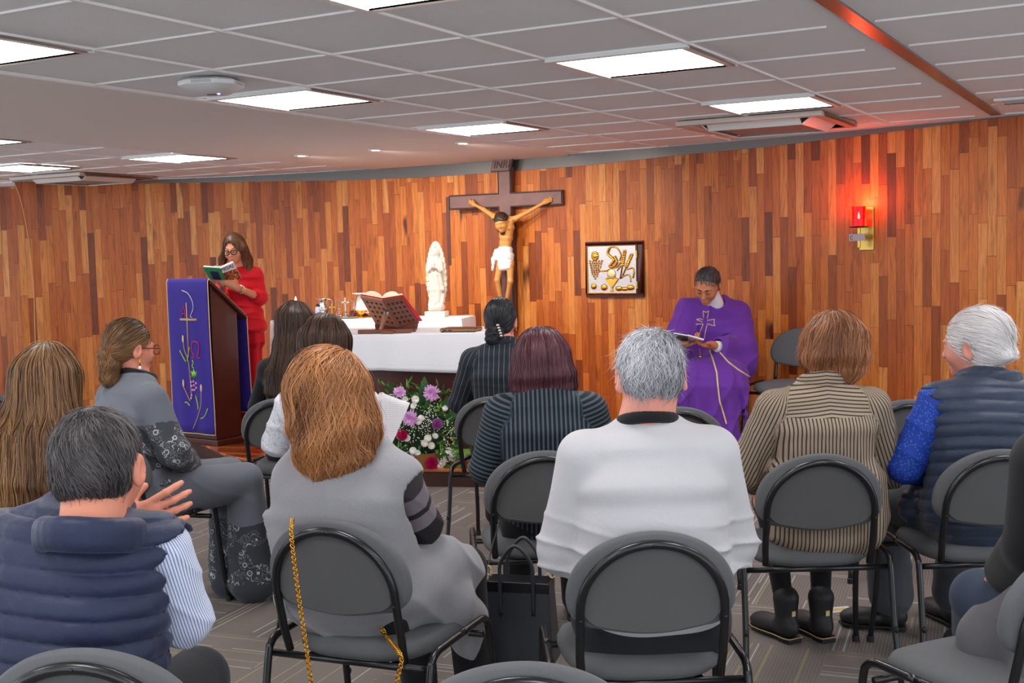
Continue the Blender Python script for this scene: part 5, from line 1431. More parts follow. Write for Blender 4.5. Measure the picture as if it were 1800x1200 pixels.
# ================= 12. person cut by the right edge
def p_edge():
    loc = (1.46, 2.93, 0); B = Body(loc, 20, lean=4)
    root = person('person cut by the right edge, black jacket, grey coat and crossed dark jeans', loc)
    H = Head(B(0, .02, 1.2), rot(20, -10, 0), 1.0)
    q = std(B, sh=1.0, g=1.05, d=1.1, sw=.19, E=((-.25, -.02, .70), (.25, 0, .72)), W=((-.10, .20, .66), (.10, .22, .66)))
    q['S'][0] = at(1845, 815, 2.80); q['E'][0] = at(1822, 960, 2.88)
    q['K'] = [at(1722, 1050, 3.22), B(.13, .42, .56, False)]; q['A'] = [at(1712, 1108, 3.5), B(.12, .40, .09, False)]; q['T'] = [at(1680, 1125, 3.56), B(.13, .55, .05, False)]
    finish_body(root, body_sdf(B, q, H), SK_FAIR, .009)
    f = top_sdf(B, q, .03, .034, zlo=.60, shr=.054); f.disp = lambda P: -.004*fbm(P, 12, 3, 2)
    skin_obj('jacket', f, M_BLACKC, root, .009)
    f = SDF(); f.chain([B(-.12, -.16, .60), B(-.19, -.10, .56), B(-.235, -.02, .44), B(-.25, .0, .26)], [.09, .085, .055, .035], .05)
    f.chain([B(-.14, .05, .58), B(-.22, .14, .50), B(-.26, .12, .34)], [.10, .07, .04], .05)
    f.disp = lambda P: -.008*folds(P, (.9, .3, .1), 22, 60, 2)
    skin_obj('grey_coat', f, cloth('charcoal_wool', srgb(92, 90, 94), .95, 420, .2), root, .009, pat=False)
    skin_obj('jeans', legs_sdf(B, q, .018), M_JEANS, root, .009)
    f = SDF(); f.cap(q['A'][0], q['T'][0], .045, .038, .02); f.cap(q['A'][0], q['A'][0]+Vector((0, 0, .05)), .042, .042, .02)
    skin_obj('shoe', f, M_SHOE, root, .008, pat=False); shoe(root, q['A'][1], q['T'][1], M_SHOE)
    short_hair(root, H, HAIR_DBROWN, 1500, (.02, .05), seed=37)
p_edge()
# ================================================================ ALTAR AREA
M_DKWOOD = mat('dark_mahogany', srgb(74, 26, 22), .35, var=.25, bscale=40, coat=.2)
M_CROSSW = mat('carved_dark_wood', srgb(84, 54, 52), .5, var=.3, bscale=60, bump=.4)
M_CLOTHW = cloth('altar_linen', srgb(238, 238, 244), .75, 300, .03, .2)
M_SILVER = mat('silver', srgb(200, 198, 194), .25, 1.0)
M_SILVERH = mat('hammered_silver', srgb(206, 202, 204), .42, .75, bump=.8, bscale=60)
M_BRASS = mat('brass', srgb(206, 172, 92), .32, 1.0, bump=.4, bscale=50)
M_GLASS = mat('clear_glass', (.95, .97, .98), .03, trans=1.0, ior=1.45)
M_PLASTERW = mat('white_plaster', srgb(212, 201, 190), .75, bump=.2, bscale=60)
def text_mesh(txt, size, name, material, parent, M, ext=.002, align='CENTER', shear=0):
    cu = bpy.data.curves.new('t', 'FONT'); cu.body = txt; cu.size = size; cu.extrude = ext; cu.align_x = align; cu.align_y = 'CENTER'; cu.shear = shear; cu.resolution_u = 3
    o = bpy.data.objects.new('t', cu); COL.objects.link(o)
    me = bpy.data.meshes.new_from_object(o.evaluated_get(bpy.context.evaluated_depsgraph_get())); bpy.data.objects.remove(o)
    me.transform(M); me.name = name; me.materials.clear(); me.materials.append(material)
    ob = bpy.data.objects.new(name, me); COL.objects.link(ob); ob.parent = parent; return ob
# ---- lectern
def lectern():
    t = thing('lectern', 'tall dark wooden lectern draped with an embroidered purple cloth', 'lectern', (-2.35, 9.13, PLAT), math.radians(-35))
    W, D, HF, HB = .220, .125, 1.235, 1.03
    MB().prism([(-W-.03, -D-.02), (W+.03, -D-.02), (W+.03, D+.03), (-W-.03, D+.03)], 0, .045).build('base', M_DKWOOD, t, bevel=.006)
    m = MB(); n = 10
    pl = [(-W, -D), (W, -D)] + [(W - .03*(1-math.cos(a))*0 + .0, lerp(-D, D, i/n)) for i, a in enumerate(np.linspace(0, 1, n+1))][1:] + [(-W, D)]
    k = len(pl)
    vs = [(x, y, .045) for x, y in pl] + [(x, y, lerp(HF, HB, (y+D)/(2*D))-.03) for x, y in pl]
    m.add(vs, [tuple(range(k-1, -1, -1)), tuple(range(k, 2*k))] + [(i, (i+1) % k, k+(i+1) % k, k+i) for i in range(k)])
    m.build('body', M_DKWOOD, t, bevel=.004)
    s_ = (HB-HF)/(2*D); ov = .045
    y0, y1 = -D-.02, D+.075; f = lambda y: HF + s_*(y+D)
    vs = [(-W-.03, y0, f(y0)-.03), (W+.03, y0, f(y0)-.03), (W+.03, y1, f(y1)-.03), (-W-.03, y1, f(y1)-.03)]; vs += [(x, y, z+.028) for x, y, z in vs]
    MB().add(vs, [(0,3,2,1),(4,5,6,7),(0,1,5,4),(1,2,6,5),(2,3,7,6),(3,0,4,7)]).build('reading_board', M_DKWOOD, t, bevel=.004)
    # drape: front fall, over the board, rear fall
    CW = W+.012; top_f = f(y0)+.004; path = [(y0-.012, .085), (y0-.012, .6), (y0-.014, top_f-.02), (y0-.004, top_f+.004), (0, f(0)+.006), (y1, f(y1)+.006), (y1+.014, f(y1)-.012), (y1+.016, .6), (y1+.02, .21)]
    pts = []
    for i in range(len(path)-1):
        for j in range(8): pts.append((lerp(path[i][0], path[i+1][0], j/8), lerp(path[i][1], path[i+1][1], j/8)))
    pts.append(path[-1]); NP = len(pts)-1
    def fn(u, v):
        y, z = pts[int(round(v*NP))]; x = (u-.5)*2*CW
        wob = .006*math.sin(u*13+z*4)*max(0, min(1, (1.1-z)/.8)); fl = 1+.04*max(0, (1.0-z))
        return Vector((x*fl, y + (wob if abs(y) > D else 0), z))
    m = MB().grid(fn, 21, NP+1)
    d = m.build('drape', cloth('violet_cloth', srgb(52, 34, 140), .7, 350, .08, .2), t, solid=.003, smooth=True, merge=False)
    tr = MB()
    for u in (0, 1): tr.tube([fn(u, v) + Vector((0, 0, 0)) for v in np.linspace(0, 1, NP+1)], .0035, 6)
    tr.tube([fn(u, 0) for u in np.linspace(0, 1, 21)], .0035, 6); tr.tube([fn(u, 1) for u in np.linspace(0, 1, 21)], .0035, 6)
    tr.build('gold_edging', M_GOLDP, d, smooth=True)
    # embroidery on the front fall; coordinates measured from its top left corner
    yy = y0-.0175; w_, h_ = 2*CW, top_f-.085
    P = lambda a, b: Vector((-CW+a*w_, yy, top_f-b*h_))
    def em(name, strokes, r, col, closed=False):
        m = MB()
        for s in strokes: m.tube(s, r, 6, flat=1.0)
        return m.build(name, mat('thread_'+name, col, .6), d, smooth=True)
    gold, pink, red, green, peach = srgb(222, 178, 96), srgb(208, 140, 200), srgb(224, 20, 60), srgb(120, 190, 50), srgb(240, 190, 140)
    em('cross_symbol', [[P(.47, .15), P(.475, .50)], [P(.30, .255), P(.70, .255)], [P(.30, .262), P(.70, .262)]], .0035, gold)
    em('rho_symbol', [bez([P(.38, .07), P(.52, .09), P(.62, .14), P(.63, .19), P(.56, .235), P(.60, .245)], 6)], .003, srgb(214, 196, 190))
    em('alpha_symbol', [[P(.35, .245), P(.40, .17), P(.45, .245)], [P(.37, .22), P(.435, .22)]], .0028, red)
    em('omega_symbol', [bez([P(.54, .505), P(.60, .50), P(.55, .45), P(.58, .405), P(.65, .40), P(.72, .41), P(.73, .455), P(.68, .50), P(.75, .505)], 5)], .0032, red)
    em('stems', [bez([P(.36, .38), P(.37, .45), P(.45, .52), P(.48, .60), P(.49, .74), P(.47, .78)], 6), bez([P(.30, .69), P(.38, .74), P(.46, .79)], 5), bez([P(.74, .72), P(.72, .80), P(.64, .88), P(.50, .97)], 6)], .0028, srgb(216, 170, 70))
    em('leaves', [bez([P(.26, .46), P(.33, .50), P(.40, .535)], 5), bez([P(.50, .44), P(.47, .48), P(.43, .53)], 5), bez([P(.33, .80), P(.38, .80), P(.45, .82)], 5), bez([P(.60, .75), P(.64, .80), P(.65, .84)], 5), bez([P(.88, .83), P(.80, .88), P(.70, .90)], 5), bez([P(.56, .52), P(.58, .54), P(.55, .56), P(.59, .575)], 5)], .0045, srgb(150, 196, 50))
    m = MB()
    for a, b in ((.35, .385), (.31, .675), (.74, .70)): m.ell(P(a, b), (.011, .004, .030), 8, 6)
    m.build('wheat_ears', mat('thread_peach', peach, .6), d, smooth=True)
    m = MB(); cx, cz = .585, .615; q0 = P(cx, cz); lf = [(0, .045), (.012, .02), (.034, .026), (.022, .002), (.030, -.018), (.010, -.014), (0, -.030), (-.010, -.014), (-.030, -.018), (-.022, .002), (-.034, .026), (-.012, .02)]
    m.prism([(q0.x+x, q0.z+z) for x, z in lf], q0.y-.003, q0.y+.002, Matrix(((1, 0, 0, 0), (0, 0, 1, 0), (0, 1, 0, 0), (0, 0, 0, 1))))
    m.build('vine_leaf', mat('thread_green', green, .6), d, smooth=True)
    m = MB()
    for a, b in ((.50, .665), (.56, .66), (.62, .67), (.51, .69), (.57, .685), (.62, .70), (.53, .715), (.58, .715), (.50, .75), (.49, .77)): m.ell(P(a, b), (.011, .004, .010), 8, 6)
    m.build('grapes', mat('thread_pink', pink, .6), d, smooth=True)
lectern()
# ---- altar
AL = (-.82, 8.41); ALY = math.radians(-8); AW, AD, AZ = .78, .30, .985-PLAT
def altar_outline(w, d, bulge, n=28):
    pts = []
    for i in range(n+1):
        x = -w + 2*w*i/n; pts.append((x, -d - bulge*(1-(x/w)**2)))
    for i in range(7): a = i/6; pts.append((w, lerp(-d, d, a)) if 0 < i < 6 else (w, lerp(-d, d, a)))
    for i in range(1, 9): pts.append((lerp(w, -w, i/8), d))
    for i in range(1, 6): pts.append((-w, lerp(d, -d, i/6)))
    return pts
t = thing('altar', 'dark wooden altar with a bowed front under the white cloth', 'altar', (*AL, PLAT), ALY)
MB().prism(altar_outline(AW-.07, AD-.05, .10), 0, .06).build('plinth', M_DKWOOD, t, bevel=.004)
MB().prism(altar_outline(AW-.05, AD-.04, .10), .06, AZ-.05).build('body', M_DKWOOD, t)
MB().prism(altar_outline(AW, AD, .12), AZ-.05, AZ-.006).build('tabletop', M_DKWOOD, t, bevel=.004)
def draped(name, label, loc, rz, outline, z, drop, wave, hem_fn=None, border=True, mat_=None):
    t = thing(name, label, 'cloth', loc, rz); n = len(outline); rows = 10
    vs, fs = [], []; c = Vector((sum(p[0] for p in outline)/n, sum(p[1] for p in outline)/n, 0))
    L = [0]
    for i in range(n): L.append(L[-1] + math.dist(outline[i], outline[(i+1) % n]))
    def ring(k, zz, out, w_):
        for i, (x, y) in enumerate(outline):
            d = Vector((x-c.x, y-c.y, 0)).normalized(); s = L[i]
            o = out + w_*(math.sin(s*21) + .6*math.sin(s*37+1))
            vs.append((x*k + d.x*o, y*k + d.y*o, zz(i) if callable(zz) else zz))
    ring(.5, z+.002, 0, 0); ring(.98, z+.002, 0, 0); ring(1, z-.001, .003, 0)
    for r in range(1, rows+1):
        q = r/rows; ring(1, (lambda i, q=q: z - drop*(hem_fn(outline[i]) if hem_fn else 1)*q), .006+.012*q, wave*q)
    R_ = len(vs)//n
    for r in range(R_-1):
        for i in range(n): fs.append((r*n+i, r*n+(i+1) % n, (r+1)*n+(i+1) % n, (r+1)*n+i))
    fs.append(tuple(range(n)))
    o = MB().add(vs, fs).build('cloth', mat_ or M_CLOTHW, t, smooth='auto', solid=.002, angle=60)
    if border:
        m = MB(); 
        for r in (R_-3,): m.tube([Vector(vs[r*n+i]) for i in list(range(n))+[0]], .0022, 4)
        m.build('stitched_hem', mat('hem_thread', srgb(225, 226, 232), .8), o, smooth=True)
    return t
draped('altar_cloth', 'white linen cloth over the bowed altar', (*AL, PLAT), ALY, altar_outline(AW+.008, AD+.008, .122, 60), AZ, .235, .006, lambda p: 1+.20*max(0, p[0]/AW))
ATOP = AZ + PLAT + .004
# ---- rear table with cloth
TZ = 1.017; TC = (-1.12, 9.62); TY = math.radians(-14)
t = thing('side_table', 'long narrow table hidden under a white cloth behind the altar', 'table', (*TC, PLAT), TY)
MB().box(-.78, .78, -.19, .19, TZ-PLAT-.04, TZ-PLAT-.006).build('tabletop', M_DKWOOD, t)
for x in (-.72, .72):
    for y in (-.15, .15): MB().box(x-.02, x+.02, y-.02, y+.02, 0, TZ-PLAT-.04).build('leg', M_DKWOOD, t)
draped('table_cloth', 'pale pleated cloth on the narrow table under the white statue', (*TC, PLAT), TY, [(lerp(-.8, .8, i/30), -.20) for i in range(31)] + [(.8, lerp(-.2, .2, i/6)) for i in range(1, 7)] + [(lerp(.8, -.8, i/10), .2) for i in range(1, 11)] + [(-.8, lerp(.2, -.2, i/6)) for i in range(1, 6)], TZ-PLAT, .40, .011, None, False)
TTOP = TZ + .004
def on_table(px, off=0.0):
    """a spot on the rear table under the photo column px"""
    y = 9.6
    for _ in range(6):
        x = at(px, 560, y).x; y = TC[1] + (x-TC[0])*math.tan(TY) + off
    return Vector((x, y, TTOP))
def onA(px, Y): return Vector((at(px, 585, Y).x, Y, ATOP))
# ---- statue
def statue():
    p = on_table(768); t = thing('statue', 'white plaster statue of a robed standing woman inside a pointed halo of rays', 'statue', tuple(p))
    S = .607; X = Vector((math.cos(TY), math.sin(TY), 0)); Y = Vector((-X.y, X.x, 0)); W = lambda x, y, z: p + X*x + Y*y + Vector((0, 0, z))
    f = SDF()
    f.loft([(W(0, .0, .12), .066, .040, X), (W(0, 0, .22), .060, .036, X), (W(0, 0, .34), .056, .034, X), (W(0, 0, .43), .048, .030, X), (W(0, 0, .475), .03, .028, X)], .01)
    f.ell(W(-.006, -.012, .505), (.024, .026, .031), None, .008); f.ell(W(0, .004, .505), (.034, .028, .044), None, .012)
    for s_ in (-1, 1): f.chain([W(s_*.045, -.01, .44), W(s_*.050, -.03, .37), W(s_*.006, -.055, .405)], [.018, .018, .010], .008)
    f.cap(W(0, -.06, .40), W(0, -.062, .435), .010, .006, .004)
    f.disp = lambda P: -.0045*np.sin((P @ npv(X))*180 + 3*np.sin(P[:, 2]*14)+2*fbm(P, 20, 5, 1))*np.clip((.47+p.z-P[:, 2])/.05, 0, 1)
    skin_obj('figure', f, M_PLASTERW, t, .0035, pat=False)
    m = MB(); ol = []; n = 64
    for i in range(n+1):
        a = -PI/2 + 2*PI*i/n; r = 1 + (.045 if i % 2 else -.02); ol.append((.084*math.cos(a)*r*(1-.12*math.sin(a)), .335 + .265*math.sin(a)*(1+.3*(r-1))))
    ol = ol[:-1]; M = Matrix(((X.x, 0, Y.x, 0), (X.y, 0, Y.y, 0), (0, 1, 0, 0), (0, 0, 0, 1)))
    m.prism(ol, .012, .040, M); m.build('ray_halo', M_PLASTERW, t, bevel=.004)
    m = MB()
    for i in range(0, n, 2):
        x, z = ol[i]; m.tube([M @ Vector((x*.62, .335+(z-.335)*.80, .010)), M @ Vector((x*.97, .335+(z-.335)*.985, .010))], [.0035, .0045], 6)
    m.build('halo_ray', M_PLASTERW, t, smooth=True)['kind'] = 'stuff'
    f = SDF(); f.ell(W(0, 0, .075), (.070, .050, .045), None, .02); f.ell(W(-.035, -.02, .10), (.03, .025, .025), None, .01); f.ell(W(.04, -.02, .095), (.028, .022, .024), None, .01); f.ell(W(0, -.035, .115), (.022, .02, .028), None, .01)
    f.disp = lambda P: -.005*fbm(P, 70, 2, 2)
    skin_obj('cloud_base', f, M_PLASTERW, t, .004, pat=False)
    MB().box(-.085, .085, -.055, .055, 0, .045, Matrix.Rotation(TY, 4, 'Z')).build('plinth', M_PLASTERW, t, bevel=.005)
statue()
# ---- table ware
def lathe_thing(name, label, cat, p, parts, group=None):
    t = thing(name, label, cat, tuple(p), 0, group)
    for nm, prof, mt in parts: MB().lathe(prof, 24).build(nm, mt, t, smooth='auto', angle=50)
    return t
p = on_table(612, .02); t = thing('tray', 'round silver tray under the cruets', 'tray', tuple(p))
MB().lathe([(.0001, 0), (.15, 0), (.17, .010), (.172, .012), (.15, .004), (.0001, .003)], 32).build('dish', M_SILVER, t, smooth='auto')
p = on_table(568); t = lathe_thing('pitcher', 'antique silver pitcher with a flared lip on the narrow table', 'pitcher', p, [('body', [(.03, 0), (.034, .006), (.022, .014), (.040, .040), (.052, .070), (.044, .098), (.026, .120), (.024, .130), (.036, .158), (.034, .158), (.022, .132), (.0001, .128)], M_SILVER)])
MB().tube(bez([(.048, 0, .075), (.078, 0, .10), (.074, 0, .145), (.036, 0, .155)], 6), .004, 8).build('handle', M_SILVER, t, smooth=True)
MB().add([(-.034, -.012, .156), (-.034, .012, .156), (-.060, 0, .172), (-.026, 0, .140)], [(0, 1, 2), (0, 2, 3), (1, 3, 2), (0, 3, 1)]).build('spout', M_SILVER, t)
for px, lab, mt, dx in ((596, 'glass cruet left of the small silver cross', M_GLASS, 0), (621, 'glass cruet right of the small silver cross, next to the veiled chalice', M_GLASS, .0)):
    p = on_table(px, -.02) + Vector((0, 0, .012))
    t = lathe_thing('cruet', lab, 'cruet', p, [('vessel', [(.026, 0), (.032, .01), (.034, .03), (.014, .075), (.011, .10), (.017, .118), (.014, .118), (.008, .10), (.011, .076), (.030, .032), (.028, .008), (.0001, .006)], mt), ('stopper', [(.0001, .116), (.011, .118), (.006, .126), (.013, .138), (.0001, .150)], mt)], 'glass cruets')
    if px == 621: MB().lathe([(.0001, .008), (.027, .009), (.029, .030), (.022, .045), (.0001, .045)], 20).build('wine', mat('red_wine', srgb(90, 16, 20), .2), t, smooth='auto')
def cross_thing(name, label, p, h, mt, mt2):
    t = thing(name, label, 'cross', tuple(p)); b = h*.08
    MB().lathe([(.028, 0), (.028, .006), (.010, .014), (.006, .03), (.012, .04), (.0001, .046)], 20).build('foot', mt2, t, smooth='auto')
    m = MB(); m.box(-b/2, b/2, -b/3, b/3, .04, h); m.box(-h*.20, h*.20, -b/3, b/3, h*.70, h*.70+b); m.build('cross', mt, t, bevel=.001)
cross_thing('standing_cross', 'small silver standing cross between the two cruets', on_table(608, -.04) + Vector((0, 0, .012)), .155, M_SILVER, M_SILVER)
cross_thing('brass_cross', 'tiny brass cross beside the silver pitcher', on_table(584, -.03), .12, M_BRASS, M_BRASS)
p = on_table(559, -.05); lathe_thing('small_bottle', 'small pale bottle with a dark cap left of the silver pitcher', 'bottle', p, [('bottle', [(.018, 0), (.02, .004), (.02, .085), (.012, .098), (.0001, .1)], mat('pale_label', srgb(170, 176, 206), .4)), ('cap', [(.013, .096), (.013, .118), (.0001, .119)], mat('dark_cap', srgb(30, 32, 44), .4))])
p = on_table(634, -.06); t = lathe_thing('ciborium', 'gilded bowl with red ornaments in front of the veiled chalice', 'bowl', p, [('bowl', [(.030, 0), (.032, .008), (.014, .018), (.016, .026), (.050, .048), (.056, .066), (.052, .066), (.040, .046), (.0001, .036)], M_GOLD)])
m = MB()
for k in range(10): a = 2*PI*k/10; m.ell((.052*math.cos(a), .052*math.sin(a), .052), (.006, .006, .006), 8, 6)
m.build('ornament', mat('red_enamel', srgb(196, 22, 34), .3), t, smooth=True)['kind'] = 'stuff'
p = on_table(642, .05); t = lathe_thing('chalice', 'chalice covered with a white veil and a flat square pall', 'chalice', p, [('base', [(.055, 0), (.055, .006), (.02, .02), (.01, .05), (.014, .07), (.01, .09), (.034, .12), (.042, .17), (.0001, .17)], M_GOLD)])
m = MB()
m.grid(lambda u, v: Vector(((.052+.030*v+.007*math.sin(u*2*PI*7)*v)*math.cos(u*2*PI), (.052+.030*v+.007*math.sin(u*2*PI*7)*v)*math.sin(u*2*PI), .188-v*.15)), 57, 8)
m.build('veil', M_WHITEC, t, smooth=True, solid=.002)
MB().box(-.085, .085, -.085, .085, .190, .198, Matrix.Rotation(.3, 4, 'Z')).build('pall', mat('pall_cloth', srgb(206, 208, 220), .6), t, bevel=.002)
# candle
p = onA(522, 8.36); t = thing('candle', 'lit white pillar candle on the left end of the altar', 'candle', tuple(p))
MB().lathe([(.0001, 0), (.027, 0), (.027, .219), (.024, .226), (.012, .220), (.0001, .218)], 24).build('wax', mat('candle_wax', srgb(248, 238, 214), .5, emit=(1, .82, .6), estr=.25), t, smooth='auto')
MB().tube([(0, 0, .217), (0, 0, .228)], .0012, 6).build('wick', M_BLACKC, t)
MB().lathe([(.0001, .222), (.006, .229), (.0065, .237), (.003, .250), (.0001, .259)], 12).build('flame', mat('flame', (1, .8, .4), emit=(1, .78, .4), estr=18), t, smooth=True)
# missal on its stand
def quad_board(c00, c10, c11, c01, th, name, mt, parent, holes=None):
    c00, c10, c11, c01 = [Vector(q)-parent.location for q in (c00, c10, c11, c01)]
    nrm = (c10-c00).cross(c01-c00).normalized()*th; P = lambda u, v: c00*(1-u)*(1-v)+c10*u*(1-v)+c11*u*v+c01*(1-u)*v
    m = MB()
    def cell(u0, u1, v0, v1):
        a = [P(u0, v0), P(u1, v0), P(u1, v1), P(u0, v1)]
        m.add(a + [q+nrm for q in a], [(0,3,2,1),(4,5,6,7),(0,1,5,4),(1,2,6,5),(2,3,7,6),(3,0,4,7)])
    if holes is None: cell(0, 1, 0, 1)
    else:
        nu, nv, fr = holes; us = [0]; vs_ = [0]
        for k in range(nu): us += [(k+.32)/nu*(1-2*fr)+fr, (k+.85)/nu*(1-2*fr)+fr]
        for k in range(nv): vs_ += [(k+.30)/nv*(1-2*fr)+fr, (k+.80)/nv*(1-2*fr)+fr]
        us.append(1); vs_.append(1)
        for j in range(len(vs_)-1):
            if j % 2 == 0: cell(0, 1, vs_[j], vs_[j+1])
            else:
                for i in range(0, len(us)-1, 2): cell(us[i], us[i+1], vs_[j], vs_[j+1])
    return m.build(name, mt, parent)
def missal():
    base = onA(682, 8.14); t = thing('book_stand', 'carved wooden book stand with pierced panels on the altar', 'book stand', tuple(base))
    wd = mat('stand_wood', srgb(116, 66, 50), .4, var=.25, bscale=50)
    m = MB(); R = Matrix.Rotation(math.radians(-6), 4, 'Z')
    m.box(-.20, .17, -.05, -.01, 0, .028, R); m.box(-.03, .06, -.10, .12, 0, .022, R); m.box(-.12, .18, .06, .10, 0, .022, R)
    m.build('foot', wd, t, bevel=.006)
    A_, B_, C_, D_, E_, F_ = at(633, 521, 8.02), at(671, 528, 7.99), at(700, 575, 8.19), at(661, 571, 8.22), at(706, 522, 8.08), at(737, 568, 8.26)
    quad_board(A_, B_, C_, D_, .012, 'left_panel', mat('stand_wood_lit', srgb(176, 118, 92), .4, var=.2, bscale=50), t, (4, 5, .08))  # paler copy of the stand wood: the lit side is put into the colour
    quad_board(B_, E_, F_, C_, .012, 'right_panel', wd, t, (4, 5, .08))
    lp = lambda q: q - base
    dk_ = mat('stand_hole_shade', srgb(52, 28, 22), .6); o_ = Vector((0, .006, .003))
    quad_board(A_+o_, B_+o_, C_+o_, D_+o_, .002, 'dark_backing', dk_, t); quad_board(B_+o_, E_+o_, F_+o_, C_+o_, .002, 'dark_backing', dk_, t)  # dark sheets added behind the panels to stand for shade in the holes
    quad_board(at(659, 572, 8.19), at(735, 571, 8.22), at(733, 579, 8.23), at(660, 579, 8.20), .03, 'ledge', wd, t)
    MB().tube([lp(at(669, 582, 8.12)), lp(at(678, 549, 8.03))], .014, 6).build('prop', mat('stand_wood_lit', srgb(176, 118, 92), .4), t, bevel=.003)
    MB().tube([lp(at(678, 552, 8.03)), lp(at(679, 546, 8.02))], .017, 8).build('hinge', M_SILVER, t, smooth='auto')
    b = thing('missal', 'large open missal with red covers resting on the carved stand', 'book', tuple(base)); lq = lambda q: Vector(q)
    off = Vector((0, .026, .012))
    red = mat('red_leather', srgb(204, 20, 40), .45)
    quad_board(A_+off, B_+off, C_+off, D_+off, .004, 'cover', red, b)
    quad_board(B_+off, E_+off+Vector((.012, 0, 0)), F_+off+Vector((.022, 0, .004)), C_+off, .004, 'cover', red, b)
    pg = mat('gilt_pages', srgb(250, 232, 200), .6)
    for side, (q0, q1, q2, q3) in enumerate(((A_, B_, C_, D_), (B_, E_, F_, C_))):
        q0, q1, q2, q3 = [Vector(q)-base+off+Vector((0, .006, .004)) for q in (q0, q1, q2, q3)]
        m = MB(); U_, V_ = 12, 6
        def P(u, v, h): 
            q = q0*(1-u)*(1-v)+q1*u*(1-v)+q2*u*v+q3*(1-u)*v; k = (u if side == 0 else 1-u)
            return q + Vector((0, .018, .030))*h*(math.sin(min(1, (1-k)*1.25)*PI)**.6*.9+.25)
        g0 = m.grid(lambda u, v: P(u, v, 1.0), U_, V_); m.grid(lambda u, v: P(u, v, 0.0), U_, V_)
        m.grid(lambda u, v: P(u, 0, v), U_, 3); m.grid(lambda u, v: P(0 if side == 0 else 1, u, v), U_, 3)
        m.build('pages', pg, b, smooth='auto')
missal()
p = onA(811, 8.12); t = thing('bronze_case', 'flat bronze coloured case lying at the right end of the altar cloth', 'case', tuple(p), math.radians(-16))
MB().box(-.125, .125, -.09, .09, .006, .024).build('body', mat('bronze', srgb(150, 116, 84), .35, .8), t, bevel=.003)
MB().box(-.12, .12, -.085, .085, .024, .027).build('lid', mat('bronze_dark', srgb(120, 90, 66), .35, .8), t, bevel=.001)
m = MB()
for x in (-.09, -.05): m.box(x-.012, x+.012, -.0925, -.089, .009, .017)
m.build('slot', M_DARKGAP, t)
m = MB()
for x in (-.11, .11):
    for y in (-.075, .075): m.box(x-.008, x+.008, y-.008, y+.008, 0, .006)
m.build('foot', M_RUB, t)
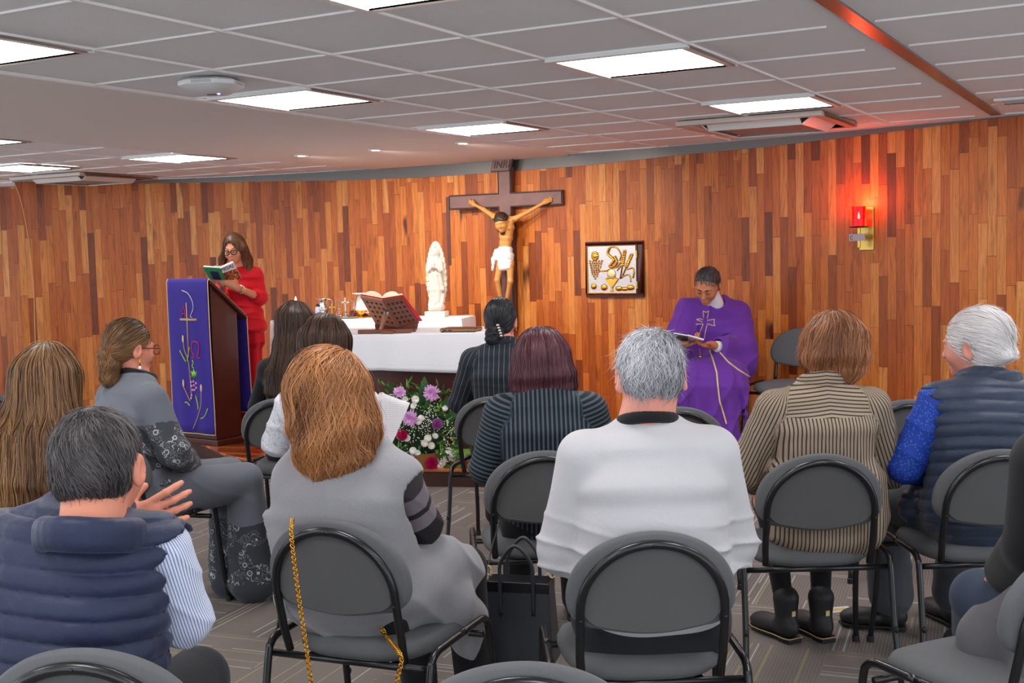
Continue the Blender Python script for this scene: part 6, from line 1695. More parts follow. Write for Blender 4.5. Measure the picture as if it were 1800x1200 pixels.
# ---- wall-mounted things share a frame: origin on the wall, x along it, y out of the wall
def wall_thing(name, label, cat, px, py, ang=None, off=0.0):
    q = wall_hit(px, py); n_ = wall_n(q.x); a = math.atan2(n_.x, -n_.y) if ang is None else ang   # local -y points into the room
    q = q + n_*off
    return thing(name, label, cat, tuple(q), a)
def crucifix():
    ang = math.radians(-27); t = wall_thing('crucifix', 'large dark wooden cross carved with a frame and INRI plaque on the wall', 'cross', 897, 352, ang, .06)
    O = t.location
    tw = .063; zt = .275; zb = -1.08; xl, xr = -.535, .53; hz = .062
    def cross_poly(g): return [(-tw+g, zb+g), (tw-g, zb+g), (tw-g, -hz+g), (xr-g, -hz+g), (xr-g, hz-g), (tw-g, hz-g), (tw-g, zt-g), (-tw+g, zt-g), (-tw+g, hz-g), (xl+g, hz-g), (xl+g, -hz+g), (-tw+g, -hz+g)]
    M = Matrix(((1, 0, 0, 0), (0, 0, 1, 0), (0, 1, 0, 0), (0, 0, 0, 1)))
    MB().prism(cross_poly(0), -.03, .03, M).build('beam', M_CROSSW, t, bevel=.004)
    MB().prism(cross_poly(.012), -.036, -.028, M).build('raised_face', mat('carved_wood_face', srgb(112, 76, 76), .45, var=.35, bscale=70, bump=.5), t, bevel=.002)
    # raised rim
    m = MB(); pl = cross_poly(.006)
    m.tube([Vector((x, -.033, z)) for x, z in pl + [pl[0]]], .006, 6); m.build('rim', mat('dark_rim', srgb(48, 28, 28), .5), t)
    sg = empty('inri_plaque', (0, 0, 0)); bpy.data.objects.remove(sg)
    sh = .18
    pq = lambda g: [(-.095+g-.02, .235+g), (.085-g-.02, .235+g), (.115-g-.02, .345-g), (-.065+g-.02, .345-g)]
    s = MB().prism(pq(0), -.058, -.030, M).build('plaque', mat('plaque_dark', srgb(60, 38, 38), .5), t, bevel=.003)
    MB().prism(pq(.010), -.062, -.056, M).build('plaque_face', mat('plaque_face', srgb(110, 78, 76), .5, var=.2, bscale=60), s)
    text_mesh('INRI', .088, 'inri_letters', mat('letter_dark', srgb(44, 26, 26), .5), s, Matrix.Translation((-.008, -.0635, .290)) @ Matrix.Rotation(math.radians(90), 4, 'X') @ Matrix.Scale(.92, 4, (1, 0, 0)), .003, shear=.25)
    # the carved figure: a thing of its own hanging on the cross
    c = thing('carved_figure', 'painted carved figure with white loincloth hanging on the wooden cross', 'sculpture', tuple(O))
    R = Matrix.Rotation(ang, 3, 'Z')
    def W(px, py, out=.085):      # photo column/row -> point in front of the cross plane
        d = ray(px, py); nn = R @ Vector((0, -1, 0)); o = Vector((0, 0, CAM_Z)); pl = O + nn*out
        return o + d*((pl-o).dot(nn)/d.dot(nn))
    f = SDF(); X = R @ Vector((1, 0, 0))
    f.loft([(W(890, 388, .10), .060, .036, X), (W(890, 400, .11), .066, .046, X), (W(889, 418, .105), .053, .038, X), (W(888, 436, .10), .050, .038, X), (W(888, 450, .095), .058, .040, X)], .015)
    for S_, E_, H_, sd in (((868, 380), (850, 368), (833, 359), -1), ((906, 384), (932, 370), (957, 356), 1)):
        S, E, Wr = W(*S_, .10), W(*E_, .085), W(*H_, .065)
        f.cap(W(888+8*sd, 385, .10), S, .026, .024, .02); f.cap(S, E, .022, .0165, .012); f.cap(E, Wr, .017, .011, .010)
        add_hand(f, Wr, (Wr-E).normalized(), -(R @ Vector((0, 1, 0)))*-1, sd, (18, 22, 25, 28), 8, (30, 20), .52, mid=30)
    for h_, k_, a_ in (((880, 462), (874, 492), (883, 540)), ((897, 462), (897, 494), (889, 540))):
        f.chain([W(*h_, .10), W(*k_, .125), W(*a_, .07)], [.034, .023, .014], .012); A = W(*a_, .07); f.cap(A, A + Vector((0, 0, -.07)) + (R @ Vector((0, -1, 0)))*.035, .014, .010, .008)
    HS = .66; H = Head(W(881, 389, .155), rot(math.degrees(ang)+180+12, -20, 8) , HS); H.add(f, W(888, 384, .10), neck_r=.035)
    f.disp = lambda P: -.0015*fbm(P, 60, 7, 1)
    mt = NT('painted_skin'); n = mt; nz = n.noise(n.coord(), 22, 3)
    n.set(Base_Color=n.mix(n.ramp(nz, [(.60, (0, 0, 0)), (.75, (1, 1, 1))]), srgb(206, 148, 80), srgb(150, 70, 44)), Roughness=.4)
    skin_obj('body', f, n.m, c, .0042, pat=False)
    v = SDF(); v.ell(H.p(0, -.02, .02), [q*HS for q in (.088, .104, .098)], H.R); v.ell(H.p(0, -.03, -.10), [q*HS for q in (.085, .06, .09)], H.R, .02); v.ell(H.p(0, .12, -.025), [q*HS for q in (.066, .085, .090)], H.R, .006, 's'); v.ell(H.p(0, .06, -.13), [q*HS for q in (.032, .028, .030)], H.R, .01)
    v.disp = lambda P: -.003*fbm(P, 110, 2, 2)
    skin_obj('hair', v, mat('painted_hair', srgb(58, 34, 24), .5, bump=.5, bscale=120), c, .004, pat=False)
    m = MB(); cr_ = [Vector(H.p(.090*math.cos(a), .098*math.sin(a)-.012, .035+.008*math.sin(a*5)).tolist())-O for a in np.linspace(0, 2*PI, 40)]
    m.tube(cr_, .006, 6)
    m.tube([q + Vector((0, 0, .006)) + Vector((.004*math.sin(i*2), .004*math.cos(i*2), 0)) for i, q in enumerate(cr_)], .004, 6); m.build('crown_of_thorns', mat('crown_green', srgb(36, 60, 42), .6), c, smooth=True)
    g = SDF(); g.loft([(W(888, 436, .10), .058, .046, X), (W(888, 450, .10), .068, .050, X), (W(889, 470, .105), .066, .046, X)], .01); g.chain([W(873, 442, .12), W(868, 456, .11), W(866, 474, .10)], [.022, .018, .010], .02)
    g.ell(W(892, 492, .105), (.07, .08, .050), None, .006, 's')
    g.disp = lambda P: -.004*folds(P, (.35, .1, 1), 80, 3, 2)
    skin_obj('loincloth', g, M_WHITEC, c, .004, pat=False)
crucifix()
def tabernacle():
    t = wall_thing('tabernacle', 'square tabernacle door with gilded grapes, chalice and wheat in a dark wooden frame', 'tabernacle', 1082, 473)
    w, h, fr = .262, .222, .032
    f = MB()
    for x0, x1, z0, z1 in ((-w, w, h-fr, h), (-w, w, -h, -h+fr), (-w, -w+fr*.8, -h+fr, h-fr), (w-fr*1.6, w, -h+fr, h-fr)): f.box(x0, x1, -.030, .02, z0, z1)
    f.build('frame', M_DKWOOD, t, bevel=.003)
    dw0, dw1, dh = -w+fr*.8, w-fr*1.6, h-fr; U = lambda u, v, y=-.042: Vector((lerp(dw0, dw1, u), y, lerp(-dh, dh, v)))
    d = MB().box(dw0, dw1, -.040, .0, -dh, dh).build('door', M_SILVERH, t, bevel=.002)
    m = MB(); m.tube([U(0, 0), U(1, 0), U(1, 1), U(0, 1), U(0, 0)], .006, 8); m.build('gilded_border', M_GOLD, d, smooth='auto')
    S = lambda x, y: U((x-185)/675, (1020-y)/765, -.044)
    m = MB(); k = 0
    for row, (n_, x0, x1, y) in enumerate([(5, 225, 390, 500), (6, 222, 380, 535), (5, 235, 370, 570), (5, 240, 365, 605), (4, 245, 345, 640), (4, 250, 340, 675), (3, 255, 325, 710), (2, 275, 315, 745), (1, 292, 292, 780)]):
        for i in range(n_): m.ell(S(lerp(x0, x1, i/max(1, n_-1)), y), (.0085, .008, .0085), 8, 6)
    m.build('grape_cluster', M_GOLD, d, smooth=True)['kind'] = 'stuff'
    m = MB()
    for a in range(9): q = S(295, 420) + Vector((.022*math.cos(a*.7), 0, .026*math.sin(a*.7))); m.ell(q, (.014, .007, .014), 8, 6)
    m.ell(S(295, 420), (.026, .010, .026), 10, 8); m.build('vine_leaf', M_GOLD, d, smooth=True)
    m = MB(); m.tube(bez([S(480, 330), S(520, 285), S(600, 300), S(655, 400), S(640, 500)], 8), .006, 8); m.tube(bez([S(500, 300), S(475, 380), S(520, 440), S(560, 500), S(500, 585), S(560, 590), S(600, 520), S(570, 430)], 8), .011, 8); m.tube(bez([S(350, 660), S(450, 660), S(520, 620), S(600, 600), S(650, 530), S(700, 500)], 8), .006, 8)
    m.build('twining_scroll', M_GOLD, d, smooth=True)
    m = MB(); m.ell(S(520, 715), (.040, .008, .042), 20, 10); m.build('host', mat('gilded_silver', srgb(222, 200, 150), .35, .9), d, smooth=True)
    m = MB(); ch = [(435, 790), (620, 790), (550, 905), (530, 930), (545, 990), (500, 990), (515, 930), (500, 905)]
    m.prism([((S(x, y)).x, (S(x, y)).z) for x, y in ch], -.050, -.040, Matrix(((1, 0, 0, 0), (0, 0, 1, 0), (0, 1, 0, 0), (0, 0, 0, 1)))); m.tube([S(435, 795), S(480, 775), S(570, 775), S(620, 795)], .006, 8); m.build('chalice_relief', M_GOLD, d, bevel=.003)
    m = MB()
    for x0, y0, x1, y1 in ((640, 790, 710, 350), (660, 780, 800, 410)):
        a, b = S(x0, y0), S(x1, y1); m.tube([a, a.lerp(b, .5), b], .005, 8)
        for j in range(8):
            q = a.lerp(b, .5+.5*j/7); 
            for sx in (-1, 1): m.ell(q + Vector((sx*.008, 0, 0)), (.0075, .006, .012), 8, 6)
    m.tube(bez([S(600, 660), S(640, 600), S(680, 570), S(700, 580)], 6), .005, 8); m.tube(bez([S(650, 770), S(720, 730), S(770, 740), S(785, 840)], 6), .005, 8); m.tube(bez([S(740, 640), S(810, 620), S(830, 680), S(815, 780)], 6), .006, 8)
    m.build('wheat_relief', M_GOLD, d, smooth=True)
    m = MB(); m.ell(S(270, 910), (.026, .010, .024), 14, 8); m.ell(S(415, 925), (.030, .010, .026), 14, 8); m.build('loaf_relief', M_GOLD, d, smooth=True)
    m = MB(); m.ell(S(620, 945), (.032, .010, .020), 14, 8); m.ell(S(700, 950), (.036, .010, .016), 14, 8); m.ell(S(780, 930), (.034, .010, .022), 14, 8); m.build('fruit_relief', M_GOLD, d, smooth=True)
    for z in (.115, -.125): MB().box(dw1-.001, dw1+.010, -.046, -.01, z-.03, z+.03).build('hinge', M_BRASS, t, bevel=.002)
tabernacle()
def sanctuary_lamp():
    t = wall_thing('sanctuary_lamp', 'brass wall sconce with a glowing red glass candle', 'lamp', 1524, 401)
    MB().box(-.052, .052, -.012, .0, -.150, .142).build('back_plate', M_BRASS, t, bevel=.003)
    y = -.10
    MB().tube([(-.012, -.01, -.055), (-.012, y, -.055)], .006, 8).build('arm', M_BRASS, t, smooth=True)
    MB().lathe([(.0001, -.135), (.012, -.13), (.013, .004), (.0001, .004)], 14, (-.012, y, 0)).build('stem', M_BRASS, t, smooth='auto')
    MB().lathe([(.0001, .002), (.060, .006), (.066, .012), (.06, .010), (.0001, .008)], 28, (-.012, y, 0)).build('drip_tray', mat('dark_brass', srgb(90, 60, 44), .35, .9), t, smooth='auto')
    MB().lathe([(.0001, .012), (.040, .012), (.045, .12), (.047, .148), (.044, .148), (.042, .12), (.037, .017), (.0001, .016)], 28, (-.012, y, 0)).build('red_glass', mat('red_glass', (1.0, .05, .06), .08, trans=1.0, ior=1.3), t, smooth='auto')
    MB().lathe([(.0001, .017), (.035, .017), (.036, .06), (.0001, .06)], 20, (-.012, y, 0)).build('wax', mat('red_wax', srgb(255, 40, 60), .5, emit=(1, .05, .08), estr=1.6), t, smooth='auto')
    MB().lathe([(.0001, .062), (.008, .070), (.008, .085), (.003, .105), (.0001, .115)], 12, (-.012, y, 0)).build('flame', mat('lamp_flame', (1, .5, .4), emit=(1, .42, .30), estr=30), t, smooth=True)
    g = MB().box(-.075, .04, -.117, -.114, -.085, -.038).build('hanging_tag', mat('tag_grey', srgb(176, 160, 168), .6), t)
    MB().tube([(-.055+.010*math.cos(a), -.118, -.062+.012*math.sin(a)) for a in np.linspace(.6, 5.6, 14)], .0022, 6).build('tag_mark', mat('tag_brown', srgb(120, 70, 50), .6), g, smooth=True)
    L = bpy.data.lights.new('lamp_glow', 'POINT'); L.energy = LAMP_W; L.color = (1, .10, .04); L.shadow_soft_size = .03
    lo = bpy.data.objects.new('glow', L); COL.objects.link(lo); lo.parent = t; lo.location = (-.012, y, .175)
sanctuary_lamp()
# ---- flowers
def petal(m, c, d, n_, L, w, lift, tip=.6):
    """one curved petal from c along d, rising along n_"""
    s_ = d.cross(n_).normalized(); a = c; b = c + d*L*.55 + n_*lift*.35; e = c + d*L + n_*lift
    m.add([a, b - s_*w/2, b + s_*w/2, e - s_*w*.22*tip, e + s_*w*.22*tip], [(0, 1, 2), (1, 3, 4, 2)])
def flower(kind, p, parent, col, r):
    nrm = (Vector((rng.normal()*.25, -1, .35+rng.normal()*.2))).normalized(); a = nrm.orthogonal().normalized(); b = nrm.cross(a); m = MB(); O = parent.location; c = Vector(p)-O
    if kind == 'mum':
        for ring, (n_, L, lf) in enumerate([(20, 1.0, .0), (16, .85, .25), (12, .65, .5), (8, .42, .7)]):
            for k in range(n_):
                th = 2*PI*(k+.5*ring)/n_ + rng.normal()*.08; d = a*math.cos(th)+b*math.sin(th); petal(m, c + nrm*r*.06*ring, d, nrm, r*L*(.85+.3*rng.random()), r*.27, r*lf, 1.3)
        nm = 'chrysanthemum'
    elif kind == 'rose':
        for ring in range(5):
            rr = r*(1-.19*ring); n_ = 5
            for k in range(n_):
                th = 2*PI*(k+.5*ring)/n_; 
                def fn(u, v, th=th, rr=rr, ring=ring):
                    q = th + (u-.5)*1.7; R_ = rr*(.35+.65*math.sin(v*PI*.62))*(1-.10*abs(u-.5)); return c + (a*math.cos(q)+b*math.sin(q))*R_ + nrm*(r*(-.45+1.15*v*(1-.25*(u-.5)**2*4)+.10*ring) - (r*.12 if v > .9 else 0))
                m.grid(fn, 6, 6)
        nm = 'rose'
    else:
        for ring, (n_, L, lf) in enumerate([(14, 1.0, .1), (12, .8, .35), (8, .5, .6)]):
            for k in range(n_):
                th = 2*PI*(k+.5*ring)/n_; d = a*math.cos(th)+b*math.sin(th); petal(m, c + nrm*r*.08*ring, d, nrm, r*L, r*.38, r*lf, 1.6)
        nm = 'daisy'
    o = m.build(nm, col, parent, smooth='auto', merge=False); 
    return o, c, nrm
def flowers():
    base = at(742, 800, 7.80); base.z = PLAT; t = thing('flower_arrangement', 'basket of white, pink and lilac flowers with green leaves in front of the altar', 'flowers', tuple(base)); O = base
    MB().lathe([(.0001, 0), (.09, 0), (.115, .09), (.12, .10), (.105, .10), (.08, .02), (.0001, .02)], 24).build('basket', mat('wicker', srgb(150, 106, 54), .7, bump=.6, bscale=120), t, smooth='auto')
    lil, mag, ros, wh = mat('petal_lilac', srgb(228, 176, 226), .6), mat('petal_magenta', srgb(244, 40, 140), .5), mat('petal_mauve', srgb(222, 140, 218), .5), mat('petal_white', srgb(246, 244, 236), .6)
    st_ = MB()
    def Wp(px, py, Y=None):
        Y = (7.66 + .0009*abs(py-760) + .0012*abs(px-735)) if Y is None else Y; return at(px, py, Y)
    L = [('mum', 703, 688, lil, .042), ('mum', 759, 690, lil, .055), ('mum', 722, 734, lil, .054), ('rose', 769, 744, ros, .037), ('rose', 707, 764, mag, .036), ('rose', 760, 812, mag, .042), ('mum', 724, 803, lil, .020), ('mum', 817, 802, lil, .024)]
    W_ = [(671, 695), (676, 702), (688, 698), (712, 702), (730, 702), (727, 713), (703, 722), (740, 735), (735, 741), (700, 738), (752, 770), (765, 766), (758, 783), (746, 779), (785, 806), (778, 813), (794, 797), (788, 792), (774, 819), (734, 796), (726, 792), (782, 717), (792, 708), (715, 770), (691, 750), (797, 806), (685, 762)]
    for k, px, py, c, r in L:
        o, q, n_ = flower(k, Wp(px, py) - Vector((0, .035, 0)), t, c, r); st_.tube([q - n_*r*.3, q*.6 + Vector((0, 0, .03)), Vector((q.x*.2, q.y*.2+.01, .06))], .0025, 5)
    for px, py in W_:
        o, q, n_ = flower('daisy', Wp(px, py), t, wh, .021+.006*rng.random()); st_.tube([q - n_*.01, q*.6 + Vector((0, 0, .03)), Vector((q.x*.2, q.y*.2+.01, .06))], .002, 5)
    o = st_.build('stems', mat('stem_green', srgb(60, 108, 44), .6), t, smooth=True); o['kind'] = 'stuff'
    # leaves: broad blades and feathery greenery
    gr = [mat('leaf_dark', srgb(44, 88, 42), .5), mat('leaf_mid', srgb(82, 136, 56), .5), mat('leaf_bright', srgb(124, 176, 62), .5)]
    def leaf(m, a, b, w, bend):
        d = b-a; s_ = d.cross(Vector((0, 1, .2))).normalized(); n_ = 8; vs = []
        for i in range(n_+1):
            q = i/n_; c = a + d*q + bend*math.sin(q*PI); ww = w*math.sin(PI*min(1, q*.92+.06))**.8*.5; vs += [c - s_*ww, c + Vector((0, .004, 0)), c + s_*ww]
        m.add(vs, [f for i in range(n_) for f in ((3*i, 3*i+1, 3*i+4, 3*i+3), (3*i+1, 3*i+2, 3*i+5, 3*i+4))])
    for (x0, y0, x1, y1, w, g) in [(748, 740, 746, 662, .085, 0), (765, 750, 788, 696, .06, 0), (725, 730, 704, 672, .03, 1), (775, 760, 806, 712, .05, 0), (700, 760, 672, 716, .05, 0), (690, 790, 668, 770, .05, 0), (790, 800, 830, 838, .04, 1), (780, 815, 808, 838, .05, 1), (730, 820, 700, 826, .05, 0), (735, 740, 768, 676, .025, 1), (760, 800, 845, 790, .05, 2), (700, 700, 688, 678, .02, 1)]:
        m = MB(); leaf(m, Wp(x0, y0, 7.78)-O, Wp(x1, y1, 7.76)-O, w, Vector((0, -.02, 0))); m.build('leaf', gr[g], t, smooth=True)
    m = [MB(), MB(), MB()]
    for k in range(1500):
        px, py = 735 + rng.normal()*38, 756 + rng.normal()*38
        if not (668 < px < 806 and 676 < py < 834): continue
        a = Wp(px, py, 7.74+rng.random()*.12)-O; d = Vector((px-735, 0, 770-py)).normalized()*.6 + Vector((rng.normal()*.6, -.2+rng.normal()*.3, rng.normal()*.5))
        leaf(m[int(rng.integers(0, 3)) if rng.random() < .7 else 0], a, a + d.normalized()*(.035+.04*rng.random()), .008+.010*rng.random(), Vector((0, -.006, 0)))
    for i in range(3): o = m[i].build('foliage', gr[i], t, smooth=True, merge=False); o['kind'] = 'stuff'
    bb = MB()
    for k in range(26):
        cx, cy = 735 + max(-1.6, min(1.6, rng.normal()))*34, 752+max(-1.5, min(1.7, rng.normal()))*36
        for j in range(16):
            q = Wp(cx + rng.normal()*7, cy + rng.normal()*7, 7.66+rng.random()*.03)-O; bb.ell(q, (.0035, .003, .0035), 5, 4)
    o = bb.build('baby_breath', mat('petal_white', srgb(246, 244, 236), .6), t, merge=False); o['kind'] = 'stuff'
    m = MB(); m.ell((0, .0, .24), (.16, .08, .20), 14, 10); o = m.build('moss_core', mat('moss', srgb(30, 50, 26), .9, bump=1, bscale=60), t, smooth=True)
flowers()
# ---- handbag, chain strap, papers
def handbag():
    c = at(916, 1088, 3.86); t = thing('handbag', 'black leather handbag with two handles hanging behind a grey chair', 'handbag', tuple(c), math.radians(-14))
    lea = mat('bag_leather', srgb(44, 46, 52), .42, bump=.25, bscale=300)
    h = .135; wt, wb, dt, db = .105, .120, .045, .065
    vs = [(-wb, -db, -h), (wb, -db, -h), (wb, db, -h), (-wb, db, -h), (-wt, -dt, h), (wt, -dt, h), (wt, dt, h), (-wt, dt, h)]
    MB().add(vs, [(0,3,2,1),(0,1,5,4),(1,2,6,5),(2,3,7,6),(3,0,4,7),(4,5,6,7)]).build('body', lea, t, bevel=.008)
    MB().box(-wt-.002, wt+.002, -dt-.003, dt+.003, h-.035, h+.002).build('top_band', mat('bag_leather_smooth', srgb(20, 20, 24), .3), t, bevel=.004)
    for y in (-dt-.008, dt+.008):
        MB().tube(bez([(-.055, y, .03), (-.055, y, h), (-.050, y+.0, h+.07), (0, y*1.1, h+.125), (.050, y, h+.07), (.055, y, h), (.055, y, .03)], 6), .0065, 8).build('handle', lea, t, smooth=True)
    m = MB(); m.tube(bez([(.105, 0, h-.01), (.112, .05, h+.06), (.10, .20, h+.16)], 6), .006, 6, flat=.4); m.build('strap', lea, t, smooth=True)
    m = MB(); m.tube(bez([(-.105, 0, h-.01), (-.115, .05, h+.06), (-.112, .20, h+.16)], 6), .006, 6, flat=.4); m.build('strap', lea, t, smooth=True)
    for x in (-.108, .108):
        MB().tube([(x+.010*math.cos(a), 0, h+.025+.016*math.sin(a)) for a in np.linspace(0, 2*PI, 14)], .0025, 6).build('clasp', M_GOLDP, t, smooth=True)
handbag()
def chain():
    t = thing('chain_strap', 'thick gold chain strap hanging down the back of a grey chair', 'chain', tuple(at(513, 915, 3.10)))
    O = t.location
    def run(pts, name):
        q = bez(pts, 30); L = [0]
        for i in range(1, len(q)): L.append(L[-1]+(q[i]-q[i-1]).length)
        m = MB(); s = 0; k = 0
        while s < L[-1]:
            i = min(len(q)-2, int(np.searchsorted(L, s))); c = q[i]-O; d = (q[i+1]-q[max(0, i-1)]).normalized(); sd = Vector((1, 0, 0)); sd = (sd - d*sd.dot(d)).normalized(); nn = d.cross(sd)
            w_ = (sd*math.cos(.6) + nn*math.sin(.6)*(1 if k % 2 else -1)); dd = (d*.9+sd*.45).normalized()
            m.tube([c + dd*.0062*math.cos(a) + w_*.0046*math.sin(a) for a in np.linspace(0, 2*PI, 9)], .0018, 5, caps=False); s += .0072; k += 1
        o = m.build(name, M_GOLD, t, smooth=True, merge=False); o['kind'] = 'stuff'
    run([at(514, 912, 3.22), at(512, 925, 3.08), at(514, 960, 3.055), at(524, 1040, 3.05), at(536, 1120, 3.04), at(548, 1210, 3.03), at(556, 1290, 3.03)], 'chain')
    run([at(662, 1085, 3.22), at(672, 1105, 3.20), at(681, 1120, 3.18), at(700, 1145, 3.00), at(706, 1160, 2.97), at(698, 1200, 2.97), at(690, 1280, 2.97)], 'chain')
chain()
p = atz(1475, 1072, .0); t = thing('paper_card', 'small white printed card lying on the carpet by the black boots', 'card', (p.x, p.y, 0), math.radians(10))
MB().box(-.055, .055, -.035, .035, .001, .003).build('card', mat('card_paper', srgb(206, 206, 200), .6), t); MB().box(-.03, .03, -.02, .02, .003, .0034).build('picture', mat('card_yellow', srgb(190, 170, 110), .6), t)
p = atz(832, 1156, .0); t = thing('folded_tissue', 'crumpled beige tissue on the carpet beside the handbag', 'tissue', (p.x, p.y, 0), .4)
MB().grid(lambda u, v: Vector(((u-.5)*.09, (v-.5)*.06, .012+.010*math.sin(u*9+v*5)*math.cos(v*7))), 14, 10).build('tissue', mat('beige_paper', srgb(222, 196, 170), .8), t, solid=.002, smooth=True)
# ================= man in the purple robe (seated on the platform, facing the room)
def robe_priest():
    loc = (1.40, 8.38, PLAT); B = Body(loc, 170, lean=6)
    root = person('person in a purple robe with a gold cross, head bowed over a small book', loc)
    H = Head(at(1243, 499, 8.17), rot(152, -34, -6), 1.04)
    q = std(B, sh=.99, g=1.12, d=1.1, sw=.18, head_kw=dict(neck_r=.056, wide=1.03))
    q['neck'] = at(1257, 532, 8.34)
    # local x+ is the wearer's right hand side seen on the left in the photo
    lw, rw = at(1243, 604, 7.98), at(1206, 606, 8.02)      # wrist ends of hands (photo right, photo left)
    q['E'] = [at(1306, 612, 8.26), at(1190, 598, 8.26)]; q['W'] = [at(1252, 607, 8.04), at(1196, 606, 8.06)]; q['S'] = [at(1296, 552, 8.40), at(1210, 548, 8.40)]
    q['hand'] = [(Vector((-.8, -.25, .05)), Vector((.1, -.1, .9)), dict(curl=(20, 26, 32, 38), side=-1, mid=40)), (Vector((.75, -.35, .05)), Vector((0, -.1, .9)), dict(curl=(20, 26, 32, 38), side=1, mid=40))]
    q['K'] = [B(-.12, .38, .50, False), B(.12, .38, .50, False)]; q['A'] = [B(-.12, .44, .09, False), B(.12, .44, .09, False)]; q['T'] = [B(-.13, .56, .05, False), B(.13, .56, .05, False)]
    finish_body(root, body_sdf(B, q, H), SK_BROWN, .006)
    f = SDF(); X = B.X
    B.torso(f, 1.15, 1.15, .035, 1.05, .99, zlo=.46)
    nk = q['neck']
    for i in range(2):
        S, E_, W = q['S'][i], q['E'][i], q['W'][i]
        f.cap(nk - Vector((0, 0, .02)), S, .070, .085, .06); f.cap(S, E_, .090, .092, .04); f.cap(E_, E_.lerp(W, .72), .080, .068, .03)
        f.chain([S.lerp(E_, .6), E_.lerp(W, .2) - Vector((0, 0, .10)), E_.lerp(W, .45) - Vector((0, 0, .17))], [.075, .055, .03], .05)
        f.cap(W.lerp(E_, .22), W + (W-E_).normalized()*.08, .048, .044, .006, mode='s')
    f.loft([(B(0, -.05, .60), .25, .15, X), (B(0, .10, .56), .24, .13, X), (B(0, .33, .53, False), .23, .125, X), (B(0, .42, .46, False), .22, .105, X), (B(0, .44, .28, False), .20, .085, X), (B(0, .45, .09, False), .215, .10, X)], .06)
    f.chain([at(1306, 612, 8.24), at(1314, 640, 8.22), at(1318, 664, 8.22)], [.08, .045, .018], .06)
    f.cap(nk + Vector((0, -.05, .02)), H.C.tolist() and Vector(H.p(0, -.02, -.03).tolist()), .066, .075, .008, mode='s')
    def disp(P):
        L = B.local(P); low = np.clip((.62-L[:, 2])/.3, 0, 1)
        return -.020*low*np.cos(L[:, 0]*58+1.5*np.sin(L[:, 2]*6))*.6 - .014*folds(L, (.8, .1, .45), 15, 71, 3) - .004*fbm(P, 14, 3, 2)
    f.disp = disp
    rb = skin_obj('robe', f, M_PURP, root, .008, pat=False)
    v = SDF(); v.cap(nk + Vector((0, 0, -.03)), Vector(H.p(0, -.030, -.075).tolist()), .066, .060, .01); v.cap(nk + Vector((0, -.0, -.06)), Vector(H.p(0, -.02, -.02).tolist()), .040, .040, k=.005, mode='s')
    skin_obj('white_collar', v, M_WHITEC, root, .006, pat=False)
    m_ = SDF()
    for i in range(2): S, E_, W = q['S'][i], q['E'][i], q['W'][i]; m_.cap(E_.lerp(W, .55), E_.lerp(W, .86), .037, .034, .01)
    m_.chain([q['W'][0].lerp(q['E'][0], .15) - Vector((0, 0, .02)), at(1272, 628, 8.10)], [.022, .010], .02)
    skin_obj('white_sleeve', m_, M_WHITEC, root, .006, pat=False)
    for i in range(2): shoe(root, q['A'][i], q['T'][i], M_SHOE, floor=PLAT)
    def ex(v): v.ell(H.p(0, .125, .012), [q_*H.sc for q_ in (.068, .060, .080)], H.R, .01, 's')
    short_hair(root, H, HAIR_SALT, 2600, (.015, .03), nape=-.07, seed=41, front=.095, width=.0022, wide=1.03, extra=ex)
    # drawn-on details follow the robe surface: project photo points on it
    def surf(px, py, Y0=7.6, Y1=8.7, lift=.004, fn=f):
        d = ray(px, py); ys = np.linspace(Y0, Y1, 240); P = np.stack([d.x/d.y*ys, ys, CAM_Z+d.z/d.y*ys], 1).astype(F32); v = fn(P); k = np.argmax(v < 0); return Vector(P[k].tolist()) - Vector((d.x, d.y, d.z))*lift - Vector(loc)
    def stroke(name, pts, r, mt, n=6):
        q_ = []
        for a, b in zip(pts[:-1], pts[1:]):
            for t_ in np.linspace(0, 1, n, endpoint=False): q_.append(surf(lerp(a[0], b[0], t_), lerp(a[1], b[1], t_)))
        q_.append(surf(*pts[-1])); return MB().tube(q_, r, 6).build(name, mt, rb, smooth=True)
    g = mat('gold_braid', srgb(226, 196, 140), .5)
    for pts in ([(1237, 559), (1236, 546), (1241, 549), (1246, 546), (1243, 560)], [(1243, 563), (1256, 561), (1255, 567), (1257, 573), (1243, 569)], [(1243, 571), (1240, 583), (1238, 595)], [(1236, 569), (1231, 582), (1228, 594)], [(1235, 566), (1224, 561)], [(1235, 569), (1223, 570)], [(1236, 562), (1230, 560), (1224, 561)]):
        stroke('embroidered_cross', pts, .0028, g)
    stroke('gold_braid', [(1247, 614), (1254, 635), (1260, 655), (1262, 680), (1265, 705), (1272, 728), (1277, 745)], .006, g)
    stroke('gold_braid', [(1256, 601), (1266, 620), (1280, 636), (1297, 649), (1319, 663)], .006, g)
    # eyebrows and closed lids
    for sx in (-1, 1):
        MB().tube([Vector(H.p(sx*x, y, z).tolist())-Vector(loc) for x, y, z in ((.012, .093, .010), (.030, .091, .016), (.047, .078, .010))], .0038, 6).build('eyebrow', M_BLACKC, root, smooth=True)
        MB().tube([Vector(H.p(sx*x, y, z).tolist())-Vector(loc) for x, y, z in ((.018, .0895, -.012), (.030, .0925, -.0155), (.043, .0865, -.012))], .0018, 6).build('eyelid_line', M_BLACKC, root, smooth=True)
    # the small book in his hands
    c = at(1222, 597, 7.93); b = thing('prayer_book', 'small open white booklet held by the person in purple', 'book', tuple(c)); O = Vector(c)
    q_ = [at(1184, 590, 7.86)-O, at(1207, 594, 7.96)-O, at(1208, 600, 8.0)-O, at(1188, 598, 7.92)-O]
    pw = mat('booklet_white', srgb(236, 236, 240), .6)
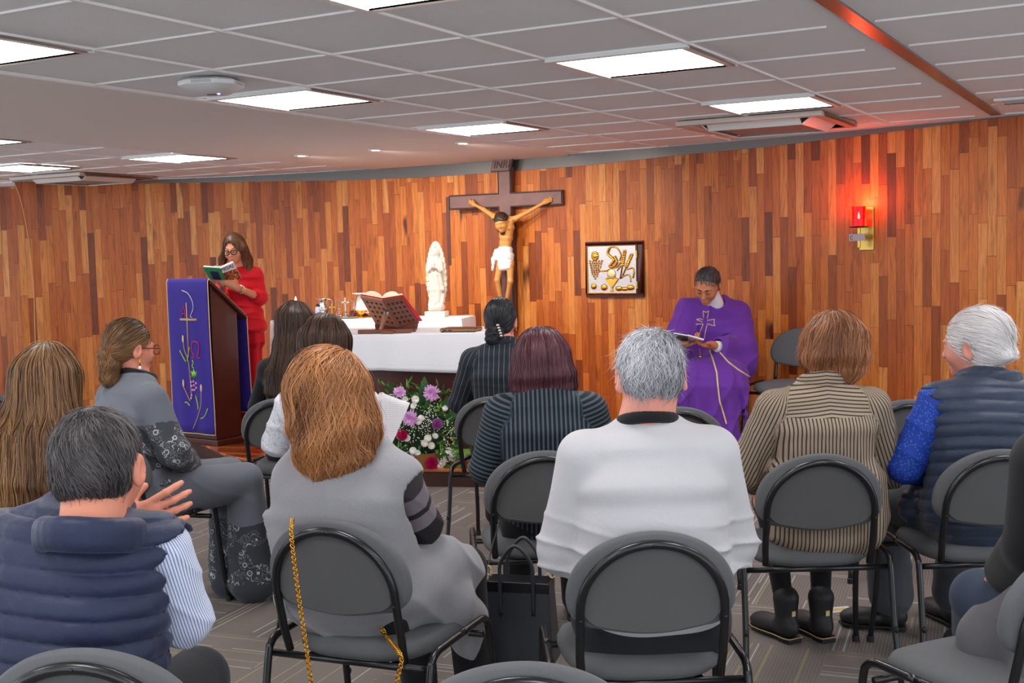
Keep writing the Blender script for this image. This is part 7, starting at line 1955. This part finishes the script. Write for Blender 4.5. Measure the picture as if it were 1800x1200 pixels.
    def slab(pts, th, name, mt):
        n_ = (pts[1]-pts[0]).cross(pts[3]-pts[0]).normalized()*th
        return MB().add(pts + [p_+n_ for p_ in pts], [(0,3,2,1),(4,5,6,7),(0,1,5,4),(1,2,6,5),(2,3,7,6),(3,0,4,7)]).build(name, mt, b)
    slab([at(1184, 588, 7.90)-O, at(1208, 592, 7.86)-O, at(1210, 600, 8.03)-O, at(1190, 597, 8.05)-O], .006, 'left_cover', mat('booklet_green', srgb(40, 70, 62), .5))
    slab([at(1184, 586, 7.90)-O, at(1208, 590, 7.86)-O, at(1210, 598, 8.03)-O, at(1190, 595, 8.05)-O], .006, 'left_page', pw)
    slab([at(1208, 590, 7.86)-O, at(1237, 598, 7.90)-O, at(1232, 602, 8.05)-O, at(1210, 598, 8.03)-O], .010, 'right_page', pw)
    # pendant under the hands
    s1 = surf(1230, 612); p_ = MB().ell(surf(1231, 627, lift=.012), (.012, .008, .012), 10, 8).build('medal', M_GOLD, root, smooth=True); stroke('medal_cord', [(1229, 612), (1231, 624)], .002, g)
robe_priest()
# ================= reader in red
def reader():
    D = 9.42; loc = (at(430, 768, D).x, D, PLAT); O = Vector(loc)
    root = person('person in a red suit and black glasses standing at the lectern, reading aloud', loc)
    B = Body(loc, 170); X = B.X
    J = lambda px, py, dy=0: at(px, py, D+dy)
    H = Head(J(411, 436, -.06), rot(174, -14, 4), .93)
    q = dict(g=.85, sh=1.35); q['neck'] = J(421, 470, -.01)
    # index 0: her left (photo right); index 1: her right (photo left)
    q['S'] = [J(449, 482, .0), J(396, 482, .02)]; q['E'] = [J(457, 523, -.02), J(390, 524, -.06)]; q['W'] = [J(415, 505, -.34), J(392, 498, -.34)]
    f = SDF(); H.add(f, q['neck'], neck_r=.043, wide=.96, jaw=.92)
    cx = lambda px: (px-430)*D/F_PX
    nodes = [(425, 480, .11, .07), (424, 500, .125, .088), (427, 535, .10, .075), (432, 572, .135, .095), (433, 600, .14, .095)]
    f.loft([(J(a, b), w_*.92, d_*.9, X) for a, b, w_, d_ in nodes], .03)
    for i in range(2):
        S, E_, W = q['S'][i], q['E'][i], q['W'][i]
        f.cap(q['neck'] - Vector((0, 0, .03)), S, .038, .040, .03); f.cap(S, E_, .040, .034, .02); f.cap(E_, W, .034, .022, .015)
    add_hand(f, q['W'][0], Vector((-.62, -.3, .55)), Vector((-.3, .9, .1)), -1, (25, 30, 38, 45), 7, (50, 10), .95, mid=38)
    add_hand(f, q['W'][1], Vector((-.35, -.3, .75)), Vector((.3, .9, -.1)), 1, (25, 30, 38, 45), 7, (50, 10), .95, mid=38)
    for px0, px1 in ((424, 424), (441, 438)):
        f.chain([J(px0, 590), J(px0, 670), J(px1, 752)], [.070, .048, .030], .02); f.cap(J(px1, 752), J(px1-5, 765, -.10), .026, .020, .01)
    finish_body(root, f, SK_TAN, .006)
    f = SDF(); f.loft([(J(423, 476), .085, .065, X), (J(424, 486), .135, .080, X), (J(425, 505), .140, .100, X), (J(428, 534), .108, .082, X), (J(432, 552), .135, .098, X), (J(434, 577), .160, .115, X)], .02)
    for i in range(2):
        S, E_, W = q['S'][i], q['E'][i], q['W'][i]
        f.cap(q['neck'] - Vector((0, 0, .035)), S, .045, .055, .035, 0); f.cap(S, E_, .056, .058, .02, 1+i); f.cap(E_, E_.lerp(W, .18), .058, .050, .02, 1+i)
    f.ell(J(405, 480, -.12), (.045, .09, .065), None, .01, 's')
    f.disp = lambda P: -.005*folds(P, (.3, .2, .9), 30, 81, 2.5) - .002*fbm(P, 16, 3, 2)
    skin_obj('jacket', f, M_REDC, root, .007, pat=False)
    f = SDF(); f.loft([(J(433, 560), .125, .09, X), (J(434, 600), .145, .10, X)], .02)
    for px0, px1 in ((422, 420), (442, 441)): f.chain([J(px0, 595), J(px0, 670), J(px1, 748)], [.080, .078, .086], .03)
    f.disp = lambda P: -.006*np.cos(P[:, 0]*70+P[:, 1]*40)
    skin_obj('trousers', f, M_REDC, root, .008, pat=False)
    for px in (420, 438):
        A = J(px, 762); A.z = PLAT+.09; s_ = shoe(root, A, A + Vector((-.05, -.12, -.04)), M_SHOE, 'high_heel', floor=PLAT+.012, heel=.02)
    c = Vector(H.C.tolist()); b = lambda px, py, dy: J(px, py, dy)
    v = SDF(); v.ell(H.p(0, -.02, .022), [q_*.93 for q_ in (.088, .108, .104)], H.R)
    v.chain([H.p(-.070, .0, -.01), J(432, 458, .02), J(437, 478, -.02), J(440, 492, -.04)], [.045, .045, .036, .018], .03)
    v.chain([H.p(.076, -.01, -.01), J(391, 456, .03), J(390, 474, .02)], [.026, .024, .018], .03)
    v.chain([H.p(0, -.07, -.02), J(420, 466, .10)], [.07, .05], .04)
    v.ell(H.p(.008, .105, -.040), [q_*.93 for q_ in (.066, .085, .115)], H.R, .012, 's')
    hair(root, v, mat_hair('hair_chestnut', srgb(50, 28, 20), srgb(158, 108, 72)), flow_fall(None, (-.0, .03, .11), 1.1, 1.1, H, nz=.3), 3200, (.08, .2), .010, .0022, (0, .005), .007, curl=(.3, 35), seed=43, fuzz=.005)
    hp = lambda x, y, z: Vector(H.p(x, y, z).tolist())-O
    m = MB()
    for sx in (-1, 1):
        pts = [hp(sx*(.033)+.024*math.cos(a)*(1+.1*math.cos(2*a)), .108-.10*(abs(sx*.033+.024*math.cos(a)))**2*8, -.012+.020*math.copysign(abs(math.sin(a))**.7, math.sin(a))) for a in np.linspace(0, 2*PI, 25)]
        m.tube(pts, .0036, 6)
        m.tube([hp(sx*.058, .098, -.006), hp(sx*.078, .02, -.008)], .003, 6)
    m.tube([hp(-.010, .112, -.010), hp(.010, .112, -.010)], .003, 6); m.build('spectacles', mat('black_acetate', srgb(12, 14, 16), .25), root, smooth=True)
    for sx in (-1, 1):
        MB().tube([hp(sx*.014, .092, .016), hp(sx*.032, .090, .021), hp(sx*.050, .076, .014)], .0025, 6).build('eyebrow', M_BLACKC, root, smooth=True)
        MB().tube([hp(sx*.019, .0895, -.012), hp(sx*.031, .0925, -.0155), hp(sx*.043, .0865, -.012)], .0018, 6).build('eyelid_line', M_BLACKC, root, smooth=True)
    lip = MB(); lip.ell(hp(0, .093, -.075), (.018, .007, .0055), 10, 6); lip.build('lips', mat('lip_rose', srgb(186, 84, 84), .4), root, smooth=True)
    for k, (a_, mt) in enumerate(((.86, M_SILVER), (.78, M_GOLDP))):
        q_ = q['E'][0].lerp(q['W'][0], a_)-O; ax = (q['W'][0]-q['E'][0]).normalized(); e1 = ax.orthogonal().normalized(); e2 = ax.cross(e1)
        MB().tube([q_ + (e1*math.cos(a)+e2*math.sin(a))*.030 for a in np.linspace(0, 2*PI, 16)], .0035, 6).build('bracelet', mt, root, smooth=True)
    # book with printed covers
    S0, S1 = J(387, 471, -.50), J(397, 492, -.42); L0, L1 = J(357, 469, -.40), J(369, 490, -.34); R0, R1 = J(410, 461, -.42), J(425, 490, -.34)
    cb = (S0+S1)/2; b = thing('hymn_book', 'open softcover book with green and painted covers, held by the person in red', 'book', tuple(cb))
    def sl(p0, p1, p2, p3, th, name, mt, par=b):
        ps = [Vector(p_)-cb for p_ in (p0, p1, p2, p3)]; n_ = (ps[1]-ps[0]).cross(ps[3]-ps[0]).normalized()*th
        return MB().add(ps + [p_+n_ for p_ in ps], [(0,3,2,1),(4,5,6,7),(0,1,5,4),(1,2,6,5),(2,3,7,6),(3,0,4,7)]).build(name, mt, par)
    up_ = Vector((0, .02, .0))
    gc = sl(L0, S0, S1, L1, -.003, 'green_cover', mat('cover_green', srgb(48, 132, 66), .35))
    n = NT('cover_painting'); nz = n.noise(n.coord(), 55, 3, .6, 1)
    n.set(Base_Color=n.ramp(nz, [(.30, srgb(26, 22, 26)), (.44, srgb(70, 40, 34)), (.55, srgb(176, 66, 34)), (.62, srgb(226, 156, 60)), (.72, srgb(50, 60, 88))]), Roughness=.35)
    T0, T1 = S0.lerp(S1, .42), R0.lerp(R1, .36)
    pc = sl(T0, T1, R1, S1, -.003, 'picture_cover', n.m)
    wb = sl(S0, R0, T1, T0, -.003, 'title_band', mat('cover_white', srgb(214, 212, 216), .4))
    dk = mat('title_grey', srgb(70, 66, 72), .5)
    e1 = (R0-S0).normalized(); e2 = ((S0-S1) - e1*(S0-S1).dot(e1)).normalized(); e3 = e1.cross(e2); ctr = (S0+R0+T0+T1)/4 - cb - Vector((0, .013, 0))
    text_mesh('MISAL', .046, 'title_letters', dk, wb, Matrix(((e1.x, e2.x, e3.x, ctr.x), (e1.y, e2.y, e3.y, ctr.y), (e1.z, e2.z, e3.z, ctr.z), (0, 0, 0, 1))), .0006)
    q0, q1, q2 = L0.lerp(S0, .35), S0, S1; sl(L0.lerp(S1, .30), L0.lerp(S1, .30) + (S0-L0)*.48, L1.lerp(S1, .72), L1.lerp(S1, .26) , -.0042, 'cover_photo', mat('cover_dark', srgb(40, 36, 30), .4), gc)
    pg = mat('page_edges', srgb(228, 226, 220), .7)
    k = Vector((0, .018, .012)); sl(L0+k*.3, S0+k*.3, S1+k*.3, L1+k*.3, .010, 'pages', pg); sl(S0+k*.3, R0+k*.3, R1+k*.3, S1+k*.3, .014, 'pages', pg)
reader()
# the far lamps, chairs and people stay as placed above
print('script time', round(time.time()-T0, 1))
